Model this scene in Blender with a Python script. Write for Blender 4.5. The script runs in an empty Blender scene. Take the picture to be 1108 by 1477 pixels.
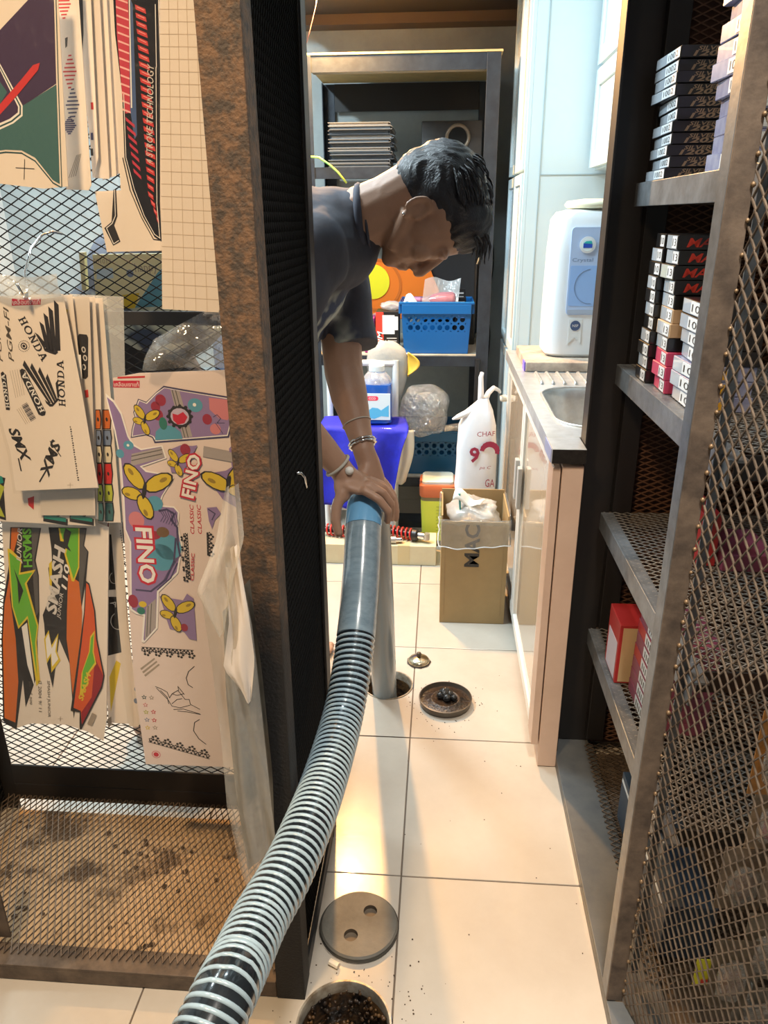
import bpy, bmesh, math, random
import numpy as np
from mathutils import Vector, Matrix
random.seed(7)
S = bpy.context.scene
COL = S.collection
# ---------------------------------------------------------------- camera
cam_data = bpy.data.cameras.new('camera')
cam = bpy.data.objects.new('camera', cam_data)
COL.objects.link(cam)
R = Matrix(((0.99724370, -0.02147327, 0.07102047),
            (0.07394215, 0.36670149, -0.92739559),
            (-0.00612910, 0.93009081, 0.36727853)))
cam.matrix_world = Matrix.Translation((0, 0, 1.2)) @ R.to_4x4()
cam_data.sensor_fit = 'VERTICAL'
cam_data.sensor_height = 36.0
cam_data.lens = 36.0 * 1078.63 / 1477.0
cam_data.clip_start = 0.02
S.camera = cam
# ---------------------------------------------------------------- world, exposure
S.view_settings.view_transform = 'Standard'
S.view_settings.look = 'None'
S.view_settings.exposure = 0.0
S.view_settings.gamma = 1.0
S.view_settings.use_curve_mapping = False
W = bpy.data.worlds.new('world')
S.world = W
W.use_nodes = True
W.node_tree.nodes['Background'].inputs[0].default_value = (0.90, 0.92, 1.0, 1)
W.node_tree.nodes['Background'].inputs[1].default_value = 0.22


def area(name, loc, target, size, size_y, power, color, spread=180):
    d = bpy.data.lights.new(name, 'AREA')
    d.shape = 'RECTANGLE'
    d.size = size
    d.size_y = size_y
    d.energy = power
    d.color = color
    d.spread = math.radians(spread)
    o = bpy.data.objects.new(name, d)
    o.location = loc
    o.rotation_euler = (Vector(target) - Vector(loc)).to_track_quat('-Z', 'Y').to_euler()
    COL.objects.link(o)
    return o


COOL = (0.76, 0.92, 1.0)
WARM = (1.0, 0.70, 0.40)
area('ceiling_light_back', (-0.30, 1.92, 2.36), (-0.30, 1.92, 0), 0.7, 0.12, 17, COOL)
area('beam_lamp', (-0.400, 2.790, 1.874), (-0.30, 2.2, 0), 0.06, 0.05, 52, (1.0, 0.52, 0.17))
area('ceiling_light_sink', (0.62, 2.05, 2.33), (0.45, 2.1, 0.8), 0.5, 0.12, 8, COOL)
area('ceiling_light_store', (-1.15, 2.0, 2.33), (-1.1, 2.0, 0), 1.1, 0.12, 80, COOL)
area('ceiling_lamp_warm', (-0.55, 0.15, 2.33), (-0.50, 1.0, 0.6), 0.20, 0.20, 9, WARM, 85)
area('aisle_fill_light', (0.20, 0.35, 2.33), (0.28, 0.82, 0), 0.18, 0.18, 7.5, (1.0, 0.93, 0.84), 66)  # added fill that whitens the near floor, standing in for shop-front daylight

# ---------------------------------------------------------------- materials
MATS = {}


def mat(name, col, rough=0.6, metal=0.0, var=0.0, scale=20.0, col2=None, bump=0.0, bscale=None, spec=0.5,
        trans=0.0, alpha=1.0, emit=0.0, coat=0.0, stretch=None, lo=0.35, hi=0.65):
    if name in MATS:
        return MATS[name]
    m = bpy.data.materials.new(name)
    m.use_nodes = True
    nt = m.node_tree
    b = nt.nodes['Principled BSDF']
    c4 = (*col, 1)
    b.inputs['Base Color'].default_value = c4
    b.inputs['Roughness'].default_value = rough
    b.inputs['Metallic'].default_value = metal
    b.inputs['Specular IOR Level'].default_value = spec
    b.inputs['Transmission Weight'].default_value = trans
    b.inputs['Alpha'].default_value = alpha
    b.inputs['Coat Weight'].default_value = coat
    if emit:
        b.inputs['Emission Color'].default_value = c4
        b.inputs['Emission Strength'].default_value = emit
    tc = nt.nodes.new('ShaderNodeTexCoord')
    src = tc.outputs['Object']
    if stretch:
        mp = nt.nodes.new('ShaderNodeMapping')
        mp.inputs['Scale'].default_value = stretch
        nt.links.new(src, mp.inputs[0])
        src = mp.outputs[0]
    if var or col2:
        n = nt.nodes.new('ShaderNodeTexNoise')
        n.inputs['Scale'].default_value = scale
        n.inputs['Detail'].default_value = 6
        n.inputs['Roughness'].default_value = 0.65
        nt.links.new(src, n.inputs['Vector'])
        r = nt.nodes.new('ShaderNodeValToRGB')
        c2 = col2 if col2 else tuple(max(0, c * (1 - var)) for c in col)
        r.color_ramp.elements[0].position = lo
        r.color_ramp.elements[1].position = hi
        r.color_ramp.elements[0].color = (*c2, 1)
        r.color_ramp.elements[1].color = c4
        nt.links.new(n.outputs['Fac'], r.inputs[0])
        nt.links.new(r.outputs[0], b.inputs['Base Color'])
    if bump:
        n2 = nt.nodes.new('ShaderNodeTexNoise')
        n2.inputs['Scale'].default_value = bscale or scale * 3
        n2.inputs['Detail'].default_value = 4
        nt.links.new(src, n2.inputs['Vector'])
        bp = nt.nodes.new('ShaderNodeBump')
        bp.inputs['Strength'].default_value = bump
        bp.inputs['Distance'].default_value = 0.004
        nt.links.new(n2.outputs['Fac'], bp.inputs['Height'])
        nt.links.new(bp.outputs[0], b.inputs['Normal'])
    MATS[name] = m
    return m


def clear(name, tint=(0.9, 0.93, 0.95), gloss=0.10, haze=0.06, rough=0.12, bump=0.25, bscale=30):
    """thin clear film: mostly see-through, a little milky, with crinkled shine"""
    if name in MATS:
        return MATS[name]
    m = bpy.data.materials.new(name)
    m.use_nodes = True
    nt = m.node_tree
    nt.nodes.clear()
    out = nt.nodes.new('ShaderNodeOutputMaterial')
    tr = nt.nodes.new('ShaderNodeBsdfTransparent')
    tr.inputs[0].default_value = (*tint, 1)
    df = nt.nodes.new('ShaderNodeBsdfDiffuse')
    df.inputs[0].default_value = (*tint, 1)
    gl = nt.nodes.new('ShaderNodeBsdfGlossy')
    gl.inputs['Roughness'].default_value = rough
    m1 = nt.nodes.new('ShaderNodeMixShader')
    m1.inputs[0].default_value = haze
    m2 = nt.nodes.new('ShaderNodeMixShader')
    m2.inputs[0].default_value = gloss
    nt.links.new(tr.outputs[0], m1.inputs[1])
    nt.links.new(df.outputs[0], m1.inputs[2])
    nt.links.new(m1.outputs[0], m2.inputs[1])
    nt.links.new(gl.outputs[0], m2.inputs[2])
    nt.links.new(m2.outputs[0], out.inputs[0])
    if bump:
        tc = nt.nodes.new('ShaderNodeTexCoord')
        n = nt.nodes.new('ShaderNodeTexNoise')
        n.inputs['Scale'].default_value = bscale
        n.inputs['Detail'].default_value = 3
        nt.links.new(tc.outputs['Object'], n.inputs['Vector'])
        bp = nt.nodes.new('ShaderNodeBump')
        bp.inputs['Strength'].default_value = bump
        bp.inputs['Distance'].default_value = 0.02
        nt.links.new(n.outputs['Fac'], bp.inputs['Height'])
        nt.links.new(bp.outputs[0], gl.inputs['Normal'])
    MATS[name] = m
    return m


# ---------------------------------------------------------------- mesh building
WL = {}


class MB:
    def __init__(s):
        s.v = []
        s.f = []

    def add(s, vs, fs):
        o = len(s.v)
        s.v.extend([tuple(map(float, p)) for p in vs])
        s.f.extend([tuple(i + o for i in f) for f in fs])
        return s

    def box(s, x0, x1, y0, y1, z0, z1):
        return s.add([(x0, y0, z0), (x1, y0, z0), (x1, y1, z0), (x0, y1, z0), (x0, y0, z1), (x1, y0, z1), (x1, y1, z1), (x0, y1, z1)],
                     [(0, 3, 2, 1), (4, 5, 6, 7), (0, 1, 5, 4), (1, 2, 6, 5), (2, 3, 7, 6), (3, 0, 4, 7)])

    def tube(s, pts, r, n=10, caps=True, closed=False):
        P = [Vector(p) for p in pts]
        rs = r if isinstance(r, (list, tuple)) else [r] * len(P)
        up = None
        vs = []
        for i, p in enumerate(P):
            if closed:
                t = (P[(i + 1) % len(P)] - P[i - 1]).normalized()
            else:
                t = (P[min(i + 1, len(P) - 1)] - P[max(i - 1, 0)]).normalized()
            if up is None:
                up = Vector((0, 0, 1)) if abs(t.z) < .9 else Vector((1, 0, 0))
            a = up - t * up.dot(t)
            a.normalize()
            up = a
            b = t.cross(a)
            for k in range(n):
                an = 2 * math.pi * k / n
                vs.append(p + (a * math.cos(an) + b * math.sin(an)) * rs[i])
        fs = []
        m = len(P)
        for i in range(m if closed else m - 1):
            j = (i + 1) % m
            for k in range(n):
                l = (k + 1) % n
                fs.append((i * n + k, i * n + l, j * n + l, j * n + k))
        if caps and not closed:
            fs.append(tuple(range(n - 1, -1, -1)))
            fs.append(tuple((m - 1) * n + k for k in range(n)))
        return s.add(vs, fs)

    def lathe(s, prof, c=(0, 0, 0), n=32, axis='Z', cap0=True, cap1=True, sx=1.0, sy=1.0):
        vs = []
        for (r, h) in prof:
            for k in range(n):
                a = 2 * math.pi * k / n
                x, y = r * math.cos(a) * sx, r * math.sin(a) * sy
                if axis == 'Z':
                    vs.append((c[0] + x, c[1] + y, c[2] + h))
                elif axis == 'Y':
                    vs.append((c[0] + x, c[1] + h, c[2] + y))
                else:
                    vs.append((c[0] + h, c[1] + x, c[2] + y))
        fs = []
        for i in range(len(prof) - 1):
            for k in range(n):
                l = (k + 1) % n
                fs.append((i * n + k, i * n + l, (i + 1) * n + l, (i + 1) * n + k))
        if cap0:
            fs.append(tuple(range(n - 1, -1, -1)))
        if cap1:
            fs.append(tuple((len(prof) - 1) * n + k for k in range(n)))
        return s.add(vs, fs)

    def prism(s, poly, y0, y1, axis='Y'):
        n = len(poly)
        if axis == 'Y':
            vs = [(a, y0, b) for a, b in poly] + [(a, y1, b) for a, b in poly]
        elif axis == 'Z':
            vs = [(a, b, y0) for a, b in poly] + [(a, b, y1) for a, b in poly]
        else:
            vs = [(y0, a, b) for a, b in poly] + [(y1, a, b) for a, b in poly]
        fs = [tuple(range(n)), tuple(range(2 * n - 1, n - 1, -1))]
        for i in range(n):
            j = (i + 1) % n
            fs.append((i, j, n + j, n + i))
        return s.add(vs, fs)

    def frame(s, x0, x1, z0, z1, w, y0, y1):
        s.box(x0, x0 + w, y0, y1, z0, z1)
        s.box(x1 - w, x1, y0, y1, z0, z1)
        s.box(x0 + w, x1 - w, y0, y1, z0, z0 + w)
        s.box(x0 + w, x1 - w, y0, y1, z1 - w, z1)
        return s

    def grid(s, fn, nu, nv):
        vs = [fn(i / nu, j / nv) for j in range(nv + 1) for i in range(nu + 1)]
        fs = [(j * (nu + 1) + i, j * (nu + 1) + i + 1, (j + 1) * (nu + 1) + i + 1, (j + 1) * (nu + 1) + i)
              for j in range(nv) for i in range(nu)]
        return s.add(vs, fs)

    def xf(s, M):
        s.v = [tuple(M @ Vector(p)) for p in s.v]
        return s

    def build(s, name, m, parent=None, bevel=0.0, smooth=False, recalc=True, solid=0.0, subsurf=0, seg=2):
        me = bpy.data.meshes.new(name)
        off = WL.get(parent.name, (0, 0, 0)) if parent else (0, 0, 0)
        vs = [(p[0] - off[0], p[1] - off[1], p[2] - off[2]) for p in s.v]
        me.from_pydata(vs, [], s.f)
        if recalc or bevel:
            bm = bmesh.new()
            bm.from_mesh(me)
            if recalc:
                bmesh.ops.recalc_face_normals(bm, faces=bm.faces)
            if bevel:
                ed = [e for e in bm.edges if len(e.link_faces) == 2 and e.calc_face_angle(0) > 0.6]
                bmesh.ops.bevel(bm, geom=ed, offset=bevel, segments=seg, profile=0.5, affect='EDGES', clamp_overlap=True)
            bm.to_mesh(me)
            bm.free()
        if smooth:
            me.shade_smooth()
            if bevel or smooth == 2:
                me.set_sharp_from_angle(angle=0.7)
        me.materials.append(m)
        o = bpy.data.objects.new(name, me)
        COL.objects.link(o)
        if parent:
            o.parent = parent
            WL[o.name] = off
        else:
            WL[o.name] = (0, 0, 0)
        if solid:
            md = o.modifiers.new('thickness', 'SOLIDIFY')
            md.thickness = solid
            md.offset = 0
        if subsurf:
            md = o.modifiers.new('smooth', 'SUBSURF')
            md.levels = md.render_levels = subsurf
        return o


def tag(o, label, cat, group=None):
    o['label'] = label
    o['category'] = cat
    if group:
        o['group'] = group
    return o


def thing(name, label, cat, loc=(0, 0, 0), group=None):
    o = bpy.data.objects.new(name, None)
    o.empty_display_size = 0.05
    o.location = loc
    COL.objects.link(o)
    WL[o.name] = tuple(loc)
    return tag(o, label, cat, group)


def struct(name, parent=None):
    o = bpy.data.objects.new(name, None)
    COL.objects.link(o)
    o['kind'] = 'structure'
    WL[o.name] = (0, 0, 0)
    return o


def copy_tree(o, parent=None):
    c = o.copy()
    COL.objects.link(c)
    if parent:
        c.parent = parent
    for ch in o.children:
        copy_tree(ch, c)
    return c


def expanded(o0, u, v, Wd, Hd, cw, ch, sw, th):
    """expanded metal sheet: zig-zag strands touching at the knots. o0 corner, u/v unit vectors"""
    o0, u, v = np.array(o0, float), np.array(u, float), np.array(v, float)
    nrm = np.cross(u, v)
    n = int(round(Wd / (cw / 2)))
    rows = int(round(Hd / (ch / 2)))
    vs = []
    fs = []
    iu = np.arange(n + 1) * (cw / 2)
    for j in range(rows):
        sg = 1 if j % 2 == 0 else -1
        z = (j + .5) * ch / 2 + np.where(np.arange(n + 1) % 2 == 0, 1, -1) * sg * ch / 4
        base = len(vs)
        tw = np.where(np.arange(n + 1) % 2 == 0, 1, -1) * sg * th * 0.5
        for i in range(n + 1):
            p = o0 + u * iu[i] + v * z[i] + nrm * tw[i]
            vs += [p - v * sw - nrm * th, p + v * sw - nrm * th, p + v * sw + nrm * th, p - v * sw + nrm * th]
        for i in range(n):
            a = base + 4 * i
            b = a + 4
            fs += [(a, a + 1, b + 1, b), (a + 1, a + 2, b + 2, b + 1), (a + 2, a + 3, b + 3, b + 2), (a + 3, a, b, b + 3)]
    m = MB()
    m.v = [tuple(p) for p in vs]
    m.f = fs
    return m


_txt = {}


def slab_honda():
    """slab-serif capitals H O N D A as bars and rings, one unit high"""
    vs, fs = [], []

    def q(*P):
        fs.append(tuple(range(len(vs), len(vs) + len(P))))
        vs.extend(P)

    def bar(x0, x1, y0, y1):
        q((x0, y0), (x1, y0), (x1, y1), (x0, y1))

    def ring_(cx, rx, t, a0, a1, n=18):
        for i in range(n):
            a, b = math.radians(a0 + (a1 - a0) * i / n), math.radians(a0 + (a1 - a0) * (i + 1) / n)
            q(*[(cx + r * math.cos(c), .5 + h * math.sin(c)) for r, h, c in ((rx, .5, a), (rx, .5, b), (rx - t, .5 - .13, b), (rx - t, .5 - .13, a))])

    def serif(x, w, y):
        bar(x - w, x + w, y, y + .11)
    for x in (.13, .62):
        bar(x, x + .16, 0, 1)
        serif(x + .08, .17, 0)
        serif(x + .08, .17, .89)
    bar(.13, .78, .43, .57)
    ring_(1.52, .50, .19, 0, 360, 28)
    for x in (2.27, 2.80):
        bar(x, x + .12, 0, 1)
    serif(2.33, .17, 0)
    serif(2.28, .15, .89)
    serif(2.86, .17, .89)
    q((2.22, 1), (2.42, 1), (2.92, 0), (2.72, 0))
    bar(3.28, 3.44, 0, 1)
    bar(3.16, 3.60, 0, .12)
    bar(3.16, 3.60, .88, 1)
    ring_(3.56, .46, .18, -90, 90)
    q((4.56, 1), (4.72, 1), (4.42, 0), (4.30, 0))
    q((4.56, 1), (4.76, 1), (5.10, 0), (4.90, 0))
    bar(4.42, 4.92, .26, .38)
    serif(4.34, .17, 0)
    serif(4.99, .19, 0)
    return vs, fs


def text2d(s, size=1.0, bold=0.0, shear=0.0, spacing=1.0):
    key = (s, bold, shear, spacing)
    if s == 'HONDA' and key not in _txt:
        vs, fs = slab_honda()
        _txt[key] = ([(a - 2.57, b - .5) for a, b in vs], fs, 5.22, 1.0)
    if key not in _txt:
        cu = bpy.data.curves.new('t', 'FONT')
        cu.body = s
        cu.size = 1.0
        cu.offset = bold
        cu.shear = shear
        cu.space_character = spacing
        cu.resolution_u = 2
        cu.align_x = 'CENTER'
        cu.align_y = 'CENTER'
        o = bpy.data.objects.new('t', cu)
        me = o.to_mesh()
        vs = [(p.co.x, p.co.y) for p in me.vertices]
        fs = [tuple(p.vertices) for p in me.polygons]
        o.to_mesh_clear()
        bpy.data.objects.remove(o)
        bpy.data.curves.remove(cu)
        xs = [a for a, b in vs] or [0]
        ys = [b for a, b in vs] or [0]
        cx, cy = (min(xs) + max(xs)) / 2, (min(ys) + max(ys)) / 2
        _txt[key] = ([(a - cx, b - cy) for a, b in vs], fs, max(xs) - min(xs), max(ys) - min(ys))
    vs, fs, w, h = _txt[key]
    return vs, fs, w, h


def lettering(mb, s, c, u, v, width=None, height=None, bold=0.0, shear=0.0, spacing=1.0):
    """adds flat letters centred at c along unit vectors u (reading) and v (up), fitted to width x height"""
    vs, fs, w, h = text2d(s, 1, bold, shear, spacing)
    if not vs:
        return
    kx = width / w if width else None
    ky = height / h if height else None
    kx = kx or ky
    ky = ky or kx
    c, u, v = Vector(c), Vector(u), Vector(v)
    mb.add([c + u * (a * kx) + v * (b * ky) for a, b in vs], fs)


M_black = mat('black_steel', (0.010, 0.010, 0.011), 0.5, 0.1, col2=(0.018, 0.014, 0.012), scale=14, lo=.25, hi=.8)
M_blackmesh = mat('black_mesh_paint', (0.007, 0.007, 0.008), 0.6, 0.0, spec=.25)
M_greysteel = mat('grey_painted_steel', (0.21, 0.23, 0.25), 0.42, 0.4, col2=(0.12, 0.13, 0.14), scale=25, bump=.1)
M_rust = mat('rusty_steel', (0.15, 0.082, 0.042), 0.7, 0.1, col2=(0.055, 0.040, 0.029), scale=75, bump=.4, lo=.40, hi=.62)
M_brownsteel = mat('brown_dusty_steel', (0.17, 0.125, 0.09), 0.6, 0.3, col2=(0.07, 0.052, 0.04), scale=22, bump=.2)
M_meshbrown = mat('dusty_mesh', (0.21, 0.155, 0.11), 0.55, 0.35, col2=(0.08, 0.06, 0.045), scale=40)
M_white = mat('white_gloss', (0.80, 0.81, 0.80), 0.25)
M_blackp = mat('black_plastic', (0.012, 0.012, 0.013), 0.4)
M_chrome = mat('chrome', (0.75, 0.75, 0.74), 0.18, 1.0)


def wear_by_height(m, z0, z1, col):
    """paint still whole below: rust gives way to black paint between z0 and z1"""
    nt = m.node_tree
    b = nt.nodes['Principled BSDF']
    old = b.inputs['Base Color'].links[0].from_socket
    tc = nt.nodes.new('ShaderNodeTexCoord')
    sp = nt.nodes.new('ShaderNodeSeparateXYZ')
    no = nt.nodes.new('ShaderNodeTexNoise')
    no.inputs['Scale'].default_value = 14
    ad = nt.nodes.new('ShaderNodeMath')
    ad.operation = 'MULTIPLY_ADD'
    ad.inputs[1].default_value = .35
    mr = nt.nodes.new('ShaderNodeMapRange')
    mr.inputs['From Min'].default_value = z0 + .17
    mr.inputs['From Max'].default_value = z1 + .17
    mx = nt.nodes.new('ShaderNodeMixRGB')
    mx.inputs[1].default_value = (*col, 1)
    nt.links.new(tc.outputs['Object'], sp.inputs[0])
    nt.links.new(tc.outputs['Object'], no.inputs['Vector'])
    nt.links.new(no.outputs['Fac'], ad.inputs[0])
    nt.links.new(sp.outputs['Z'], ad.inputs[2])
    nt.links.new(ad.outputs[0], mr.inputs['Value'])
    nt.links.new(mr.outputs[0], mx.inputs[0])
    nt.links.new(old, mx.inputs[2])
    nt.links.new(mx.outputs[0], b.inputs['Base Color'])


wear_by_height(M_rust, .62, .80, (.014, .012, .011))
# ================================================================ the room
TX, TY, TS = -0.055, 1.517, 0.4185          # a corner of the tile grid and its pitch
HOLES = [(-0.125, 1.737, 0.070), (-0.131, 0.800, 0.078)]
M_tile = mat('floor_tile', (0.52, 0.47, 0.40), 0.22, col2=(0.44, 0.385, 0.32), scale=3.5, bump=.02, bscale=60, coat=.15, lo=.3, hi=.7)
M_grout = mat('floor_grout', (0.13, 0.10, 0.075), 0.9)
floor = struct('floor')


def square_with_hole(x0, x1, y0, y1, hx, hy, hr, z):
    """top face of a square with a round opening, as a strip of quads"""
    n = 64
    angs = sorted([2 * math.pi * k / n for k in range(n)] +
                  [math.atan2(b - hy, a - hx) % (2 * math.pi) for a in (x0, x1) for b in (y0, y1)])
    vs = []
    for a in angs:
        c, s_ = math.cos(a), math.sin(a)
        t = 9
        if c > 1e-9: t = min(t, (x1 - hx) / c)
        if c < -1e-9: t = min(t, (x0 - hx) / c)
        if s_ > 1e-9: t = min(t, (y1 - hy) / s_)
        if s_ < -1e-9: t = min(t, (y0 - hy) / s_)
        vs += [(hx + c * t, hy + s_ * t, z), (hx + c * hr, hy + s_ * hr, z)]
    m = len(angs)
    return vs, [(2 * i, 2 * ((i + 1) % m), 2 * ((i + 1) % m) + 1, 2 * i + 1) for i in range(m)]


slab = MB()
g = 0.0016
tile_mesh = None
for ix in range(-5, 3):
    for iy in range(-7, 5):
        x0, y0 = TX + ix * TS, TY + iy * TS
        x1, y1 = x0 + TS, y0 + TS
        h = [q for q in HOLES if x0 < q[0] < x1 and y0 < q[1] < y1]
        if h:
            hx, hy, hr = h[0]
            slab.add(*square_with_hole(x0, x1, y0, y1, hx, hy, hr + .001, -0.0025))
            vs, fs = square_with_hole(x0 + g, x1 - g, y0 + g, y1 - g, hx, hy, min(hr, x1 - g - hx - .001), 0.0)
            t = MB().add(vs, fs).build('tile', M_tile, floor, recalc=False)
        else:
            slab.add([(x0, y0, -.0025), (x1, y0, -.0025), (x1, y1, -.0025), (x0, y1, -.0025)], [(0, 1, 2, 3)])
            if tile_mesh is None:
                a = TS / 2 - g
                t = MB().box(-a, a, -a, a, -0.008, 0).build('tile', M_tile, floor, bevel=.0008, seg=1)
                tile_mesh = t.data
            else:
                t = bpy.data.objects.new('tile', tile_mesh)
                COL.objects.link(t)
                t.parent = floor
            t.location = ((x0 + x1) / 2, (y0 + y1) / 2, 0)
slab.build('grout_bed', M_grout, floor, recalc=False)

XL, XR, YB, YF, ZC = -1.95, 0.98, 3.45, -1.40, 2.45
M_wall = mat('grey_plaster', (0.33, 0.37, 0.37), 0.8, col2=(0.25, 0.28, 0.28), scale=5, bump=.15, bscale=35)
M_wallw = mat('pale_wall', (0.62, 0.66, 0.66), 0.8, col2=(0.52, 0.56, 0.56), scale=4, bump=.1, bscale=30)
M_dark = mat('dark_ceiling', (0.035, 0.035, 0.038), 0.7)
for nm, m, b in (('wall_back', M_wall, (XL - .1, XR + .1, YB, YB + .1, -.3, ZC)),
                 ('wall_left', M_wallw, (XL - .1, XL, YF, YB, -.3, ZC)),
                 ('wall_right', M_wallw, (XR, XR + .1, YF, YB, -.3, ZC)),
                 ('ceiling', mat('ceiling_paint', (0.45, 0.45, 0.44), .8), (XL - .1, XR + .1, YF, YB + .1, ZC, ZC + .1))):
    o = MB().box(*b).build(nm, m)
    o['kind'] = 'structure'
o = MB().box(-0.62, 0.27, 2.70, YB - .002, 1.925, 2.12).build('trim_1', M_dark, bevel=.006)
o['kind'] = 'structure'
o = MB().box(-0.62, 0.27, 3.35, YB - .001, 1.890, 1.926).build('trim_2', mat('brown_trim', (.10, .07, .045), .6))
o['kind'] = 'structure'
o = MB().box(-1.02, -0.94, YB - .12, YB - .001, -.002, 2.40).build('trim_3', mat('navy_column', (.05, .075, .13), .55))
o['kind'] = 'structure'

# fluorescent battens on the ceiling, where the light comes from
M_tube = mat('lit_tube', (0.9, 0.96, 1.0), .4, emit=2.0)
M_bulb = mat('lit_bulb', (1.0, 0.75, 0.45), .4, emit=2.0)
for lab, x, y, lx, ly in (('white fluorescent batten on the ceiling above the bending man', -0.30, 1.92, .9, .05),
                          ('white fluorescent batten on the ceiling above the kitchen sink', 0.62, 2.05, .5, .05),
                          ('white fluorescent batten on the ceiling behind the sticker rack', -1.15, 2.0, 1.1, .05)):
    t = thing('batten_light', lab, 'ceiling light', (x, y, ZC), 'ceiling battens')
    MB().box(x - lx / 2, x + lx / 2, y - ly / 2, y + ly / 2, ZC - .045, ZC - .001).build('housing', M_white, t, bevel=.004)
    a = Vector((x - lx * .47, y, ZC - .06)) if lx > ly else Vector((x, y - ly * .47, ZC - .06))
    b = Vector((x + lx * .47, y, ZC - .06)) if lx > ly else Vector((x, y + ly * .47, ZC - .06))
    MB().tube([a, b], .0135, 12).build('tube', M_tube, t, smooth=2)
for lab, x, y in (('warm round ceiling lamp over the sticker rack front', -.55, .15), ('added round fill lamp over the aisle', .20, .35)):  # the aisle one is an added fixture for the floor fill
    t = thing('ceiling_lamp', lab, 'ceiling light', (x, y, ZC), 'warm ceiling lamps')
    MB().lathe([(.09, 0), (.10, -.02), (.10, -.03)], (x, y, ZC - .001), 28).build('rim', M_white, t, smooth=2)
    MB().lathe([(.092, -.03), (.08, -.05), (.05, -.062), (.01, -.066)], (x, y, ZC - .001), 28).build('diffuser', M_bulb, t, smooth=True)

# ---------------------------------------------------------------- drain openings and their covers
M_sleeve = mat('drain_sleeve', (0.50, 0.47, 0.40), 0.35, 0.5, col2=(0.20, 0.15, 0.10), scale=30)
M_muck = mat('drain_muck', (0.17, 0.085, 0.028), 0.45, col2=(0.014, 0.010, 0.008), scale=26, bump=.8, lo=.42, hi=.66)
M_water = mat('drain_water', (0.008, 0.010, 0.013), 0.05)
for k, (hx, hy, hr) in enumerate(HOLES):
    lab = ('open round floor drain with the hose pipe lowered in', 'open round floor drain with mucky walls beside the rack foot')[k]
    t = thing('floor_drain', lab, 'drain', (hx, hy, -0.30))
    MB().lathe([(hr - .006, -.03), (hr - .006, .0012), (hr - .0045, .003), (hr - .0015, .003), (hr - .0005, -.03)], (hx, hy, 0), 56, cap0=False, cap1=False).build('rim', M_sleeve, t, smooth=2)
    MB().lathe([(hr - .007, -.02), (hr - .008, -.06), (hr - .002, -.10), (hr + .004, -.30)], (hx, hy, 0), 56, cap0=False, cap1=False).build('sleeve', M_muck, t, smooth=True)
    MB().lathe([(hr + .003, -.21 if k == 0 else -.115)] * 1 + [(hr * .5, -.21 if k == 0 else -.115), (.001, -.21 if k == 0 else -.115)], (hx, hy, 0), 40, cap0=False).build('water', M_water, t)
    if k == 1:
        mu = MB()
        rr = random.Random(5)
        for i in range(260):
            a = rr.uniform(-.5, 3.8)
            r0 = rr.uniform(.066, .0715)
            c = Vector((hx + r0 * math.cos(a), hy + r0 * math.sin(a), rr.uniform(-.11, -.012)))
            q = rr.uniform(.0015, .0045)
            mu.lathe([(q * .1, -q), (q * .8, -q * .6), (q, 0), (q * .7, q * .6), (q * .1, q)], c, 7)
        mu.build('scum', M_muck, t, smooth=True)

M_lid = mat('steel_lid', (0.20, 0.185, 0.155), 0.58, 0.25, col2=(0.12, 0.11, 0.09), scale=9, bump=.15, bscale=70)
lx, ly, lr = -0.125, 0.978, 0.070
t = thing('drain_cover', 'round grey steel drain cover with two finger holes lying on the tiles', 'drain cover', (lx, ly, 0))
prof = [(lr - .004, .0008), (lr, .004), (lr, .010), (lr - .003, .0135)]
plate = MB().lathe(prof, (lx, ly, 0), 64, cap1=False)
FH = [(.018, .026), (-.012, -.026)]            # finger holes relative to the centre
fr = .0125
# plate top with two round recesses: triangulated fill
bm = bmesh.new()
loops = [[(lx + (lr - .003) * math.cos(2 * math.pi * k / 64), ly + (lr - .003) * math.sin(2 * math.pi * k / 64)) for k in range(64)]]
for fx, fy in FH:
    loops.append([(lx + fx + fr * math.cos(2 * math.pi * k / 24), ly + fy + fr * math.sin(2 * math.pi * k / 24)) for k in range(24)])
es = []
for L in loops:
    vv = [bm.verts.new((a, b, .0135)) for a, b in L]
    es += [bm.edges.new((vv[i], vv[(i + 1) % len(vv)])) for i in range(len(vv))]
bmesh.ops.triangle_fill(bm, edges=es, use_beauty=True, use_dissolve=False)
bm.verts.index_update()
plate.add([v.co[:] for v in bm.verts], [tuple(v.index for v in f.verts) for f in bm.faces])
bm.free()
plate.build('plate', M_lid, t, smooth=2)
for fx, fy in FH:
    MB().lathe([(fr, .0135), (fr * .95, .0055), (fr * .5, .0045), (.0005, .0045)], (lx + fx, ly + fy, 0), 24, cap0=False).build('finger_hole', mat('finger_hole_steel', (.13, .10, .07), .6, .4), t, smooth=2)
MB().lathe([(lr + .0016, .0030), (lr + .0022, .0055), (lr + .0016, .0080)], (lx, ly, 0), 64, cap0=False, cap1=False).build('gasket', mat('gasket', (.08, .075, .06), .6), t, smooth=True)

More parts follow.
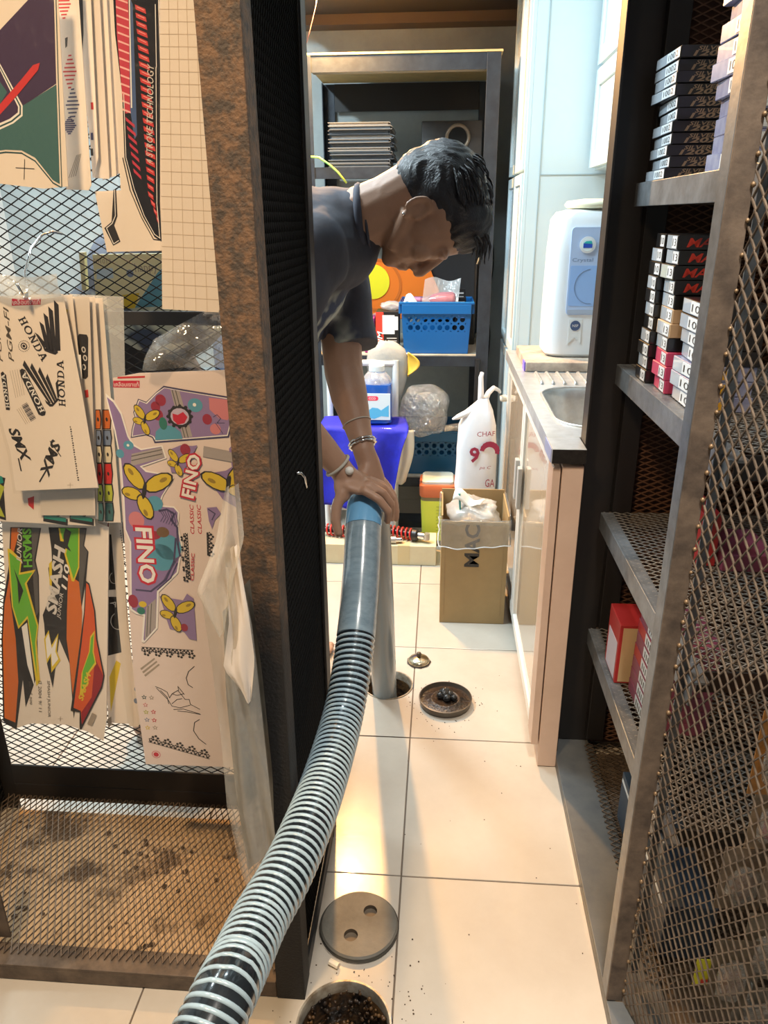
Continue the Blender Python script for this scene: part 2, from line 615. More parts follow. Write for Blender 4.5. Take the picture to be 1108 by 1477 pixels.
lx, ly, lr = 0.032, 1.664, 0.070
t = thing('drain_cover', 'upturned drain cover caked with black grease near the hose', 'drain cover', (lx, ly, 0))
MB().lathe([(lr - .008, .0008), (lr - .003, .004), (lr, .020), (lr - .003, .021), (lr - .006, .010)], (lx, ly, 0), 56, cap1=False).build('rim', mat('greasy_rim', (.10, .08, .06), .4, .5), t, smooth=2)
M_grease = mat('black_grease', (0.010, 0.007, 0.005), 0.4, col2=(0.05, 0.025, 0.012), scale=40, bump=.8)
MB().lathe([(lr - .0055, .0105), (.040, .0125), (.038, .017), (.034, .0165), (.030, .012), (.002, .0125)], (lx, ly, 0), 48, cap0=False).build('greasy_underside', M_grease, t, smooth=True)
mu = MB()
for dx, dy, q in ((0, .018, .016), (.012, .010, .012), (-.013, .004, .011), (.004, -.006, .012), (.022, -.004, .010), (-.004, .012, .017)):
    mu.lathe([(q * .1, -q * .6), (q * .8, -q * .4), (q, 0), (q * .75, q * .6), (q * .1, q)], (lx + dx, ly + dy, .02), 12)
mu.build('grease_lump', mat('wet_grease', (.012, .012, .012), .25, bump=.7, bscale=90, var=.5), t, smooth=True)

cx, cy = -0.044, 1.856
t = thing('sink_strainer', 'small round metal strainer cap on the tiles beyond the drain', 'strainer', (cx, cy, 0))
MB().lathe([(.030, .0008), (.032, .006), (.027, .013), (.016, .018), (.006, .020), (.002, .0205)], (cx, cy, 0), 32).build('cap', mat('brass_steel', (.48, .42, .30), .25, 1.0), t, smooth=True)
MB().lathe([(.005, .0195), (.0075, .025), (.0065, .031), (.002, .033)], (cx, cy, 0), 16).build('knob', mat('knob_dark', (.09, .07, .05), .4, .6), t, smooth=True)
MB().lathe([(.033, .0008), (.0355, .003), (.033, .0055)], (cx, cy, 0), 9, cap0=False, cap1=False).build('gasket', M_grease, t)

# crumbs of dirt around the drains
rr = random.Random(11)
mu = MB()
for i in range(230):
    if i < 150:
        a = rr.uniform(0, 6.3); r0 = .082 + abs(rr.gauss(0, .05)); x, y = -.131 + r0 * math.cos(a), .80 + r0 * math.sin(a)
    elif i < 190:
        a = rr.uniform(0, 6.3); r0 = .078 + abs(rr.gauss(0, .02)); x, y = .032 + r0 * math.cos(a), 1.664 + r0 * math.sin(a)
    else:
        x, y = rr.uniform(-.1, .28), rr.uniform(.65, 1.9)
    if any((x - q[0]) ** 2 + (y - q[1]) ** 2 < (q[2] + .004) ** 2 for q in HOLES) or x > .285 or (x < -.2 and y > .82):
        continue
    q = rr.uniform(.0006, .0018)
    mu.lathe([(q * .4, 0), (q, q * .5), (q * .5, q)], (x, y, .0002), 5)
o = mu.build('dirt_crumbs', mat('dirt', (.05, .03, .018), .9))
tag(o, 'dark crumbs of dirt scattered over the tiles around the drains', 'dirt')
o['kind'] = 'stuff'
t = MB().tube([(-.168, .905, .006), (-.152, .897, .006)], .0055, 8).build('plug', mat('ceramic_bit', (.72, .62, .48), .6))
tag(t, 'tiny broken cream plug on the tiles by the open drain', 'plug')
# ================================================================ left rack (hanging sticker sheets)
LX0, LX1, LY0, LY1 = -0.935, -0.200, 0.838, 1.225
RT = 2.05
rack = thing('wire_mesh_rack', 'tall rusty black steel mesh rack hung with sticker sheets', 'rack', ((LX0 + LX1) / 2, 1.03, 0))


def angle_post(px, py, sx, sy, w, z0, z1, th=.004):
    """L-section upright with its corner at px,py and flanges towards sx, sy"""
    b = MB()
    b.box(min(px, px + sx * w), max(px, px + sx * w), min(py, py + sy * th), max(py, py + sy * th), z0, z1)
    b.box(min(px, px + sx * th), max(px, px + sx * th), min(py + sy * th, py + sy * w), max(py + sy * th, py + sy * w), z0, z1)
    return b


angle_post(LX1, LY0, -1, 1, .046, 0.001, RT).build('post', M_rust, rack, bevel=.001)
angle_post(LX1, LY1, -1, -1, .040, 0.001, RT).build('post', M_black, rack, bevel=.001)
angle_post(LX0, LY0, 1, 1, .040, 0.001, RT).build('post', M_black, rack, bevel=.001)
angle_post(-.752, LY0 + .0465, 1, 1, .030, 0.040, .32).build('leg_stub', M_brownsteel, rack, bevel=.001)
angle_post(LX0, LY1, 1, -1, .040, 0.001, RT).build('post', M_black, rack, bevel=.001)
# rails
MB().box(LX0 + .04, LX1 - .047, LY0 + .001, LY0 + .042, .030, .036).build('front_rail', M_brownsteel, rack, bevel=.001)
MB().box(LX0 + .04, LX1 - .047, LY0 + .001, LY0 + .006, .002, .030).build('front_rail', M_brownsteel, rack, bevel=.001)
MB().box(LX0 + .04, LX1 - .041, LY1 - .006, LY1 - .001, .072, .120).build('back_rail', M_black, rack, bevel=.001)
MB().box(LX0 + .04, LX1 - .041, LY1 - .006, LY1 - .001, .030, .071).build('back_rail', M_black, rack, bevel=.001)
MB().box(LX0 + .04, LX1 - .041, LY1 - .030, LY1 - .026, 1.040, 1.062).build('back_rail', M_black, rack, bevel=.001)
MB().box(LX0 + .04, LX1 - .041, LY1 - .026, LY1 - .001, 1.040, 1.044).build('back_rail', M_black, rack, bevel=.001)
MB().box(LX1 - .006, LX1 - .001, LY0 + .046, LY1 - .041, .002, .034).build('side_rail', M_black, rack)
MB().box(LX0 + .001, LX0 + .006, LY0 + .046, LY1 - .041, .002, .034).build('side_rail', M_black, rack)
MB().box(LX0 + .001, LX1 - .001, LY0 + .002, LY0 + .04, RT - .04, RT - .001).build('top_rail', M_black, rack)
MB().box(LX0 + .041, LX1 - .041, LY1 - .04, LY1 - .002, RT - .04, RT - .001).build('top_rail', M_black, rack)
for args, m_, nm in (
        (((LX0 + .02, LY1 + .004, .10), (1, 0, 0), (0, 0, 1), .695, 1.92, .0275, .0158, .0009, .0008), M_blackmesh, 'back_mesh'),
        (((LX1 - .0085, LY0 + .03, .03), (0, 1, 0), (0, 0, 1), .37, 1.98, .0110, .0240, .0013, .0012), mat('dull_black_mesh', (.006, .006, .006), .85, spec=.15), 'side_mesh'),
        (((LX0 + .010, LY0 + .03, .03), (0, 1, 0), (0, 0, 1), .37, 1.2, .0275, .0158, .0009, .0008), M_blackmesh, 'side_mesh'),
        (((LX0 + .02, LY0 + .02, .0395), (1, 0, 0), (0, 1, 0), .69, .375, .0126, .0270, .0016, .0013), M_meshbrown, 'floor_mesh')):
    o = expanded(*args).build(nm, m_, rack, recalc=False)
    o['kind'] = 'stuff'
# black backing sheet that closes the aisle side behind the mesh
MB().box(LX1 - .0135, LX1 - .0125, LY0 + .045, LY1 - .041, .036, RT - .05).build('side_panel', mat('black_sheet', (.006, .006, .006), .9), rack)
# bent wire ends poking out of the side mesh
MB().tube([(-.1995, .985, .866), (-.193, .990, .864), (-.190, .998, .855), (-.189, 1.003, .838)], .0022, 6).build('wire_hook', M_chrome, rack, smooth=True)
# brown card lining under the floor mesh
o = MB().box(LX0 + .045, LX1 - .048, LY0 + .048, LY1 - .010, .0008, .004).build('card_sheet', mat('brown_card', (.46, .31, .17), .85, col2=(.09, .055, .028), scale=7, bump=.3, lo=.40, hi=.47))
tag(o, 'dirty brown card lying under the floor mesh of the sticker rack', 'card')
rr = random.Random(3)
mu = MB()
for i in range(260):
    x, y = rr.uniform(LX0 + .06, LX1 - .06), rr.uniform(LY0 + .06, LY1 - .03)
    if math.sin(x * 21) + math.cos(y * 27 + x * 9) + rr.gauss(0, .5) < .55:
        continue
    q = rr.uniform(.002, .007)
    mu.lathe([(q * .6, 0), (q, q * .3), (q * .4, q * .5)], (x, y, .0042), 6)
o = mu.build('dust_clumps', mat('dust', (.07, .045, .025), .95), None, recalc=False)
tag(o, 'dark dust clumps under the floor mesh of the sticker rack', 'dust')
o['kind'] = 'stuff'

# ================================================================ right rack (boxed parts)
RX0, RX1, RY0, RY1 = 0.290, 0.80, 0.855, 1.505
r2 = thing('shelf_rack', 'tall dark steel shelf rack holding boxed motorcycle parts', 'rack', (.55, 1.2, 0))
MB().box(RX0, RX0 + .085, RY1 - .004, RY1, .028, RT).build('post', M_black, r2, bevel=.001)
MB().box(RX0, RX0 + .004, RY1 - .05, RY1 - .0045, .028, RT).build('post', M_black, r2, bevel=.001)
MB().box(.362, .400, 1.474, 1.478, .05, RT).build('post', M_black, r2, bevel=.001)
MB().box(.362, .366, 1.478, 1.4995, .05, RT).build('post', M_black, r2, bevel=.001)
# near corner upright, brown with dust
MB().box(.287, .3125, RY0 - .004, RY0, .030, RT).build('post', M_brownsteel, r2, bevel=.001)
MB().box(.287, .291, RY0, RY0 + .03, .030, RT).build('post', M_greysteel, r2, bevel=.001)
MB().box(.330, .342, RY0 + .030, RY0 + .034, .05, RT).build('post', M_greysteel, r2, bevel=.001)
MB().box(RX1 - .04, RX1, RY1 - .004, RY1, .001, RT).build('post', M_black, r2)
MB().box(RX1 - .04, RX1, RY0, RY0 + .004, .001, RT).build('post', M_black, r2)
M_basetop = mat('base_plate_steel', (.105, .115, .125), .45, .4, col2=(.17, .175, .17), scale=16, bump=.15, lo=.3, hi=.75)
MB().box(RX0 - .002, .382, RY0 - .25, RY1 + .002, .020, .027).build('base_plate', M_basetop, r2, bevel=.001)
MB().box(RX0 - .002, RX0 + .002, RY0 - .25, RY1 + .002, .001, .0195).build('base_plate', M_basetop, r2)
SH = [1.252, .934, .628, .352]
SX = .338
for z in SH:
    sh = MB().box(SX, SX + .004, RY0 + .005, 1.470, z - .038, z).build('shelf', M_greysteel, r2, bevel=.001)
    MB().box(SX + .004, SX + .024, RY0 + .005, 1.470, z - .004, z - .0005).build('shelf_lip', M_greysteel, sh)
    MB().box(SX + .02, RX1 - .01, RY1 - .026, RY1 - .022, z - .036, z - .004).build('shelf_rail', M_brownsteel, sh)
    MB().box(SX + .02, RX1 - .01, RY0 + .036, RY0 + .040, z - .036, z - .004).build('shelf_rail', M_black, sh)
    o = expanded((SX + .006, RY0 + .04, z - .0015), (1, 0, 0), (0, 1, 0), .44, .58, .0240, .0150, .0010, .0008).build('shelf_mesh', mat('grey_mesh', (.30, .29, .27), .5, .5), sh, recalc=False)
    o['kind'] = 'stuff'
o = expanded((.360, RY0 + .03, .030), (1, 0, 0), (0, 1, 0), .42, .60, .0240, .0150, .0010, .0008).build('floor_mesh', M_meshbrown, r2, recalc=False)
o['kind'] = 'stuff'
MB().box(.384, RX1 - .012, RY0 - .2, RY1 - .03, .004, .010).build('floor_pan', mat('dusty_pan', (.13, .095, .065), .9, col2=(.05, .035, .025), scale=30), r2)
# far end: rust-brown mesh over a dark sheet
o = expanded((.375, RY1 - .016, .04), (1, 0, 0), (0, 0, 1), .40, 1.95, .0300, .0130, .0012, .0010).build('end_mesh', mat('rust_mesh', (.13, .06, .03), .7), r2, recalc=False)
o['kind'] = 'stuff'
MB().box(.376, RX1 - .041, RY1 - .010, RY1 - .0045, .03, RT).build('end_sheet', mat('rust_sheet', (.085, .036, .017), .85, var=.5, scale=14), r2)
MB().box(RX1 - .012, RX1 - .004, RY0 + .01, RY1 - .01, .03, RT).build('back_sheet', mat('black_sheet', (.006, .006, .006), .9), r2)
# near end mesh leaf, swung a little towards the aisle end
MP = Vector((.3135, RY0 - .003, .03))
MD = Vector((.30, -.954, 0)).normalized()
o = expanded(MP, MD, (0, 0, 1), .60, 2.0, .0170, .0255, .0013, .0012).build('leaf_mesh', M_meshbrown, r2, recalc=False)
o['kind'] = 'stuff'
we = MB()
rr = random.Random(2)
for i in range(60):
    z = .05 + i * .0335 + rr.uniform(-.006, .006)
    q = rr.uniform(.0022, .0034)
    we.lathe([(q * .2, -q), (q * .9, -q * .4), (q * .9, q * .4), (q * .2, q)], (.3115, RY0 - .0055, z), 8)
o = we.build('weld_beads', mat('weld', (.20, .13, .07), .5, .5), r2, smooth=True)
o['kind'] = 'stuff'
# ================================================================ kitchen sink run on the right
M_steel = mat('brushed_steel', (0.66, 0.68, 0.68), 0.34, 0.65, col2=(.54, .55, .54), scale=30, bump=.05, bscale=120)
M_cab = mat('cabinet_white', (0.74, 0.74, 0.70), 0.3)
M_cream = mat('cabinet_cream_panel', (0.66, 0.56, 0.43), 0.12, coat=.6, col2=(.58, .48, .36), scale=6, stretch=(3, 30, 1))
M_tan = mat('cabinet_end_tan', (0.60, 0.44, 0.34), 0.45, col2=(.53, .38, .29), scale=7, bump=.05)
CZ = .776
base = thing('sink_cabinet', 'white sink cabinet with glossy cream doors and tan end panel', 'cabinet', (.55, 2.0, 0))
MB().box(.246, .288, 1.432, 1.500, .002, .738).build('end_post', M_tan, base, bevel=.0015)
MB().box(.228, .2435, 1.436, 1.500, .060, .734).build('door_edge', M_tan, base, bevel=.001)
MB().box(.252, .96, 1.530, 1.545, .06, .742).box(.252, .96, 2.57, 2.585, .06, .742).box(.945, .96, 1.545, 2.57, .06, .742).box(.252, .945, 1.545, 2.57, .06, .075).build('body', M_cab, base)
MB().box(.262, .95, 1.520, 2.585, .002, .06).build('plinth', mat('plinth_brown', (.22, .17, .12), .6), base)
for k, (y0, y1) in enumerate(((1.505, 2.035), (2.045, 2.58))):
    d = MB()
    w = .030
    for a, b, z0, z1 in ((y0, y0 + w, .055, .738), (y1 - w, y1, .055, .738), (y0 + w, y1 - w, .055, .055 + w), (y0 + w, y1 - w, .738 - w, .738)):
        d.box(.233, .250, a, b, z0, z1)
    dd = d.build('door', M_cab, base, bevel=.001)
    MB().box(.239, .2505, y0 + w, y1 - w, .055 + w, .738 - w).build('door_panel', M_cream, dd)
    MB().box(.221, .233, y1 - .05 if k == 0 else y0 + .02, y1 - .022 if k == 0 else y0 + .048, .43, .55).build('handle', mat('grey_handle', (.42, .41, .39), .4), dd, bevel=.002)

# steel worktop with basin and drainboard
top = thing('kitchen_sink', 'stainless steel worktop with a sunken basin and ribbed drainboard', 'sink', (.55, 2.0, CZ - .03))
bx0, bx1, by0, by1, br = .262, .66, 1.585, 1.985, .085


def rrect(x0, x1, y0, y1, r, n=8):
    out = []
    for cx, cy, a0 in ((x1 - r, y1 - r, 0), (x0 + r, y1 - r, 90), (x0 + r, y0 + r, 180), (x1 - r, y0 + r, 270)):
        for k in range(n + 1):
            a = math.radians(a0 + 90 * k / n)
            out.append((cx + r * math.cos(a), cy + r * math.sin(a)))
    return out


def plate_with_opening(outer, inner, z):
    bm = bmesh.new()
    es = []
    for L in (outer, inner):
        vv = [bm.verts.new((a, b, z)) for a, b in L]
        es += [bm.edges.new((vv[i], vv[(i + 1) % len(vv)])) for i in range(len(vv))]
    bmesh.ops.triangle_fill(bm, edges=es, use_beauty=True, use_dissolve=False)
    bm.verts.index_update()
    r = [v.co[:] for v in bm.verts], [tuple(v.index for v in f.verts) for f in bm.faces]
    bm.free()
    return r


wx0, wx1, wy0, wy1 = .222, .965, 1.512, 2.585
ow = [(wx0, wy0), (wx1, wy0), (wx1, wy1), (wx0, wy1)]
wt = MB().add(*plate_with_opening(ow, rrect(bx0, bx1, by0, by1, br), CZ))
wt.add([(wx0, wy0, CZ), (wx0, wy1, CZ), (wx0, wy1, CZ - .030), (wx0, wy0, CZ - .030)], [(0, 1, 2, 3)])
wt.add([(wx0, wy0, CZ), (wx1, wy0, CZ), (wx1, wy0, CZ - .030), (wx0, wy0, CZ - .030)], [(0, 1, 2, 3)])
wt.add([(wx0, wy0, CZ - .030), (wx0, wy1, CZ - .030), (wx0 + .025, wy1, CZ - .030), (wx0 + .025, wy0, CZ - .030)], [(0, 1, 2, 3)])
wt.build('worktop', M_steel, top)
ba = MB()
rings = [(0, 0), (.006, -.006), (.010, -.03), (.020, -.125), (.045, -.148), (.12, -.152)]
pts = []
for ins, dz in rings:
    pts.append([(a, b, CZ + dz) for a, b in rrect(bx0 + ins, bx1 - ins, by0 + ins, by1 - ins, max(.03, br - ins * .4))])
n_ = len(pts[0])
ba.add([p for L in pts for p in L], [(i * n_ + k, i * n_ + (k + 1) % n_, (i + 1) * n_ + (k + 1) % n_, (i + 1) * n_ + k) for i in range(len(pts) - 1) for k in range(n_)] +
       [tuple((len(pts) - 1) * n_ + k for k in range(n_))])
ba.build('basin', M_steel, top, smooth=2)
MB().tube([(a, b, CZ + .001) for a, b in rrect(bx0 - .004, bx1 + .004, by0 - .004, by1 + .004, br + .003)], .0035, 8, closed=True).build('basin_rim', M_steel, top, smooth=True)
MB().lathe([(.035, -.149), (.034, -.146), (.022, -.147), (.020, -.151)], (.46, 1.785, CZ), 24, cap0=False).build('drain', M_chrome, top, smooth=2)
for k in range(13):
    x = .275 + k * .030
    MB().tube([(x, 2.030, CZ + .0005), (x, 2.045, CZ + .004), (x, 2.175, CZ + .004), (x, 2.19, CZ + .0005)], .0045, 8).build('drain_rib', M_steel, top, smooth=True)
lp_ = MB().box(.222, .2885, 1.424, 1.5115, CZ - .0300, CZ).build('worktop_lip', M_steel, top, bevel=.001)
MB().box(.2225, .288, 1.4228, 1.4238, CZ - .0295, CZ - .001).build('edge_band', mat('dark_edge_steel', (.045, .04, .036), .3, .6, var=.5, scale=40), top)
MB().box(.2205, .2218, 1.43, 1.52, CZ - .0295, CZ - .002).build('edge_tape', mat('blue_tape', (.35, .40, .62), .35), top)

o = MB().box(.248, .70, 2.205, 2.52, CZ + .001, CZ + .028).build('stone_board', mat('stone_board', (.50, .42, .34), .5, col2=(.26, .21, .17), scale=18, bump=.2, lo=.35, hi=.6), bevel=.004, smooth=True)
tag(o, 'brown mottled stone board wrapped in clear film under the water purifier', 'board')
o = MB().box(.244, .2475, 2.21, 2.26, CZ + .002, CZ + .027).build('blue_label', mat('violet_label', (.20, .14, .65), .5), o)

# water purifier on the counter
fz = CZ + .0285
wf = thing('water_purifier', 'white countertop water purifier with pale blue front panel', 'water purifier', (.43, 2.37, fz))
body = MB()
secs = []
for z, gx, gy in ((0, -.010, -.010), (.010, 0, 0), (.10, .002, .002), (.30, -.001, -.001), (.385, -.006, -.004), (.405, -.020, -.016), (.412, -.05, -.04)):
    secs.append([(a, b, fz + z) for a, b in rrect(.312 - gx, .560 + gx, 2.285 - gy, 2.475 + gy, .045, 6)])
n_ = len(secs[0])
body.add([p for L in secs for p in L], [(i * n_ + k, i * n_ + (k + 1) % n_, (i + 1) * n_ + (k + 1) % n_, (i + 1) * n_ + k) for i in range(len(secs) - 1) for k in range(n_)] +
         [tuple(range(n_ - 1, -1, -1)), tuple((len(secs) - 1) * n_ + k for k in range(n_))])
body.build('body', mat('purifier_white', (.70, .76, .80), .3), wf, smooth=2)
MB().lathe([(.055, 0), (.075, .004), (.083, .012), (.075, .022), (.03, .028)], (.432, 2.38, fz + .4118), 32).build('cap', mat('cream_cap', (.80, .80, .60), .4), wf, smooth=True)
yf = 2.2835
pn = MB().prism(rrect(.362, .510, fz + .125, fz + .365, .010, 4), yf - .003, yf + .006).build('front_panel', mat('panel_blue', (.42, .56, .80), .3), wf)
MB().prism(rrect(.366, .506, fz + .150, fz + .262, .004, 3), yf - .0038, yf - .003).build('panel_print', mat('panel_print_blue', (.28, .47, .82), .3), pn)
MB().prism(rrect(.366, .506, fz + .128, fz + .140, .003, 3), yf - .0038, yf - .003).build('panel_print', mat('panel_foot', (.36, .45, .58), .3), pn)
gl = MB().lathe([(.0225, -.004), (.0225, -.007), (.0185, -.0075)], (.408, yf, fz + .318), 32, 'Y').build('gauge', mat('purifier_white', (.8, .83, .84), .3), wf, smooth=2)
MB().lathe([(.0170, -.0068), (.0168, -.0080)], (.408, yf, fz + .318), 28, 'Y').build('gauge_face', mat('gauge_pale', (.72, .86, .88), .3), gl)
MB().prism([(.3955, fz + .310), (.4205, fz + .310), (.4205, fz + .320), (.3955, fz + .322)], yf - .0086, yf - .0080).build('gauge_mark', mat('gauge_blue', (.03, .09, .50), .3), gl)
MB().prism([(.3955, fz + .3225), (.4205, fz + .3205), (.417, fz + .329), (.403, fz + .328)], yf - .0086, yf - .0080).build('gauge_mark', mat('gauge_teal', (.04, .45, .45), .3), gl)
tx = MB()
lettering(tx, 'Crystal', (.398, yf - .0034, fz + .276), (1, 0, 0), (0, 0, 1), width=.058, height=.013)
for k in range(14):
    a0, a1 = math.radians(95 + k * 13), math.radians(95 + (k + 1) * 13)
    for q in (0,):
        p0 = (.425 + .045 * math.cos(a0), .0 + fz + .205 + .048 * math.sin(a0))
        p1 = (.425 + .045 * math.cos(a1), .0 + fz + .205 + .048 * math.sin(a1))
        tx.tube([(p0[0], yf - .0042, p0[1]), (p1[0], yf - .0042, p1[1])], .0009, 5)
tx.build('panel_lettering', mat('panel_ink', (.16, .25, .42), .5), pn)
rb = MB().prism([(.374, fz + .040), (.374, fz + .113), (.412, fz + .113), (.412, fz + .040), (.393, fz + .060)], yf - .0015, yf + .004).build('ribbon_mark', mat('ribbon_grey', (.66, .72, .74), .4), wf)
MB().lathe([(.0145, -.0018), (.0145, -.0026)], (.393, yf, fz + .094), 28, 'Y').build('seal', mat('seal_navy', (.05, .09, .20), .4), rb)
tx = MB()
lettering(tx, 'NSF', (.393, yf - .0032, fz + .094), (1, 0, 0), (0, 0, 1), width=.017)
tx.build('seal_lettering', M_white, rb)

# tall cupboard beyond the sink: side panel faces the camera, doors face the aisle
M_cup = mat('cupboard_white', (0.56, 0.68, 0.72), 0.35)
M_pane = mat('frosted_pane', (0.42, 0.52, 0.62), 0.15, coat=.4)
M_pane2 = mat('frosted_pane_warm', (0.62, 0.58, 0.52), 0.15, coat=.4)
cup = thing('tall_cupboard', 'tall white cupboard with framed frosted doors beyond the sink', 'cupboard', (.60, 2.85, 0))
MB().box(.262, .965, 2.600, 3.14, .0, 2.30).build('body', M_cup, cup)
MB().box(.250, .2615, 2.600, 2.612, .0, 2.30).build('corner_strip', M_cup, cup)
MB().box(.296, .2985, 2.5975, 2.5995, CZ, 2.30).build('panel_joint', mat('joint_grey', (.36, .46, .50), .6), cup)
MB().box(.2985, .96, 2.5975, 2.5995, 1.318, 1.321).build('panel_joint', mat('joint_grey', (.36, .46, .50), .6), cup)
for z0, z1 in ((.05, .735), (.75, 1.325), (1.335, 2.28)):
    for k, (y0, y1) in enumerate(((2.618, 2.868), (2.874, 3.124))):
        w = .032
        d = MB()
        for a, b, c, e in ((y0, y0 + w, z0, z1), (y1 - w, y1, z0, z1), (y0 + w, y1 - w, z0, z0 + w), (y0 + w, y1 - w, z1 - w, z1)):
            d.box(.243, .2612, a, b, c, e)
        dd = d.build('door', M_cup, cup, bevel=.001)
        zz = z0 + (z1 - z0) * (.45 if k else .55)
        MB().box(.250, .2612, y0 + w, y1 - w, z0 + w, zz).build('pane', M_pane2, dd)
        MB().box(.250, .2612, y0 + w, y1 - w, zz, z1 - w).build('pane', M_pane, dd)
MB().lathe([(.010, 0), (.012, .008), (.012, .02), (.006, .03)], (.213, 2.63, .60), 12, 'X').build('knob', mat('cream_knob', (.78, .75, .66), .4), cup, smooth=True)

# wall cupboard over the sink
up = thing('wall_cupboard', 'white wall cupboard with framed doors hung above the sink', 'cupboard', (.70, 2.2, 1.33))
MB().box(.462, .965, 1.80, 2.590, 1.33, 2.30).build('body', M_cup, up, bevel=.002)
for k, (y0, y1) in enumerate(((1.81, 2.19), (2.20, 2.58))):
    for z0, z1 in ((1.335, 1.60), (1.61, 2.28)):
        w = .045
        d = MB()
        for a, b, c, e in ((y0, y0 + w, z0, z1), (y1 - w, y1, z0, z1), (y0 + w, y1 - w, z0, z0 + w), (y0 + w, y1 - w, z1 - w, z1)):
            d.box(.444, .4615, a, b, c, e)
        dd = d.build('door', M_cup, up, bevel=.002)
        MB().box(.452, .4615, y0 + w, y1 - w, z0 + w, z1 - w).build('pane', mat('door_panel_pale', (.50, .62, .66), .4), dd)
# ================================================================ steel rack against the back wall
M_dsteel = mat('dark_blue_steel', (0.036, 0.046, 0.060), 0.42, 0.3, col2=(.024, .03, .04), scale=25, bump=.1)
br_ = thing('storage_rack', 'dark steel storage rack standing against the back wall', 'rack', (-.16, 3.0, 0))
BX0, BX1, BY0, BY1 = -.50, .178, 2.850, 3.435
for x, s_ in ((BX0, 1), (BX1, -1)):
    angle_post(x, BY0, s_, 1, .046, .001, 1.70).build('post', M_dsteel, br_, bevel=.001)
    angle_post(x, BY1, s_, -1, .046, .001, 1.70).build('post', M_dsteel, br_, bevel=.001)
MB().box(BX0 + .005, BX1 - .005, BY0 + .0045, BY0 + .0085, 1.652, 1.700).build('top_rail', M_dsteel, br_)
MB().box(BX0 + .047, BX1 - .047, BY0 + .0085, BY0 + .046, 1.652, 1.656).build('top_rail', mat('rail_beige', (.30, .26, .18), .6), br_)
MB().box(BX0 + .047, BX1 - .047, BY1 - .009, BY1 - .005, 1.60, 1.70).build('top_rail', M_blackp, br_)
for z, nm in ((.712, 'middle'), (.225, 'lower')):
    MB().box(BX0 + .005, BX1 - .005, BY0 + .0045, BY0 + .0085, z - .042, z - .004).build('shelf_rail', M_dsteel, br_)
    MB().box(BX0 + .006, BX1 - .006, BY0 + .009, BY1 - .006, z - .010, z).build('shelf_board', mat('shelf_board', (.50, .45, .36), .6, var=.3), br_)
MB().box(BX0 + .006, BX1 - .25, BY0 + .009, BY1 - .006, 1.348, 1.360).build('shelf_board', M_dsteel, br_)
MB().box(BX0 + .006, BX1 - .25, BY0 + .0045, BY0 + .0085, 1.325, 1.362).build('shelf_rail', M_dsteel, br_)
MB().box(BX1 - .058, BX1 - .046, BY0 - .006, BY0 + .0, 1.20, 1.225).build('cable_clip', mat('clip_brown', (.35, .25, .15), .6), br_)
o = MB().box(BX0 + .003, BX1 + .006, BY0 + .002, BY1 - .02, 1.7015, 1.7085).build('plywood_sheet', mat('plywood', (.66, .50, .22), .6, var=.2), bevel=.001)
tag(o, 'thin yellowish plywood sheet lying on top of the back rack', 'board')
cb = [(BX1 - .052, BY0 - .010, 1.19), (BX1 - .046, BY0 - .016, 1.15), (BX1 - .042, BY0 - .014, 1.08), (BX1 - .055, BY0 - .012, 1.04)]
o = MB().tube(cb, .0022, 6).build('short_cable', mat('cable_tan', (.5, .4, .25), .5), smooth=True)
tag(o, 'short tan cable looped on the right upright of the back rack', 'cable')
cb = [(BX1 + .035, 3.44, 1.42), (BX1 + .028, 3.435, 1.2), (BX1 + .042, 3.435, 1.0), (BX1 + .022, 3.44, .84), (BX1 + .040, 3.435, .70), (BX1 + .03, 3.44, .5)]
cv = []
for i in range(len(cb) - 1):
    for k in range(6):
        t_ = k / 6
        s_ = t_ * t_ * (3 - 2 * t_)
        cv.append(tuple(cb[i][q] * (1 - (s_ if q == 0 else t_)) + cb[i + 1][q] * (s_ if q == 0 else t_) for q in range(3)))
o = MB().tube(cv, .0022, 6).build('power_cable', M_blackp, smooth=True)
tag(o, 'thin black cable running down the back wall beside the rack', 'cable')
cb = [(-.47, 2.835, 1.395), (-.435, 2.83, 1.392), (-.40, 2.83, 1.37), (-.37, 2.83, 1.345), (-.34, 2.83, 1.31)]
o = MB().tube(cb, .0035, 8).build('earth_wire', mat('wire_green_yellow', (.75, .75, .08), .4, col2=(.10, .5, .12), scale=18), smooth=True)
tag(o, 'green and yellow earth wire above the man\'s back', 'cable')
cb = [(-.410, 2.80, 1.883), (-.425, 2.81, 1.83), (-.45, 2.82, 1.76), (-.47, 2.83, 1.715)]
o = MB().tube(cb, .0012, 5).build('thin_wire', mat('wire_red', (.25, .10, .09), .5), smooth=True)
tag(o, 'thin dark red wire hanging from the dark beam', 'cable')
t = thing('beam_lamp', 'small warm lamp under the dark beam at the top edge', 'lamp', (-.40, 2.79, 1.925))
MB().box(-.450, -.350, 2.757, 2.823, 1.884, 1.9245).build('housing', mat('lamp_tan', (.62, .42, .20), .5), t, bevel=.004)
MB().box(-.435, -.365, 2.763, 2.817, 1.8820, 1.8838).build('lens', mat('lit_bulb', (1, .75, .45), .4), t)

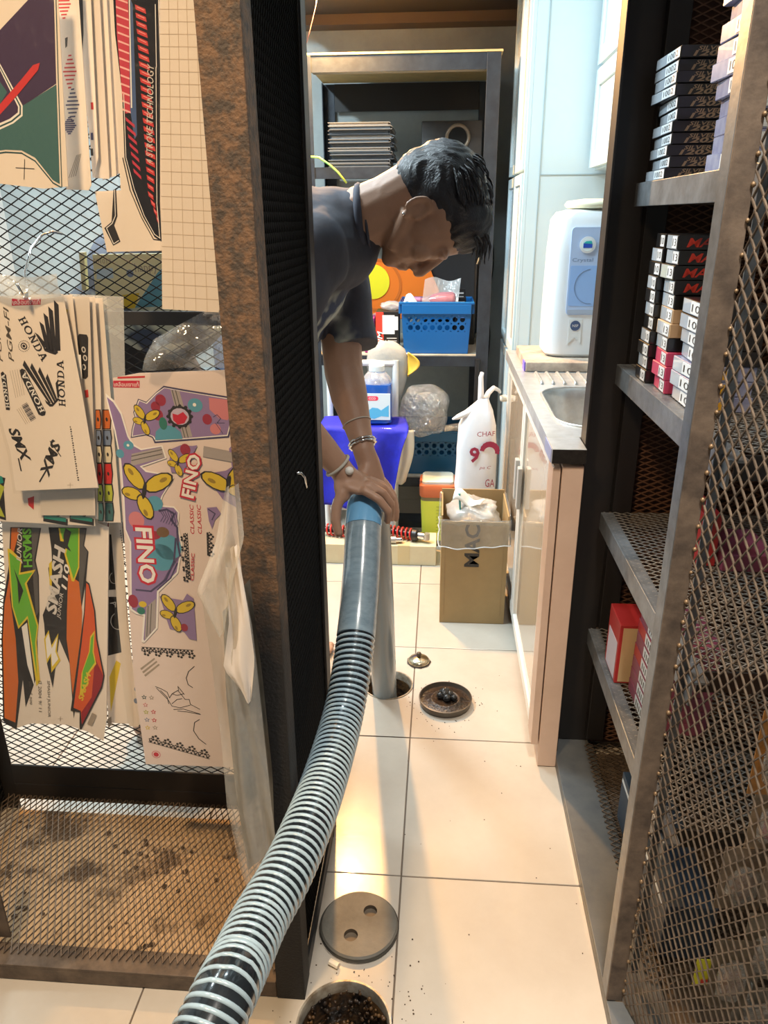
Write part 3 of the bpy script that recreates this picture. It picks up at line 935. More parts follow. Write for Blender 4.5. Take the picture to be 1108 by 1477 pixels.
# stack of folders
M_fold = [mat('folder_grey_%d' % k, c, .35) for k, c in enumerate(((.10, .115, .13), (.13, .15, .17), (.08, .085, .095)))]
M_fpage = mat('folder_edge', (.34, .30, .26), .6)
z = 1.3625
ORD = ['lowest', 'second', 'third', 'fourth', 'fifth', 'sixth', 'seventh', 'eighth', 'ninth', 'tenth', 'topmost']
rr = random.Random(4)
for k in range(11):
    h = rr.uniform(.0115, .0138)
    dx, dy = rr.uniform(-.006, .006), rr.uniform(-.01, .01)
    x0, x1 = -.402 + dx, -.182 + dx * 1.5
    t = thing('folder', '%s grey folder%s in the stack on the back rack' % (ORD[k], '' if k in (0, 10) else ' from the bottom'), 'folder', (-.29, 2.95, z), 'folders on the back rack')
    c = MB()
    c.prism([(x0, z), (x1 - .004, z), (x1, z + h * .25), (x1, z + h * .35), (x1 - .005, z + .0022), (x0, z + .0022)], 2.87 + dy, 3.08 + dy)
    c.prism([(x0, z + h - .0006), (x1 - .004, z + h - .0006), (x1 + .001, z + h * .65), (x1, z + h * .55), (x1 - .006, z + h - .0030), (x0, z + h - .0030)], 2.87 + dy, 3.08 + dy)
    c.build('cover', M_fold[k % 3], t)
    MB().box(x0 + .004, x1 - .008, 2.875 + dy, 3.075 + dy, z + .0024, z + h - .0032).build('pages', M_fpage if k in (4, 7, 10) else M_fold[(k + 1) % 3], t)
    z += h + .0002

# tower speaker
sp = thing('tower_speaker', 'black tower speaker with a round bass port on the back rack', 'speaker', (.03, 3.2, .7125))
M_sp = mat('speaker_vinyl', (.028, .025, .023), .45, col2=(.02, .018, .017), scale=60)
MB().box(-.088, .136, 3.105, 3.365, .713, 1.528).build('cabinet', M_sp, sp, bevel=.004, smooth=True)
MB().box(-.066, .128, 3.099, 3.1045, .73, 1.36).build('grille', mat('grille_cloth', (.018, .018, .02), .9), sp, bevel=.003)
MB().lathe([(.034, .004), (.034, -.002), (.041, -.007), (.046, -.004), (.047, .002)], (.046, 3.1025, 1.472), 40, 'Y', cap0=False, cap1=False).build('port_ring', mat('port_ring', (.20, .155, .11), .3, .3), sp, smooth=True)
MB().lathe([(.034, -.0022), (.001, -.0021)], (.046, 3.1025, 1.472), 32, 'Y', cap0=False).build('port', mat('port_black', (.002, .002, .002), .9), sp)


# blue plastic baskets with round holes
def basket(name, label, x0, x1, y0, y1, z0, z1, m, rows=2, cols=8):
    t = thing(name, label, 'basket', ((x0 + x1) / 2, (y0 + y1) / 2, z0))
    H = z1 - z0
    tp = .085                                   # taper of the walls towards the bottom

    def shell(u, v, side):                      # u 0..1 along the side, v 0..1 up; returns a point on the wall
        k = tp * (1 - v) * (x1 - x0)
        X0, X1, Y0, Y1 = x0 + k * .5, x1 - k * .5, y0 + k * .5, y1 - k * .5
        z = z0 + v * H
        return [(X0 + (X1 - X0) * u, Y0, z), (X1, Y0 + (Y1 - Y0) * u, z), (X1 - (X1 - X0) * u, Y1, z), (X0, Y1 - (Y1 - Y0) * u, z)][side]
    w = MB()
    for side in range(4):
        L = (x1 - x0) if side % 2 == 0 else (y1 - y0)
        nc = max(3, int(round(cols * L / (x1 - x0))))
        va, vb = .44, .76
        for (v0, v1) in ((0, va), (vb, 1)):
            w.add([shell(0, v0, side), shell(1, v0, side), shell(1, v1, side), shell(0, v1, side)], [(0, 1, 2, 3)])
        for r in range(rows):
            for c in range(nc):
                u0, u1 = .06 + .88 * c / nc, .06 + .88 * (c + 1) / nc
                v0, v1 = va + (vb - va) * r / rows, va + (vb - va) * (r + 1) / rows
                hu, hv = (u0 + u1) / 2, (v0 + v1) / 2
                rad = min((u1 - u0) * L, (v1 - v0) * H) * .34
                n = 16
                vs = []
                for k in range(n):
                    a = 2 * math.pi * k / n + math.pi / n
                    cc, ss = math.cos(a), math.sin(a)
                    q = 1 / max(abs(cc), abs(ss))
                    vs.append(shell(hu + cc * q * (u1 - u0) / 2, hv + ss * q * (v1 - v0) / 2, side))
                    vs.append(shell(hu + cc * rad / L, hv + ss * rad / H, side))
                w.add(vs, [(2 * k, 2 * ((k + 1) % n), 2 * ((k + 1) % n) + 1, 2 * k + 1) for k in range(n)])
        for u0, u1 in ((0, .06), (.94, 1)):
            w.add([shell(u0, va, side), shell(u1, va, side), shell(u1, vb, side), shell(u0, vb, side)], [(0, 1, 2, 3)])
    w.add([shell(0, 0.01, 0), shell(1, 0.01, 0), shell(1, .01, 1), shell(0, .01, 3)], [(0, 1, 2, 3)])
    w.build('tub', m, t, solid=.003)
    e = .006
    rm = MB()
    rm.tube([(x0 - e, y0 - e, z1), (x1 + e, y0 - e, z1), (x1 + e, y1 + e, z1), (x0 - e, y1 + e, z1)], .0055, 8, closed=True)
    rm.build('rim', m, t, smooth=2)
    lp = MB()
    lp.box(x0 + .002, x1 - .002, y0 - .0105, y0 - .0005, z1 - H * .21, z1 - .004)
    lp.box(x0 - .0105, x0 - .0005, y0 + .002, y1 - .002, z1 - H * .21, z1 - .004)
    lp.box(x1 + .0005, x1 + .0105, y0 + .002, y1 - .002, z1 - H * .21, z1 - .004)
    lp.build('lip', m, t, bevel=.002)
    return t


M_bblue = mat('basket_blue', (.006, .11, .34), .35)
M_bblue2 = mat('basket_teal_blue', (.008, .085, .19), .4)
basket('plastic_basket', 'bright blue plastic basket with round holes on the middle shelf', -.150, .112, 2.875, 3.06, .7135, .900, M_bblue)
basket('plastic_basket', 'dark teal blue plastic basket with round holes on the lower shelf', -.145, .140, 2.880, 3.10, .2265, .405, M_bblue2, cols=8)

# what lies in and beside the upper basket
t = thing('spray_bottle_bag', 'clear bag holding a pink bottle in the bright blue basket', 'bag', (0, 2.95, .74))
def pillow(cx, cy, cz, sx, sy, sz, seed, n=14, amp=.12, yaw=0.0, tilt=0.0):
    rr = random.Random(seed)
    ph = [rr.uniform(0, 6) for _ in range(6)]
    M = Matrix.Translation((cx, cy, cz)) @ Matrix.Rotation(yaw, 4, 'Z') @ Matrix.Rotation(tilt, 4, 'Y')
    vs = []
    fs = []
    for j in range(n + 1):
        th = math.pi * j / n
        for i in range(2 * n):
            a = math.pi * i / n
            e = .75
            f = lambda q: math.copysign(abs(q) ** e, q)
            x, y, zz = f(math.sin(th)) * f(math.cos(a)), f(math.sin(th)) * f(math.sin(a)), f(math.cos(th))
            k = 1 + amp * (math.sin(5 * x + ph[0]) * math.cos(4 * zz + ph[1]) + .5 * math.sin(9 * zz + 7 * x + ph[2]) + .4 * math.sin(11 * y + 8 * x + ph[3]))
            vs.append(tuple(M @ Vector((x * sx * k, y * sy * k, zz * sz * k))))
    for j in range(n):
        for i in range(2 * n):
            i2 = (i + 1) % (2 * n)
            fs.append((j * 2 * n + i, j * 2 * n + i2, (j + 1) * 2 * n + i2, (j + 1) * 2 * n + i))
    return MB().add(vs, fs)


M_film = clear('clear_film', gloss=.14, haze=.10, bump=.6, bscale=45)
M_film2 = clear('milky_film', (0.92, 0.93, 0.92), gloss=.12, haze=.30, bump=.7, bscale=38)
MB().grid(lambda u, v: (-.075 + .135 * u + .01 * v, 2.895 + .03 * math.sin(3 * u) + .04 * v, .885 + .095 * v + .008 * math.sin(7 * u)), 10, 8).build('film', M_film2, t, smooth=True)
MB().lathe([(.010, 0), (.010, .02), (.022, .05), (.030, .085), (.031, .125), (.024, .135)], (-.085, 2.935, .905), 20, 'X').build('bottle', mat('pink_clear', (.75, .30, .33), .15, trans=.4), t, smooth=True)
MB().lathe([(.011, -.02), (.011, .004)], (-.085, 2.935, .905), 14, 'X').build('bottle_cap', mat('pink_cap', (.75, .25, .38), .4), t, smooth=2)
for k, (x, y, w, h, tl) in enumerate(((.045, 2.985, .05, .225, .02), (.052, 2.945, .040, .195, -.04))):
    b = thing('parts_carton', ('taller black carton with white print standing in the blue basket', 'shorter black carton with blue label standing in the blue basket')[k], 'box', (x, y, .718))
    bo = MB().box(x - w / 2 + .02, x + w / 2 + .02, y, y + .03, .718, .718 + h).build('carton', M_blackp, b, bevel=.001)
    l = MB()
    for q in range(4):
        l.box(x - w * .36 + .02, x + w * .36 + .02, y - .0008, y - .0002, .718 + h - .020 - q * .014, .718 + h - .014 - q * .014)
    l.build('print', mat('carton_print', (.6, .6, .6), .5), b)
    if k == 1:
        MB().box(x - w * .4 + .02, x + w * .4 + .02, y - .0014, y - .0009, .718 + h - .075, .718 + h - .06).build('label', mat('carton_blue', (.12, .25, .65), .5), b)
o = MB().grid(lambda u, v: (-.145 + .05 * u + .012 * v, 2.885 + .02 * v, .895 + .012 * math.sin(5 * u) + .02 * v * (1 - u) + .012 * v), 6, 4).build('paper_scrap', mat('paper', (.75, .74, .70), .7), solid=.0008)
tag(o, 'crumpled white paper at the left corner of the blue basket', 'paper')
ob = thing('orange_board', 'orange plastic board with a yellow disc leaning on the middle shelf', 'board', (-.22, 3.0, .7125))
M_or = mat('orange_plastic', (.85, .20, .02), .4)
Mo = Matrix.Translation((-.172, 3.085, .905)) @ Matrix.Rotation(math.radians(-24), 4, 'Y')
MB().prism([(-.20, -.085), (.155, -.085), (.155, .13), (.12, .155), (-.20, .155)], -.010, .010).xf(Mo).build('board', M_or, ob, bevel=.003)
MB().lathe([(.066, -.0105), (.066, -.0135), (.05, -.0150), (.02, -.0155)], (-.070, 0, .092), 36, 'Y').xf(Mo).build('yellow_disc', mat('disc_yellow', (.90, .80, .03), .35), ob, smooth=2)
MB().lathe([(.100, -.0102), (.100, -.0120), (.090, -.0120), (.090, -.0102)], (-.062, 0, .075), 36, 'Y', cap0=False, cap1=False).xf(Mo).build('disc_rim', mat('orange_rim', (.62, .15, .02), .4), ob, smooth=2)
MB().box(-.135, -.08, -.0115, -.0105, -.055, -.02).xf(Mo).build('sticker', mat('sticker_pink', (.85, .45, .35), .5), ob)
kb = thing('boxed_kit', 'red and black boxed part marked KIM beside the blue basket', 'box', (-.2, 2.92, .7125))
MB().box(-.247, -.160, 2.885, 2.985, .7132, .868).build('carton', M_blackp, kb, bevel=.0015)
MB().box(-.2475, -.218, 2.8842, 2.8848, .7135, .866).build('red_panel', mat('box_red', (.72, .05, .03), .4), kb)
MB().box(-.222, -.176, 2.8836, 2.8840, .785, .855).build('label', mat('label_white', (.78, .80, .80), .5), kb)
MB().box(-.176, -.163, 2.8836, 2.8840, .800, .850).build('label', mat('label_white', (.78, .80, .80), .5), kb)
l = MB()
lettering(l, 'KIM', (-.2325, 2.8835, .765), (0, 0, 1), (-1, 0, 0), width=.062, height=.020, bold=.02, shear=.2)
l.build('lettering', M_white, kb)
l = MB()
for q in range(5):
    l.box(-.206 + (q % 2) * .004, -.168, 2.8836, 2.8840, .728 + q * .010, .731 + q * .010)
l.build('small_print', mat('carton_print', (.6, .6, .6), .5), kb)
o = pillow(-.19, 2.93, .885, .042, .035, .016, 3).build('crumpled_bag', M_film2, smooth=True)
tag(o, 'small crumpled clear bag lying on the red and black box', 'bag')
pb = thing('purple_case', 'purple plastic case standing beside the red and black box', 'case', (-.27, 2.93, .7125))
MB().box(-.292, -.252, 2.89, 2.98, .7132, .845).build('shell', mat('purple_plastic', (.30, .03, .22), .35), pb, bevel=.004)
MB().box(-.286, -.258, 2.8885, 2.8897, .722, .83).build('inset', mat('purple_dark', (.16, .015, .12), .4), pb)
o = MB().grid(lambda u, v: (-.255 + .13 * u, 2.862 + .10 * v, .7136 + .0015 * math.sin(9 * u)), 8, 3).build('paper_sheet', mat('paper', (.75, .74, .70), .7), solid=.0006)
tag(o, 'white paper lying on the middle shelf under the boxes', 'paper')
# ================================================================ things standing between the drains and the back rack
# carton with a bin liner
M_kraft = mat('kraft_card', (.36, .25, .115), .75, col2=(.31, .215, .10), scale=7, bump=.1, bscale=50)
cx0, cx1, cy0, cy1, ch_ = .014, .216, 2.088, 2.300, .365
kb = thing('cardboard_carton', 'open brown cardboard carton lined with a clear plastic bag', 'carton', (.115, 2.19, 0))
w = .004
MB().box(cx0, cx1, cy0, cy0 + w, .001, ch_ - .018).build('front_panel', M_kraft, kb, bevel=.0006)
MB().box(cx0, cx1, cy1 - w, cy1, .001, ch_ + .012).build('back_panel', M_kraft, kb, bevel=.0006)
MB().box(cx0, cx0 + w, cy0 + w, cy1 - w, .001, ch_).build('side_panel', M_kraft, kb)
MB().box(cx1 - w, cx1, cy0 + w, cy1 - w, .001, ch_).build('side_panel', M_kraft, kb)
MB().box(cx0 + w, cx1 - w, cy0 + w, cy1 - w, .001, .005).build('bottom_panel', M_kraft, kb)
l = MB()
lettering(l, 'MAC', (.108, cy0 - .0006, .268), (0, 0, 1), (-1, 0, 0), width=.140, height=.046, bold=.025)
l.build('lettering', mat('ink_black', (.03, .028, .025), .6), kb)
l = MB()
for x in (cx0 + .012, cx1 - .014):
    l.box(x, x + .0012, cy0 - .0005, cy0 - .0001, .03, ch_ - .03)
l.build('crease', mat('crease', (.30, .20, .10), .8), kb)


def liner(u, v):
    """clear bag: folded over the rim and hanging down outside"""
    a = u * 2 * math.pi
    cxm, cym = (cx0 + cx1) / 2, (cy0 + cy1) / 2
    hx, hy = (cx1 - cx0) / 2 + .006, (cy1 - cy0) / 2 + .006
    c, s_ = math.cos(a), math.sin(a)
    q = 1 / max(abs(c), abs(s_))
    k = 1 + .04 * v * (1 + math.sin(9 * a)) * .5
    if v < .12:
        k = .93 + .07 * v / .12
    x, y = cxm + c * q * hx * k, cym + s_ * q * hy * k
    z = ch_ + .006 - max(0, v - .12) * (.105 + .006 * math.sin(3 * a + 1)) + .002 * math.sin(13 * a) - (.012 if s_ < -.5 else 0)
    if v < .12:
        z -= .03 * (.12 - v) / .12
    return (x, y, z)


lb = thing('bin_liner', 'clear plastic bag folded over the rim of the brown carton', 'bag', (.115, 2.19, .3))
MB().grid(liner, 72, 10).build('bag_film', clear('liner_film', gloss=.10, haze=.10, bump=.5, bscale=22), lb, smooth=True)
hem = [liner(k / 72, 1.0) for k in range(72)]
MB().tube(hem, .0018, 5, closed=True).build('bag_hem', clear('hem_film', gloss=.15, haze=.55, bump=.2), lb, smooth=True)
o = pillow(.115, 2.195, .335, .078, .078, .040, 9, amp=.16).build('crumpled_bag', M_film2, smooth=True)
tag(o, 'heap of crumpled clear and white plastic in the lined carton', 'bag')
o = MB().grid(lambda u, v: (.045 + .085 * u + .02 * v, 2.14 + .05 * v, .375 + .050 * (1 - u) * (.4 + .6 * math.sin(3.1 * v)) + .008 * math.sin(8 * u)), 10, 8).build('tissue', mat('tissue_white', (.80, .79, .74), .8), smooth=True, solid=.001)
tag(o, 'crumpled white tissue on top of the lined carton', 'tissue')
o = MB().tube([(.072, 2.15, .34), (.066, 2.15, .415)], .0035, 8).build('drinking_straw', mat('straw_teal', (.10, .40, .42), .4), smooth=2)
tag(o, 'teal drinking straw poking out of the lined carton', 'straw')

# white shopping bag hung on the cupboard knob
sb = thing('shopping_bag', 'white plastic shopping bag with dark red print hanging on the cupboard knob', 'bag', (.13, 2.50, .25))
M_bag = mat('bag_white', (.78, .82, .88), .4, bump=.5, bscale=18, var=.06, scale=12)
secs = []
rr = random.Random(5)
for z, hw, hd, cx in ((.215, .052, .030, .130), (.24, .066, .042, .130), (.33, .070, .046, .130), (.45, .068, .045, .130), (.54, .062, .040, .130), (.585, .048, .030, .135), (.615, .024, .018, .145), (.63, .014, .012, .150)):
    secs.append([(cx + hw * math.copysign(abs(math.cos(a)) ** .6, math.cos(a)) * (1 + .05 * math.sin(5 * a + z * 30)), 2.50 + hd * math.copysign(abs(math.sin(a)) ** .8, math.sin(a)) * (1 + .10 * math.sin(7 * a + z * 25)), z) for a in [2 * math.pi * k / 36 for k in range(36)]])
bg = MB()
bg.add([p for L in secs for p in L], [(i * 36 + k, i * 36 + (k + 1) % 36, (i + 1) * 36 + (k + 1) % 36, (i + 1) * 36 + k) for i in range(len(secs) - 1) for k in range(36)] + [tuple(range(36))])
bg.build('bag_body', M_bag, sb, smooth=True)
MB().tube([(.150, 2.50, .615), (.165, 2.535, .640), (.185, 2.58, .648), (.206, 2.615, .632), (.211, 2.628, .622)], [.012, .009, .008, .006, .005], 8).build('handle', M_bag, sb, smooth=True)
MB().tube([(.140, 2.50, .60), (.138, 2.50, .64), (.136, 2.505, .70), (.140, 2.51, .715)], [.013, .010, .008, .006], 8).build('handle', M_bag, sb, smooth=True)
MB().tube([(.138, 2.49, .595), (.105, 2.485, .588), (.062, 2.475, .570), (.044, 2.475, .562)], [.014, .013, .009, .003], 8).build('bag_ear', M_bag, sb, smooth=True)
M_dred = mat('print_dark_red', (.30, .02, .06), .5)
l = MB()
yb = 2.4480
lettering(l, 'CHAF', (.158, yb, .520), (.97, .12, .03), (0, 0, 1), width=.062, height=.017)
l.build('lettering', M_dred, sb)
l = MB()
for k in range(9):
    a0, a1 = math.radians(170 - k * 20), math.radians(170 - (k + 1) * 20)
    r0, r1 = .034 + .005 * math.sin(k * .4), .019
    cxx, czz = .172, .455
    l.add([(cxx + r0 * math.cos(a0), yb + .001, czz + r0 * math.sin(a0)), (cxx + r0 * math.cos(a1), yb + .001, czz + r0 * math.sin(a1)),
           (cxx + r1 * math.cos(a1), yb + .001, czz + r1 * math.sin(a1)), (cxx + r1 * math.cos(a0), yb + .001, czz + r1 * math.sin(a0))], [(0, 1, 2, 3)])
lettering(l, '9', (.122, yb + .001, .445), (1, 0, 0), (0, 0, 1), height=.055, bold=.03)
l.build('emblem', M_dred, sb)
l = MB()
lettering(l, 'pa C', (.160, yb, .400), (1, .1, 0), (0, 0, 1), width=.040, height=.014, shear=.3)
l.build('lettering', M_dred, sb)
l = MB()
lettering(l, 'GA', (.178, yb + .002, .345), (1, .1, 0), (0, 0, 1), width=.032, height=.028)
l.build('lettering', M_dred, sb)
l = MB()
lettering(l, 'ANT', (.176, yb + .004, .295), (1, .1, 0), (0, 0, 1), width=.046, height=.016)
l.build('lettering', M_dred, sb)
o = MB().tube([(.139, 2.842, .455), (.139, 2.842, .70)], .0095, 10).build('umbrella_handle', M_blackp, smooth=2)
tag(o, 'black round handle standing behind the white shopping bag', 'handle')

# tub with an orange lid and yellow label
tb = thing('plastic_tub', 'square plastic tub with orange lid and yellow label beside the carton', 'tub', (0, 2.72, 0))
M_clearp = clear('tub_plastic', (.85, .88, .85), gloss=.15, haze=.35, bump=.1)


def rr_stack(levels, x, y, r, n=5):
    secs = [[(a, b, z) for a, b in rrect(x - h, x + h, y - h, y + h, r, n)] for z, h in levels]
    k_ = len(secs[0])
    return MB().add([p for L in secs for p in L], [(i * k_ + k, i * k_ + (k + 1) % k_, (i + 1) * k_ + (k + 1) % k_, (i + 1) * k_ + k) for i in range(len(secs) - 1) for k in range(k_)] +
                    [tuple(range(k_ - 1, -1, -1)), tuple((len(secs) - 1) * k_ + k for k in range(k_))])


rr_stack([(.001, .052), (.006, .055), (.215, .064)], 0, 2.735, .018).build('tub_body', mat('tub_dark', (.22, .20, .10), .35), tb, smooth=2)
rr_stack([(.025, .0575), (.190, .0645)], 0, 2.735, .018).build('yellow_label', mat('label_yellow', (.72, .78, .08), .45), tb, smooth=2)
rr_stack([(.205, .066), (.210, .069), (.252, .070), (.256, .067)], 0, 2.735, .020).build('orange_lid', mat('lid_orange', (.62, .16, .06), .4), tb, smooth=2)
rr_stack([(.2562, .060), (.266, .060), (.270, .056)], 0, 2.735, .016).build('lid_top', mat('lid_pale', (.58, .66, .62), .25), tb, smooth=2)
l = MB()
for q in range(9):
    l.box(-.004, .048 - (q % 3) * .010, 2.6695 - .0, 2.6702, .055 + q * .014, .0575 + q * .014)
l.build('label_print', mat('print_olive', (.40, .42, .05), .5), tb)

# low carton with two shock absorbers on top
M_pale = mat('pale_carton', (.66, .60, .40), .6, col2=(.58, .50, .33), scale=6)
lc = thing('flat_carton', 'flat cream cardboard carton lying on the tiles under the springs', 'carton', (-.21, 2.56, 0))
MB().box(-.43, -.001, 2.500, 2.632, .001, .078).build('carton', M_pale, lc, bevel=.002)
MB().box(-.142, -.098, 2.4992, 2.6322, .0012, .0788).build('tape', mat('tape_tan', (.60, .50, .28), .3), lc)


def shock(name, label, p0, p1, r, turns, m):
    p0, p1 = Vector(p0), Vector(p1)
    ax = (p1 - p0).normalized()
    L_ = (p1 - p0).length
    a = ax.orthogonal().normalized()
    b = ax.cross(a)
    t = thing(name, label, 'shock absorber', tuple((p0 + p1) / 2 - Vector((0, 0, r))))
    MB().tube([p0, p1 - ax * .03], r * .48, 14).build('damper', M_blackp, t, smooth=2)
    hp = []
    for k in range(turns * 18 + 1):
        an = 2 * math.pi * k / 18
        hp.append(p0 + ax * (.012 + (L_ - .06) * k / (turns * 18)) + (a * math.cos(an) + b * math.sin(an)) * (r - .0035))
    MB().tube(hp, .0033, 7).build('coil_spring', mat('spring_red', (.62, .035, .03), .3), t, smooth=True)
    MB().tube([p1 - ax * .052, p1 - ax * .036, p1 - ax * .030], [r, r, r * .7], 18).build('spring_cup', M_blackp, t, smooth=2)
    MB().tube([p1 - ax * .034, p1 - ax * .006], r * .62, 12).build('end_fitting', M_chrome, t, smooth=2)
    up = Vector((0, 0, 1))
    MB().tube([p1 + b * -.012 * 0 - up * .012, p1 + up * .012], .0125, 14).build('eye_bush', mat('cast_alloy', (.55, .54, .50), .4, .8), t, smooth=2)
    return t


shock('shock_absorber', 'red coil spring shock absorber nearer the carton\'s right end', (-.235, 2.600, .1035), (-.038, 2.532, .1035), .0235, 9, None)
shock('shock_absorber', 'red coil spring shock absorber behind the hose at the left', (-.425, 2.582, .1035), (-.245, 2.545, .1035), .0235, 8, None)
t = thing('alloy_sleeve', 'short silver metal sleeve lying beside the red springs', 'metal part', (-.19, 2.53, .09))
MB().tube([(-.215, 2.515, .0925), (-.15, 2.522, .0925)], .0135, 16).build('sleeve', mat('cast_alloy', (.55, .54, .50), .4, .8), t, smooth=2)
MB().tube([(-.149, 2.522, .0925), (-.128, 2.524, .0925)], .0095, 14).build('tip', M_chrome, t, smooth=2)

# white chair with a jug on it
M_wt = mat('white_tube', (.72, .76, .78), .3)
chx0, chx1, chy0, chy1, sz = -.420, -.168, 2.660, 2.805, .480
ch = thing('white_chair', 'white tubular chair with a jug and cloth on its seat', 'chair', (-.29, 2.73, 0))
for x in (chx0, chx1):
    MB().tube([(x, chy0, .001), (x, chy0, sz - .01)], .0115, 12).build('leg', M_wt, ch, smooth=2)
    MB().tube([(x, chy1, .001), (x, chy1, .70)], .0115, 12).build('leg', M_wt, ch, smooth=2)
MB().box(chx0 - .012, chx1 + .012, chy0 - .02, chy1 + .012, sz - .012, sz + .002).build('seat', M_wt, ch, bevel=.004)
MB().tube([(chx0, chy0, .16), (chx1, chy0, .16)], .008, 10).build('rung', M_wt, ch, smooth=2)
MB().tube([(chx1, chy0, .16), (chx1, chy1, .16)], .008, 10).build('rung', M_wt, ch, smooth=2)
MB().tube([(chx0, chy1, .69), (chx1, chy1, .69)], .0115, 12).build('backrest', M_wt, ch, smooth=2)
# blue cloth on the seat
cl = MB()


def cloth(u, v):
    x = -.440 + .330 * u
    fold = .012 * math.sin(8 * u + 2 * v) + .006 * math.sin(17 * u)
    tv = .30
    if v < tv:
        return (x - .02 * (1 - v / tv) * u, 2.790 - .145 * v / tv, sz + .0062 + .002 * math.sin(8 * u))
    d2 = (v - tv) / (1 - tv)
    ln = .30 - .02 * u if u < .15 else (.20 + .10 * math.sin(5 * u) if u < .55 else .12 + 1.05 * (u - .55) if u < .80 else max(.06, .38 - 1.6 * (u - .80)))
    return (x - .030 * d2 * max(0, u - .6) * 2, 2.630 - .020 * min(1, d2 * 3) + fold * min(1, d2 * 3), sz + .006 - d2 * ln - (.010 * u if d2 < .3 else .010 * u))


cl.grid(cloth, 40, 36)
o = cl.build('blue_cloth', mat('cloth_blue', (.012, .018, .52), .75, var=.35, scale=14, bump=.5, bscale=26), smooth=True, solid=.0016)
tag(o, 'royal blue cloth draped over the white chair seat', 'cloth')
o = MB().grid(lambda u, v: (-.158 + .062 * u * (1 - .35 * v) + .010 * math.sin(4 * v), 2.668 + .012 * math.sin(7 * u) + .05 * u, sz + .004 - .235 * v - .03 * u * (1 - v)), 12, 16).build('cream_cloth', mat('cloth_cream', (.66, .65, .57), .8, bump=.4, bscale=25), smooth=True, solid=.003)
tag(o, 'cream cloth hanging at the right side of the white chair', 'cloth')
o = MB().box(-.365, -.325, 2.628, 2.631, sz - .052, sz - .004).build('paper_tag', mat('label_white', (.78, .80, .80), .5))
tag(o, 'small white paper tag in front of the white chair', 'tag')
# jug of blue liquid
jx, jy, jz = -.232, 2.722, sz + .0095
jg = thing('liquid_jug', 'clear jug of blue liquid with a pale label on the white chair', 'jug', (jx, jy, jz))
MB().add(*(lambda m: (m.v, m.f))(rr_stack([(jz, .050), (jz + .006, .056), (jz + .135, .057), (jz + .145, .055)], jx, jy, .018))).build('liquid', mat('jug_blue', (.02, .12, .55), .12, trans=.25, coat=.5), jg, smooth=2)
MB().lathe([(.056, .146), (.052, .160), (.036, .180), (.026, .188)], (jx, jy, jz), 28, cap0=False).build('shoulder', clear('jug_clear', (.85, .90, .95), gloss=.15, haze=.25, bump=.1), jg, smooth=True)
MB().lathe([(.026, .186), (.029, .188), (.029, .207), (.027, .209)], (jx, jy, jz), 24).build('cap', mat('cap_pale', (.62, .70, .74), .4), jg, smooth=2)
lbz = jz + .018
MB().box(jx - .052, jx + .0535, jy - .0592, jy - .0575, lbz, lbz + .098).build('label', mat('jug_label', (.66, .76, .84), .4), jg, bevel=.0005)
l = MB().prism(rrect(jx - .040, jx + .010, lbz + .072, lbz + .088, .0075, 4), jy - .0598, jy - .0593)
l.build('red_badge', mat('badge_red', (.80, .05, .12), .4), jg)
l = MB()
lettering(l, 'CCO', (jx - .012, jy - .0601, lbz + .080), (1, 0, 0), (0, 0, 1), height=.0085, bold=.02)
l.build('lettering', M_white, jg)
l = MB().prism([(jx - .030, lbz + .008), (jx - .005, lbz + .004), (jx + .02, lbz + .014), (jx + .048, lbz + .012), (jx + .048, lbz + .056), (jx + .020, lbz + .036), (jx + .008, lbz + .044), (jx - .012, lbz + .046), (jx - .028, lbz + .034)], jy - .0597, jy - .0593)
l.build('blue_swoosh', mat('swoosh_blue', (.10, .45, .75), .4), jg)
# grey cap with a yellow peak hung on the chair back
cp = thing('cloth_cap', 'grey cloth cap with a yellow peak hung on the chair back', 'cap', (-.2, 2.78, .50))
secs = []
for z, hw, hd, cx in ((.500, .030, .010, -.195), (.55, .052, .018, -.200), (.62, .072, .028, -.200), (.69, .080, .034, -.200), (.735, .070, .030, -.203), (.758, .042, .018, -.206), (.766, .012, .006, -.206)):
    secs.append([(cx + hw * math.cos(a), 2.832 + hd * math.sin(a), z + .004 * math.sin(3 * a)) for a in [2 * math.pi * k / 28 for k in range(28)]])
cp_ = MB().add([p for L in secs for p in L], [(i * 28 + k, i * 28 + (k + 1) % 28, (i + 1) * 28 + (k + 1) % 28, (i + 1) * 28 + k) for i in range(len(secs) - 1) for k in range(28)] + [tuple(range(28)), tuple(6 * 28 + k for k in range(28))])
cp_.build('crown', mat('cap_grey', (.34, .36, .35), .85, bump=.3, bscale=70, var=.12), cp, smooth=True)
MB().grid(lambda u, v: (-.122 + .045 * math.sin(math.pi * v) * u, 2.824 - .02 * u, .635 + .085 * v + .01 * u), 6, 14).build('peak', mat('peak_yellow', (.80, .50, .06), .5), cp, smooth=True, solid=.004)
# bubble wrap bundle
o = pillow(-.058, 2.800, .512, .092, .052, .098, 12, n=26, amp=.05)
o = o.build('bubble_wrap', clear('bubble_film', (.88, .90, .90), gloss=.24, haze=.07, bump=1.0, bscale=75), smooth=True)
tag(o, 'bundle of clear bubble wrap leaning above the lower blue basket', 'bubble wrap')
o = pillow(-.052, 2.806, .530, .050, .026, .050, 13, n=14, amp=.08).build('wrapped_part', mat('wrapped_grey', (.22, .24, .25), .6, var=.5, scale=20))
tag(o, 'dark grey part showing through the bubble wrap', 'part')
o = MB().tube([(.018, 2.84, .43), (.095, 2.85, .44)], .014, 10).build('bagged_rod', clear('bubble_film', (.88, .90, .90)), smooth=2)
tag(o, 'short bagged rod between bubble wrap and shopping bag', 'rod')
o = MB().box(-.19, .0, 2.86, 2.95, .001, .03).build('floor_bar', M_dsteel, bevel=.002)
tag(o, 'dark flat bar lying on the floor under the back rack', 'bar')
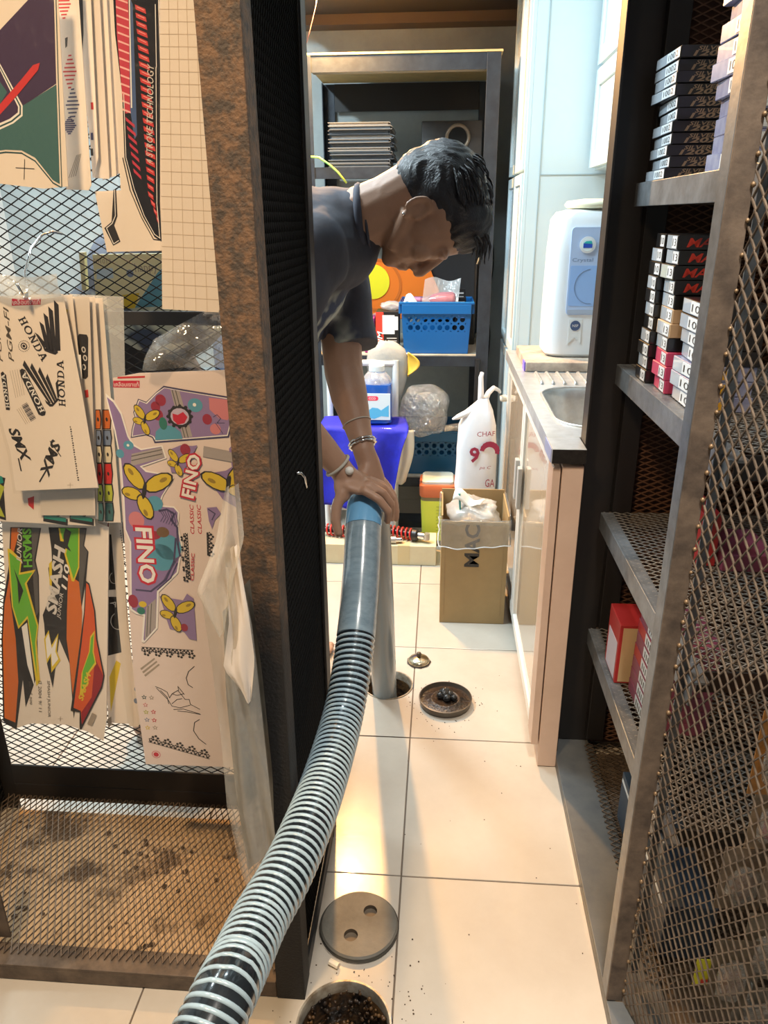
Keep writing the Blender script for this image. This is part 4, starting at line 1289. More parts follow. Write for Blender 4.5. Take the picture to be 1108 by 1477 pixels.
# ================================================================ suction hose
HC = [(-.62, -1.30, .040), (-.58, -.90, .040), (-.50, -.35, .050), (-.36, .10, .20), (-.255, .37, .40), (-.213, .502, .452), (-.206, .567, .439), (-.200, .635, .424), (-.184, .702, .420), (-.171, .778, .419),
      (-.161, .883, .412), (-.152, 1.013, .418), (-.145, 1.095, .452), (-.141, 1.183, .511), (-.139, 1.256, .588), (-.140, 1.318, .655),
      (-.139, 1.365, .680), (-.136, 1.413, .668), (-.133, 1.452, .615), (-.131, 1.500, .50), (-.131, 1.60, .26), (-.132, 1.693, .03), (-.130, 1.722, -.08), (-.128, 1.735, -.16)]
HR = .0345


def smooth_path(P, step):
    P = [Vector(p) for p in P]
    out = []
    for i in range(len(P) - 1):
        p0, p1, p2, p3 = P[max(i - 1, 0)], P[i], P[i + 1], P[min(i + 2, len(P) - 1)]
        n = max(2, int((p2 - p1).length / step))
        for k in range(n):
            t = k / n
            out.append(.5 * ((2 * p1) + (p2 - p0) * t + (2 * p0 - 5 * p1 + 4 * p2 - p3) * t * t + (3 * p1 - p0 - 3 * p2 + p3) * t ** 3))
    out.append(P[-1])
    # resample evenly
    d = [0]
    for a, b in zip(out, out[1:]):
        d.append(d[-1] + (b - a).length)
    n = int(d[-1] / step)
    res = []
    j = 0
    for k in range(n + 1):
        s_ = d[-1] * k / n
        while j < len(d) - 2 and d[j + 1] < s_:
            j += 1
        f = (s_ - d[j]) / max(1e-9, d[j + 1] - d[j])
        res.append(out[j].lerp(out[j + 1], f))
    return res


def clear_hose():
    m = mat('hose_core', (.012, .016, .020), .18, coat=.5)
    return m


M_rib = mat('hose_rib', (.36, .47, .53), .2, coat=.5, var=.15, scale=30)
M_core = clear_hose()
M_pipe = mat('pipe_grey', (.20, .25, .28), .25, coat=.4)
M_hblue = mat('hose_glow_blue', (.16, .40, .66), .2, coat=.5)
hose = thing('suction_hose', 'long ribbed grey blue suction hose bending down into the floor drain', 'hose', (-.2, .5, 0))
path = smooth_path(HC, .004)
top_i = max(range(len(path)), key=lambda i: path[i].z)
ru, rd = path[:top_i - 30], path[top_i - 30:]
MB().tube(path[:top_i - 2], HR - .0014, 24).build('hose_core', M_core, hose, smooth=True)
# helical rib
pitch = .0112
t0 = None
rib = MB()
up_ = Vector((0, 0, 1))
fr_ = []
for i, p in enumerate(ru):
    t_ = (path[i + 1] - path[max(i - 1, 0)]).normalized()
    a = (up_ - t_ * up_.dot(t_)).normalized()
    up_ = a
    fr_.append((p, t_, a, t_.cross(a)))
L = .004
n_turn = len(ru) * L / pitch
steps = int(n_turn * 26)
hp = []
for k in range(steps):
    s_ = k / steps * (len(ru) - 1)
    i = int(s_)
    f = s_ - i
    p, t_, a, b = fr_[i]
    p2 = fr_[min(i + 1, len(ru) - 1)][0]
    ang = 2 * math.pi * k / 26
    fade = .0021
    hp.append((p.lerp(p2, f), t_, a * math.cos(ang) + b * math.sin(ang)))
vs = []
fs = []
prof_ = [(-.0029, -.0030), (-.0027, -.0002), (-.0015, .0010), (.0015, .0010), (.0027, -.0002), (.0029, -.0030)]
for c, t_, r_ in hp:
    for (dx, dr) in prof_:
        vs.append(c + t_ * dx + r_ * (HR + dr - .0008))
m_ = len(prof_)
for k in range(len(hp) - 1):
    for q in range(m_ - 1):
        fs.append((k * m_ + q, k * m_ + q + 1, (k + 1) * m_ + q + 1, (k + 1) * m_ + q))
MB().add(vs, fs).build('spiral_rib', M_rib, hose, smooth=True, recalc=False)
k0 = min(range(len(path)), key=lambda i: (path[i] - Vector((-.142, 1.165, .496))).length)
MB().tube(path[k0:top_i - 17], HR + .0004, 28).build('smooth_sleeve', mat('sleeve_grey', (.25, .33, .38), .2, coat=.6, col2=(.17, .235, .28), scale=3, stretch=(1, 30, 30)), hose, smooth=2)
MB().tube(path[top_i - 18:top_i + 8], HR + .0008, 28).build('blue_glow_top', M_hblue, hose, smooth=2)  # reflected blue glow on the hose top, put into its colour
MB().tube(path[top_i + 7:], HR - .0015, 28).build('intake_pipe', M_pipe, hose, smooth=2)

# ================================================================ the man
M_skin = mat('skin', (.40, .235, .155), .5, col2=(.34, .19, .12), scale=9, bump=.08, bscale=220)
M_shirt = mat('shirt_navy_black', (.060, .064, .085), .85, col2=(.045, .048, .062), scale=8, bump=.35, bscale=26)
M_hair = mat('hair_black', (.012, .012, .016), .38, bump=.6, bscale=160, stretch=(1, 5, 1))


def sphere_into(mb, M, nu=18, nv=12):
    vs = []
    for j in range(nv + 1):
        th = math.pi * j / nv
        for i in range(nu):
            a = 2 * math.pi * i / nu
            if j in (0, nv) and i:
                continue
            vs.append(M @ Vector((math.sin(th) * math.cos(a), math.sin(th) * math.sin(a), math.cos(th))))
    fs = []
    idx = lambda j, i: 0 if j == 0 else (1 + (nv - 1) * nu if j == nv else 1 + (j - 1) * nu + i % nu)
    for j in range(nv):
        for i in range(nu):
            q = [idx(j, i), idx(j + 1, i), idx(j + 1, i + 1), idx(j, i + 1)]
            q2 = []
            for t_ in q:
                if t_ not in q2:
                    q2.append(t_)
            fs.append(tuple(q2))
    mb.add(vs, fs)


def ell(mb, c, ax, r):
    """ellipsoid at c with axes ax (three vectors) and radii r"""
    M = Matrix.Identity(4)
    for k in range(3):
        v = Vector(ax[k]).normalized() * r[k]
        for q in range(3):
            M[q][k] = v[q]
        M[k][3] = c[k]
    sphere_into(mb, M)


def chain(mb, pts, rs, n=14):
    """tapered limb: round joints joined by cones"""
    E3 = ((1, 0, 0), (0, 1, 0), (0, 0, 1))
    for p, r in zip(pts, rs):
        ell(mb, p, E3, (r, r, r))
    for (p, q, r, s_) in zip(pts, pts[1:], rs, rs[1:]):
        mb.tube([p, q], [r, s_], n)


def fuse(mb, voxel, smooth=4, factor=.5):
    me = bpy.data.meshes.new('tmp')
    me.from_pydata([tuple(p) for p in mb.v], [], mb.f)
    bm = bmesh.new()
    bm.from_mesh(me)
    bmesh.ops.recalc_face_normals(bm, faces=bm.faces)
    bm.to_mesh(me)
    bm.free()
    o = bpy.data.objects.new('tmp', me)
    COL.objects.link(o)
    r = o.modifiers.new('r', 'REMESH')
    r.mode = 'VOXEL'
    r.voxel_size = voxel
    if smooth:
        s_ = o.modifiers.new('s', 'SMOOTH')
        s_.iterations = smooth
        s_.factor = factor
    dg = bpy.context.evaluated_depsgraph_get()
    ev = o.evaluated_get(dg)
    out = bpy.data.meshes.new_from_object(ev)
    bpy.data.objects.remove(o)
    bpy.data.meshes.remove(me)
    return out


def mesh_part(name, me, m, parent):
    off = Vector(WL[parent.name])
    me.transform(Matrix.Translation(-off))
    me.name = name
    me.materials.clear()
    me.materials.append(m)
    me.shade_smooth()
    o = bpy.data.objects.new(name, me)
    COL.objects.link(o)
    o.parent = parent
    WL[o.name] = tuple(off)
    return o


man = thing('person', 'man in a dark T-shirt bending over and holding the hose with both hands', 'person', (-.55, 1.7, 0))
B = MB()
E3 = ((1, 0, 0), (0, 1, 0), (0, 0, 1))
ht = math.radians(12)
HU = Vector((math.cos(ht), 0, math.sin(ht)))
HF = Vector((math.sin(ht), -.05, -math.cos(ht))).normalized()
HU = (HU - HF * HU.dot(HF)).normalized()
HS = HU.cross(HF)                               # towards his own side; sign fixed below
if HS.y > 0:
    HS = -HS
HO = Vector((-.045, 1.50, 1.208))


def hp_(u, f, s_):
    return HO + HU * u + HF * f + HS * s_


AX = (HU, HF, HS)
ell(B, hp_(.044, -.006, 0), AX, (.074, .096, .075))
ell(B, hp_(.012, .030, 0), AX, (.060, .060, .068))
ell(B, hp_(-.030, .040, 0), AX, (.050, .050, .056))
ell(B, hp_(-.058, .060, 0), AX, (.026, .028, .034))      # chin and jaw
ell(B, hp_(-.073, .068, 0), AX, (.014, .016, .020))
for s_ in (-1, 1):
    B.tube([hp_(-.015, .0, s_ * .060), hp_(-.062, .052, s_ * .034)], [.016, .014], 10)     # jaw line
    ell(B, hp_(-.008, .068, s_ * .038), AX, (.022, .020, .022))       # cheek
    ell(B, hp_(.030, .084, s_ * .028), AX, (.009, .010, .026))        # brow
    ell(B, hp_(.013, .078, s_ * .030), AX, (.010, .012, .015))        # closed eyelid
    ell(B, hp_(-.029, .093, s_ * .010), AX, (.008, .009, .008))       # nostril
    # ear: cup, rim and lobe
    ea = (HU * .96 + HF * -.28, HF * .90 + HU * .28 - HS * s_ * .0, HS * s_)
    ell(B, hp_(-.001, -.004, s_ * .0735), ea, (.021, .013, .008))
    rim = []
    for k in range(13):
        a = math.radians(-70 + 22.5 * k)
        rim.append(hp_(.001 + .0235 * math.sin(a) + .003 * math.cos(a), -.002 - .0155 * math.cos(a), s_ * (.080 + .005 * math.cos(a))))
    B.tube(rim, .0042, 8)
    ell(B, hp_(-.022, .003, s_ * .077), AX, (.008, .007, .005))
B.tube([hp_(.026, .086, 0), hp_(.0, .097, 0), hp_(-.022, .105, 0)], [.009, .010, .0115], 10)   # nose
ell(B, hp_(-.024, .104, 0), AX, (.010, .010, .010))
ell(B, hp_(-.046, .089, 0), AX, (.006, .009, .020))
ell(B, hp_(-.055, .086, 0), AX, (.006, .009, .018))
# neck, trunk
chain(B, [hp_(-.005, -.035, 0), hp_(-.055, -.022, 0), (-.20, 1.51, 1.175)], [.056, .055, .064])
chain(B, [(-.22, 1.51, 1.15), (-.42, 1.52, 1.12), (-.62, 1.55, 1.03), (-.72, 1.60, .95)], [.080, .105, .110, .115])
# far arm (his left)
chain(B, [(-.25, 1.60, 1.13), (-.212, 1.575, 1.03), (-.198, 1.525, .905), (-.184, 1.495, .86), (-.160, 1.452, .795), (-.150, 1.432, .768)], [.050, .044, .040, .038, .026, .0225])
# near arm (his right)
chain(B, [(-.25, 1.39, 1.13), (-.29, 1.345, 1.02), (-.315, 1.315, .92), (-.285, 1.320, .88), (-.215, 1.335, .795), (-.186, 1.340, .757)], [.050, .044, .040, .038, .027, .0235])
# far hand: palm and fingers pointing down along the pipe
chain(B, [(-.150, 1.430, .766), (-.140, 1.424, .742), (-.128, 1.414, .712)], [.022, .0235, .022])
ell(B, (-.130, 1.412, .722), (Vector((.3, -.2, -.93)), Vector((.5, .86, 0)), Vector((.8, -.4, .3))), (.036, .030, .014))
fing = [([(-.118, 1.390, .705), (-.100, 1.378, .682), (-.092, 1.372, .660), (-.090, 1.374, .642)], .0080),
        ([(-.109, 1.405, .702), (-.090, 1.398, .678), (-.083, 1.396, .652), (-.083, 1.400, .632)], .0083),
        ([(-.108, 1.424, .700), (-.091, 1.424, .675), (-.085, 1.428, .650), (-.087, 1.432, .632)], .0080),
        ([(-.114, 1.440, .702), (-.100, 1.448, .682), (-.095, 1.455, .662), (-.098, 1.460, .650)], .0070),
        ([(-.150, 1.405, .735), (-.150, 1.388, .722), (-.140, 1.380, .712), (-.128, 1.376, .708)], .0090)]
for P_, r in fing:
    chain(B, P_, [r * 1.1, r, r * .95, r * .85], 10)
# near hand: laid over the hose, thumb down the near left side, fingers round the far right
chain(B, [(-.186, 1.340, .757), (-.176, 1.340, .742), (-.160, 1.342, .733)], [.0235, .0235, .020])
ell(B, (-.158, 1.345, .728), (Vector((.93, .05, -.35)), Vector((0, 1, .1)), Vector((.35, 0, .93))), (.036, .042, .015))
ell(B, (-.180, 1.322, .722), (Vector((.2, -.4, -.9)), Vector((0, 1, 0)), Vector((1, 0, 0))), (.026, .018, .016))
fing = [([(-.136, 1.312, .722), (-.110, 1.306, .708), (-.092, 1.308, .684), (-.094, 1.318, .660)], .0085),
        ([(-.131, 1.333, .726), (-.104, 1.331, .712), (-.088, 1.334, .688), (-.090, 1.342, .662)], .0088),
        ([(-.130, 1.353, .726), (-.104, 1.354, .714), (-.089, 1.357, .692), (-.091, 1.362, .668)], .0085),
        ([(-.132, 1.372, .724), (-.110, 1.375, .714), (-.097, 1.378, .698), (-.097, 1.381, .682)], .0075),
        ([(-.180, 1.312, .716), (-.189, 1.300, .692), (-.190, 1.290, .668), (-.184, 1.283, .648)], .0105)]
for P_, r in fing:
    chain(B, P_, [r * 1.1, r, r * .95, r * .85], 10)
# legs and feet
for hip, knee, ank, toe in (((-.70, 1.70, .92), (-.50, 1.80, .50), (-.475, 1.86, .085), (-.335, 1.872, .028)),
                            ((-.72, 1.50, .92), (-.58, 1.48, .50), (-.68, 1.48, .085), (-.53, 1.47, .028))):
    hip, knee, ank, toe = map(Vector, (hip, knee, ank, toe))
    chain(B, [hip, hip.lerp(knee, .5), knee, knee.lerp(ank, .3), knee.lerp(ank, .75), ank], [.095, .078, .058, .057, .038, .036])
    chain(B, [ank + Vector((-.025, 0, -.048)), ank + Vector((0, 0, -.03)), ank.lerp(toe, .5) + Vector((0, 0, -.01)), toe], [.034, .036, .033, .024])
    sd = (toe - ank).normalized().cross(Vector((0, 0, 1)))
    fw = (toe - ank)
    fw.z = 0
    fw.normalize()
    for k, (q, ln, r) in enumerate(((-.034, .030, .013), (-.014, .032, .0095), (.003, .028, .009), (.019, .022, .0085), (.033, .014, .008))):
        b_ = toe + sd * q * .9
        b_.z = .016
        chain(B, [b_, b_ + fw * ln], [r, r * .9], 8)
body = mesh_part('body', fuse(B, .0036, 3), M_skin, man)

# T-shirt with sleeves
T = MB()
ell(T, (-.285, 1.505, 1.140), E3, (.135, .170, .115))
ell(T, (-.42, 1.52, 1.125), E3, (.17, .165, .135))
ell(T, (-.57, 1.55, 1.065), E3, (.15, .16, .14))
ell(T, (-.215, 1.51, 1.170), E3, (.060, .110, .080))
ell(T, (-.275, 1.49, 1.055), (Vector((.75, 0, .66)), Vector((0, 1, 0)), Vector((-.66, 0, .75))), (.110, .120, .075))
ell(T, (-.33, 1.49, 1.00), E3, (.10, .13, .07))
chain(T, [(-.245, 1.385, 1.135), (-.286, 1.348, 1.04)], [.078, .066])
T.tube([(-.286, 1.348, 1.04), (-.308, 1.324, .955)], [.066, .066], 20)
chain(T, [(-.235, 1.615, 1.135), (-.200, 1.582, 1.04)], [.078, .060])
T.tube([(-.200, 1.582, 1.04), (-.181, 1.548, .950)], [.060, .056], 20)
chain(T, [(-.245, 1.40, 1.145), (-.205, 1.50, 1.150), (-.235, 1.60, 1.145)], [.070, .085, .070])
chain(T, [(-.20, 1.51, 1.178), (-.168, 1.508, 1.186)], [.074, .067])
me = fuse(T, .006, 5)
# cloth folds
rr = random.Random(8)
n_v = len(me.vertices)
co, no = np.empty(n_v * 3, np.float32), np.empty(n_v * 3, np.float32)
me.vertices.foreach_get('co', co)
me.vertex_normals.foreach_get('vector', no)
co, no = co.reshape(-1, 3), no.reshape(-1, 3)
x_, y_, z_ = co[:, 0], co[:, 1], co[:, 2]
k = .0035 * np.sin(38 * x_ + 22 * z_ + 3 * np.sin(14 * y_)) + .0025 * np.sin(60 * z_ - 25 * y_ + 4 * np.sin(9 * x_))
me.vertices.foreach_set('co', (co + no * k[:, None]).ravel())
me.update()
shirt = mesh_part('t_shirt', me, M_shirt, man)
# printed panel on the shirt front
nt = M_shirt.node_tree
tcn = nt.nodes.new('ShaderNodeTexCoord')
sx_ = nt.nodes.new('ShaderNodeSeparateXYZ')
nt.links.new(tcn.outputs['Object'], sx_.inputs[0])
wob = nt.nodes.new('ShaderNodeTexNoise')
wob.inputs['Scale'].default_value = 22


def ramp_on(sock, lo_, hi_):
    n_ = nt.nodes.new('ShaderNodeMapRange')
    n_.inputs['From Min'].default_value = lo_
    n_.inputs['From Max'].default_value = hi_
    nt.links.new(sock, n_.inputs['Value'])
    return n_.outputs[0]


def times(a_, b_):
    n_ = nt.nodes.new('ShaderNodeMath')
    n_.operation = 'MULTIPLY'
    nt.links.new(a_, n_.inputs[0])
    nt.links.new(b_, n_.inputs[1])
    return n_.outputs[0]


nt.links.new(tcn.outputs['Object'], wob.inputs['Vector'])
msk = times(times(ramp_on(sx_.outputs['Z'], 1.075, 1.045), ramp_on(sx_.outputs['X'], .405, .385)), times(ramp_on(sx_.outputs['Y'], -.185, -.20), ramp_on(sx_.outputs['Y'], -.315, -.295)))
prn = nt.nodes.new('ShaderNodeValToRGB')
prn.color_ramp.elements[0].position = .42
prn.color_ramp.elements[0].color = (.045, .065, .12, 1)
prn.color_ramp.elements[1].position = .56
prn.color_ramp.elements[1].color = (.52, .55, .48, 1)
nt.links.new(wob.outputs['Fac'], prn.inputs[0])
mxn = nt.nodes.new('ShaderNodeMixRGB')
bs_ = nt.nodes['Principled BSDF']
old = bs_.inputs['Base Color'].links[0].from_socket
nt.links.new(msk, mxn.inputs[0])
nt.links.new(old, mxn.inputs[1])
nt.links.new(prn.outputs[0], mxn.inputs[2])
nt.links.new(mxn.outputs[0], bs_.inputs['Base Color'])
# collar ribbing and neck cord
col_ = MB()
cr = []
for k in range(28):
    a = 2 * math.pi * k / 28
    cr.append(Vector((-.153, 1.508, 1.187)) + Vector((-.10, 0, 1)).normalized() * .066 * math.sin(a) + Vector((0, 1, 0)) * .064 * math.cos(a))
col_.tube(cr, .0075, 8, closed=True)
col_.build('collar', mat('collar_grey', (.055, .06, .085), .8), man, smooth=True)
cr2 = [p + Vector((.013, 0, .001)) for p in cr]
MB().tube([Vector((-.140, 1.508, 1.188)) + (p - Vector((-.140, 1.508, 1.188))) * .92 for p in cr2], .0028, 6, closed=True).build('neck_cord', mat('cord_dark', (.05, .055, .08), .5), man, smooth=True)

# shorts
Sx = MB()
chain(Sx, [(-.64, 1.56, .99), (-.73, 1.60, .93)], [.128, .135])
chain(Sx, [(-.70, 1.70, .92), (-.60, 1.75, .71), (-.54, 1.78, .58)], [.105, .095, .090])
chain(Sx, [(-.72, 1.50, .92), (-.65, 1.49, .71), (-.61, 1.485, .58)], [.105, .095, .090])
mesh_part('shorts', fuse(Sx, .008, 4), mat('shorts_dark', (.03, .032, .04), .9), man)

# hair: a cap of short hair with a loose fringe
Hh = MB()
ell(Hh, hp_(.052, -.020, 0), AX, (.079, .094, .080))
ell(Hh, hp_(.076, .026, 0), AX, (.056, .066, .076))
ell(Hh, hp_(.020, -.048, 0), AX, (.060, .060, .069))
me = fuse(Hh, .004, 4)
n_v = len(me.vertices)
co, no = np.empty(n_v * 3, np.float32), np.empty(n_v * 3, np.float32)
me.vertices.foreach_get('co', co)
me.vertex_normals.foreach_get('vector', no)
co, no = co.reshape(-1, 3), no.reshape(-1, 3)
pr_ = co - np.array(HO)
s1, u1, f1 = pr_ @ np.array(HS), pr_ @ np.array(HU), pr_ @ np.array(HF)
k = .0010 * np.sin(420 * s1 + 6 * np.sin(60 * u1) + 3 * np.sin(70 * f1)) + .0008 * np.sin(230 * s1 - 90 * f1)
me.vertices.foreach_set('co', (co + no * k[:, None]).ravel())
me.update()
hair = mesh_part('hair', me, M_hair, man)
st = MB()
rr = random.Random(21)
cH = hp_(.052, -.010, 0)
for k in range(520):
    th = rr.uniform(-2.5, 2.5)
    v_ = rr.uniform(-.2, 1.0)
    d = (HU * math.cos(th * .42) * (.35 + .6 * max(v_, 0)) + HF * (-.2 + 1.1 * v_) + HS * math.sin(th) * .9).normalized()
    q = [d.dot(HU) / .083, d.dot(HF) / .098, d.dot(HS) / .083]
    r0 = 1 / math.sqrt(sum(z_ * z_ for z_ in q))
    p = cH + d * (r0 * .97)
    if (p - HO).dot(HU) < .035 and (p - HO).dot(HF) > -.02:
        continue
    flow = (HF * 1.0 + HU * .10 - Vector((0, 0, .25)) + HS * rr.gauss(0, .25))
    flow = (flow - d * flow.dot(d)).normalized()
    ln = rr.uniform(.020, .034)
    pts = [p + d * .001, p + flow * ln * .4 + d * .004, p + flow * ln * .75 + d * .003, p + flow * ln - d * .002]
    st.tube(pts, [.0016, .0019, .0014, .0003], 4, caps=False)
for k in range(46):                               # fringe over the forehead
    a = rr.uniform(-.055, .060)
    p = hp_(.098 + rr.uniform(-.012, .016), .058 + rr.uniform(-.004, .016), a)
    dn = Vector((rr.uniform(-.10, .35), rr.gauss(0, .12), -1)).normalized()
    ln = rr.uniform(.026, .052)
    st.tube([p, p + dn * ln * .5 + HU * .006, p + dn * ln + HU * rr.uniform(-.004, .004)], [.0026, .0020, .0003], 5, caps=False)
o = st.build('hair_strands', M_hair, man, smooth=True, recalc=False)
# bracelets
def ring(c, n_, r, tr, name, m, twist=False):
    n_ = Vector(n_).normalized()
    a = n_.orthogonal().normalized()
    b = n_.cross(a)
    P_ = []
    for k in range(36):
        an = 2 * math.pi * k / 36
        w_ = .0012 * math.sin(an * 12) if twist else 0
        P_.append(Vector(c) + (a * math.cos(an) + b * math.sin(an)) * (r + w_) + n_ * w_)
    MB().tube(P_, tr, 7, closed=True).build(name, m, man, smooth=True)


ring((-.152, 1.437, .775), (.30, -.55, -.78), .0262, .0023, 'bracelet', M_chrome, True)
ring((-.1535, 1.440, .780), (.30, -.55, -.78), .0265, .0020, 'bracelet', M_chrome, True)
ring((-.1660, 1.462, .812), (.35, -.52, -.78), .0290, .0014, 'cord_bracelet', mat('cord_pale', (.45, .42, .36), .6))
ring((-.190, 1.340, .762), (.62, .1, -.75), .0262, .0030, 'cord_bracelet', mat('cord_pale', (.45, .42, .36), .6))
MB().lathe([(.002, -.008), (.007, -.005), (.0085, 0), (.007, .005), (.002, .008)], (-.166, 1.322, .758), 12).build('bead', mat('bead_white', (.75, .73, .68), .3), man, smooth=True)
MB().lathe([(.001, -.003), (.003, 0), (.001, .003)], hp_(-.026, .002, .083), 10).build('ear_stud', M_chrome, man, smooth=True)
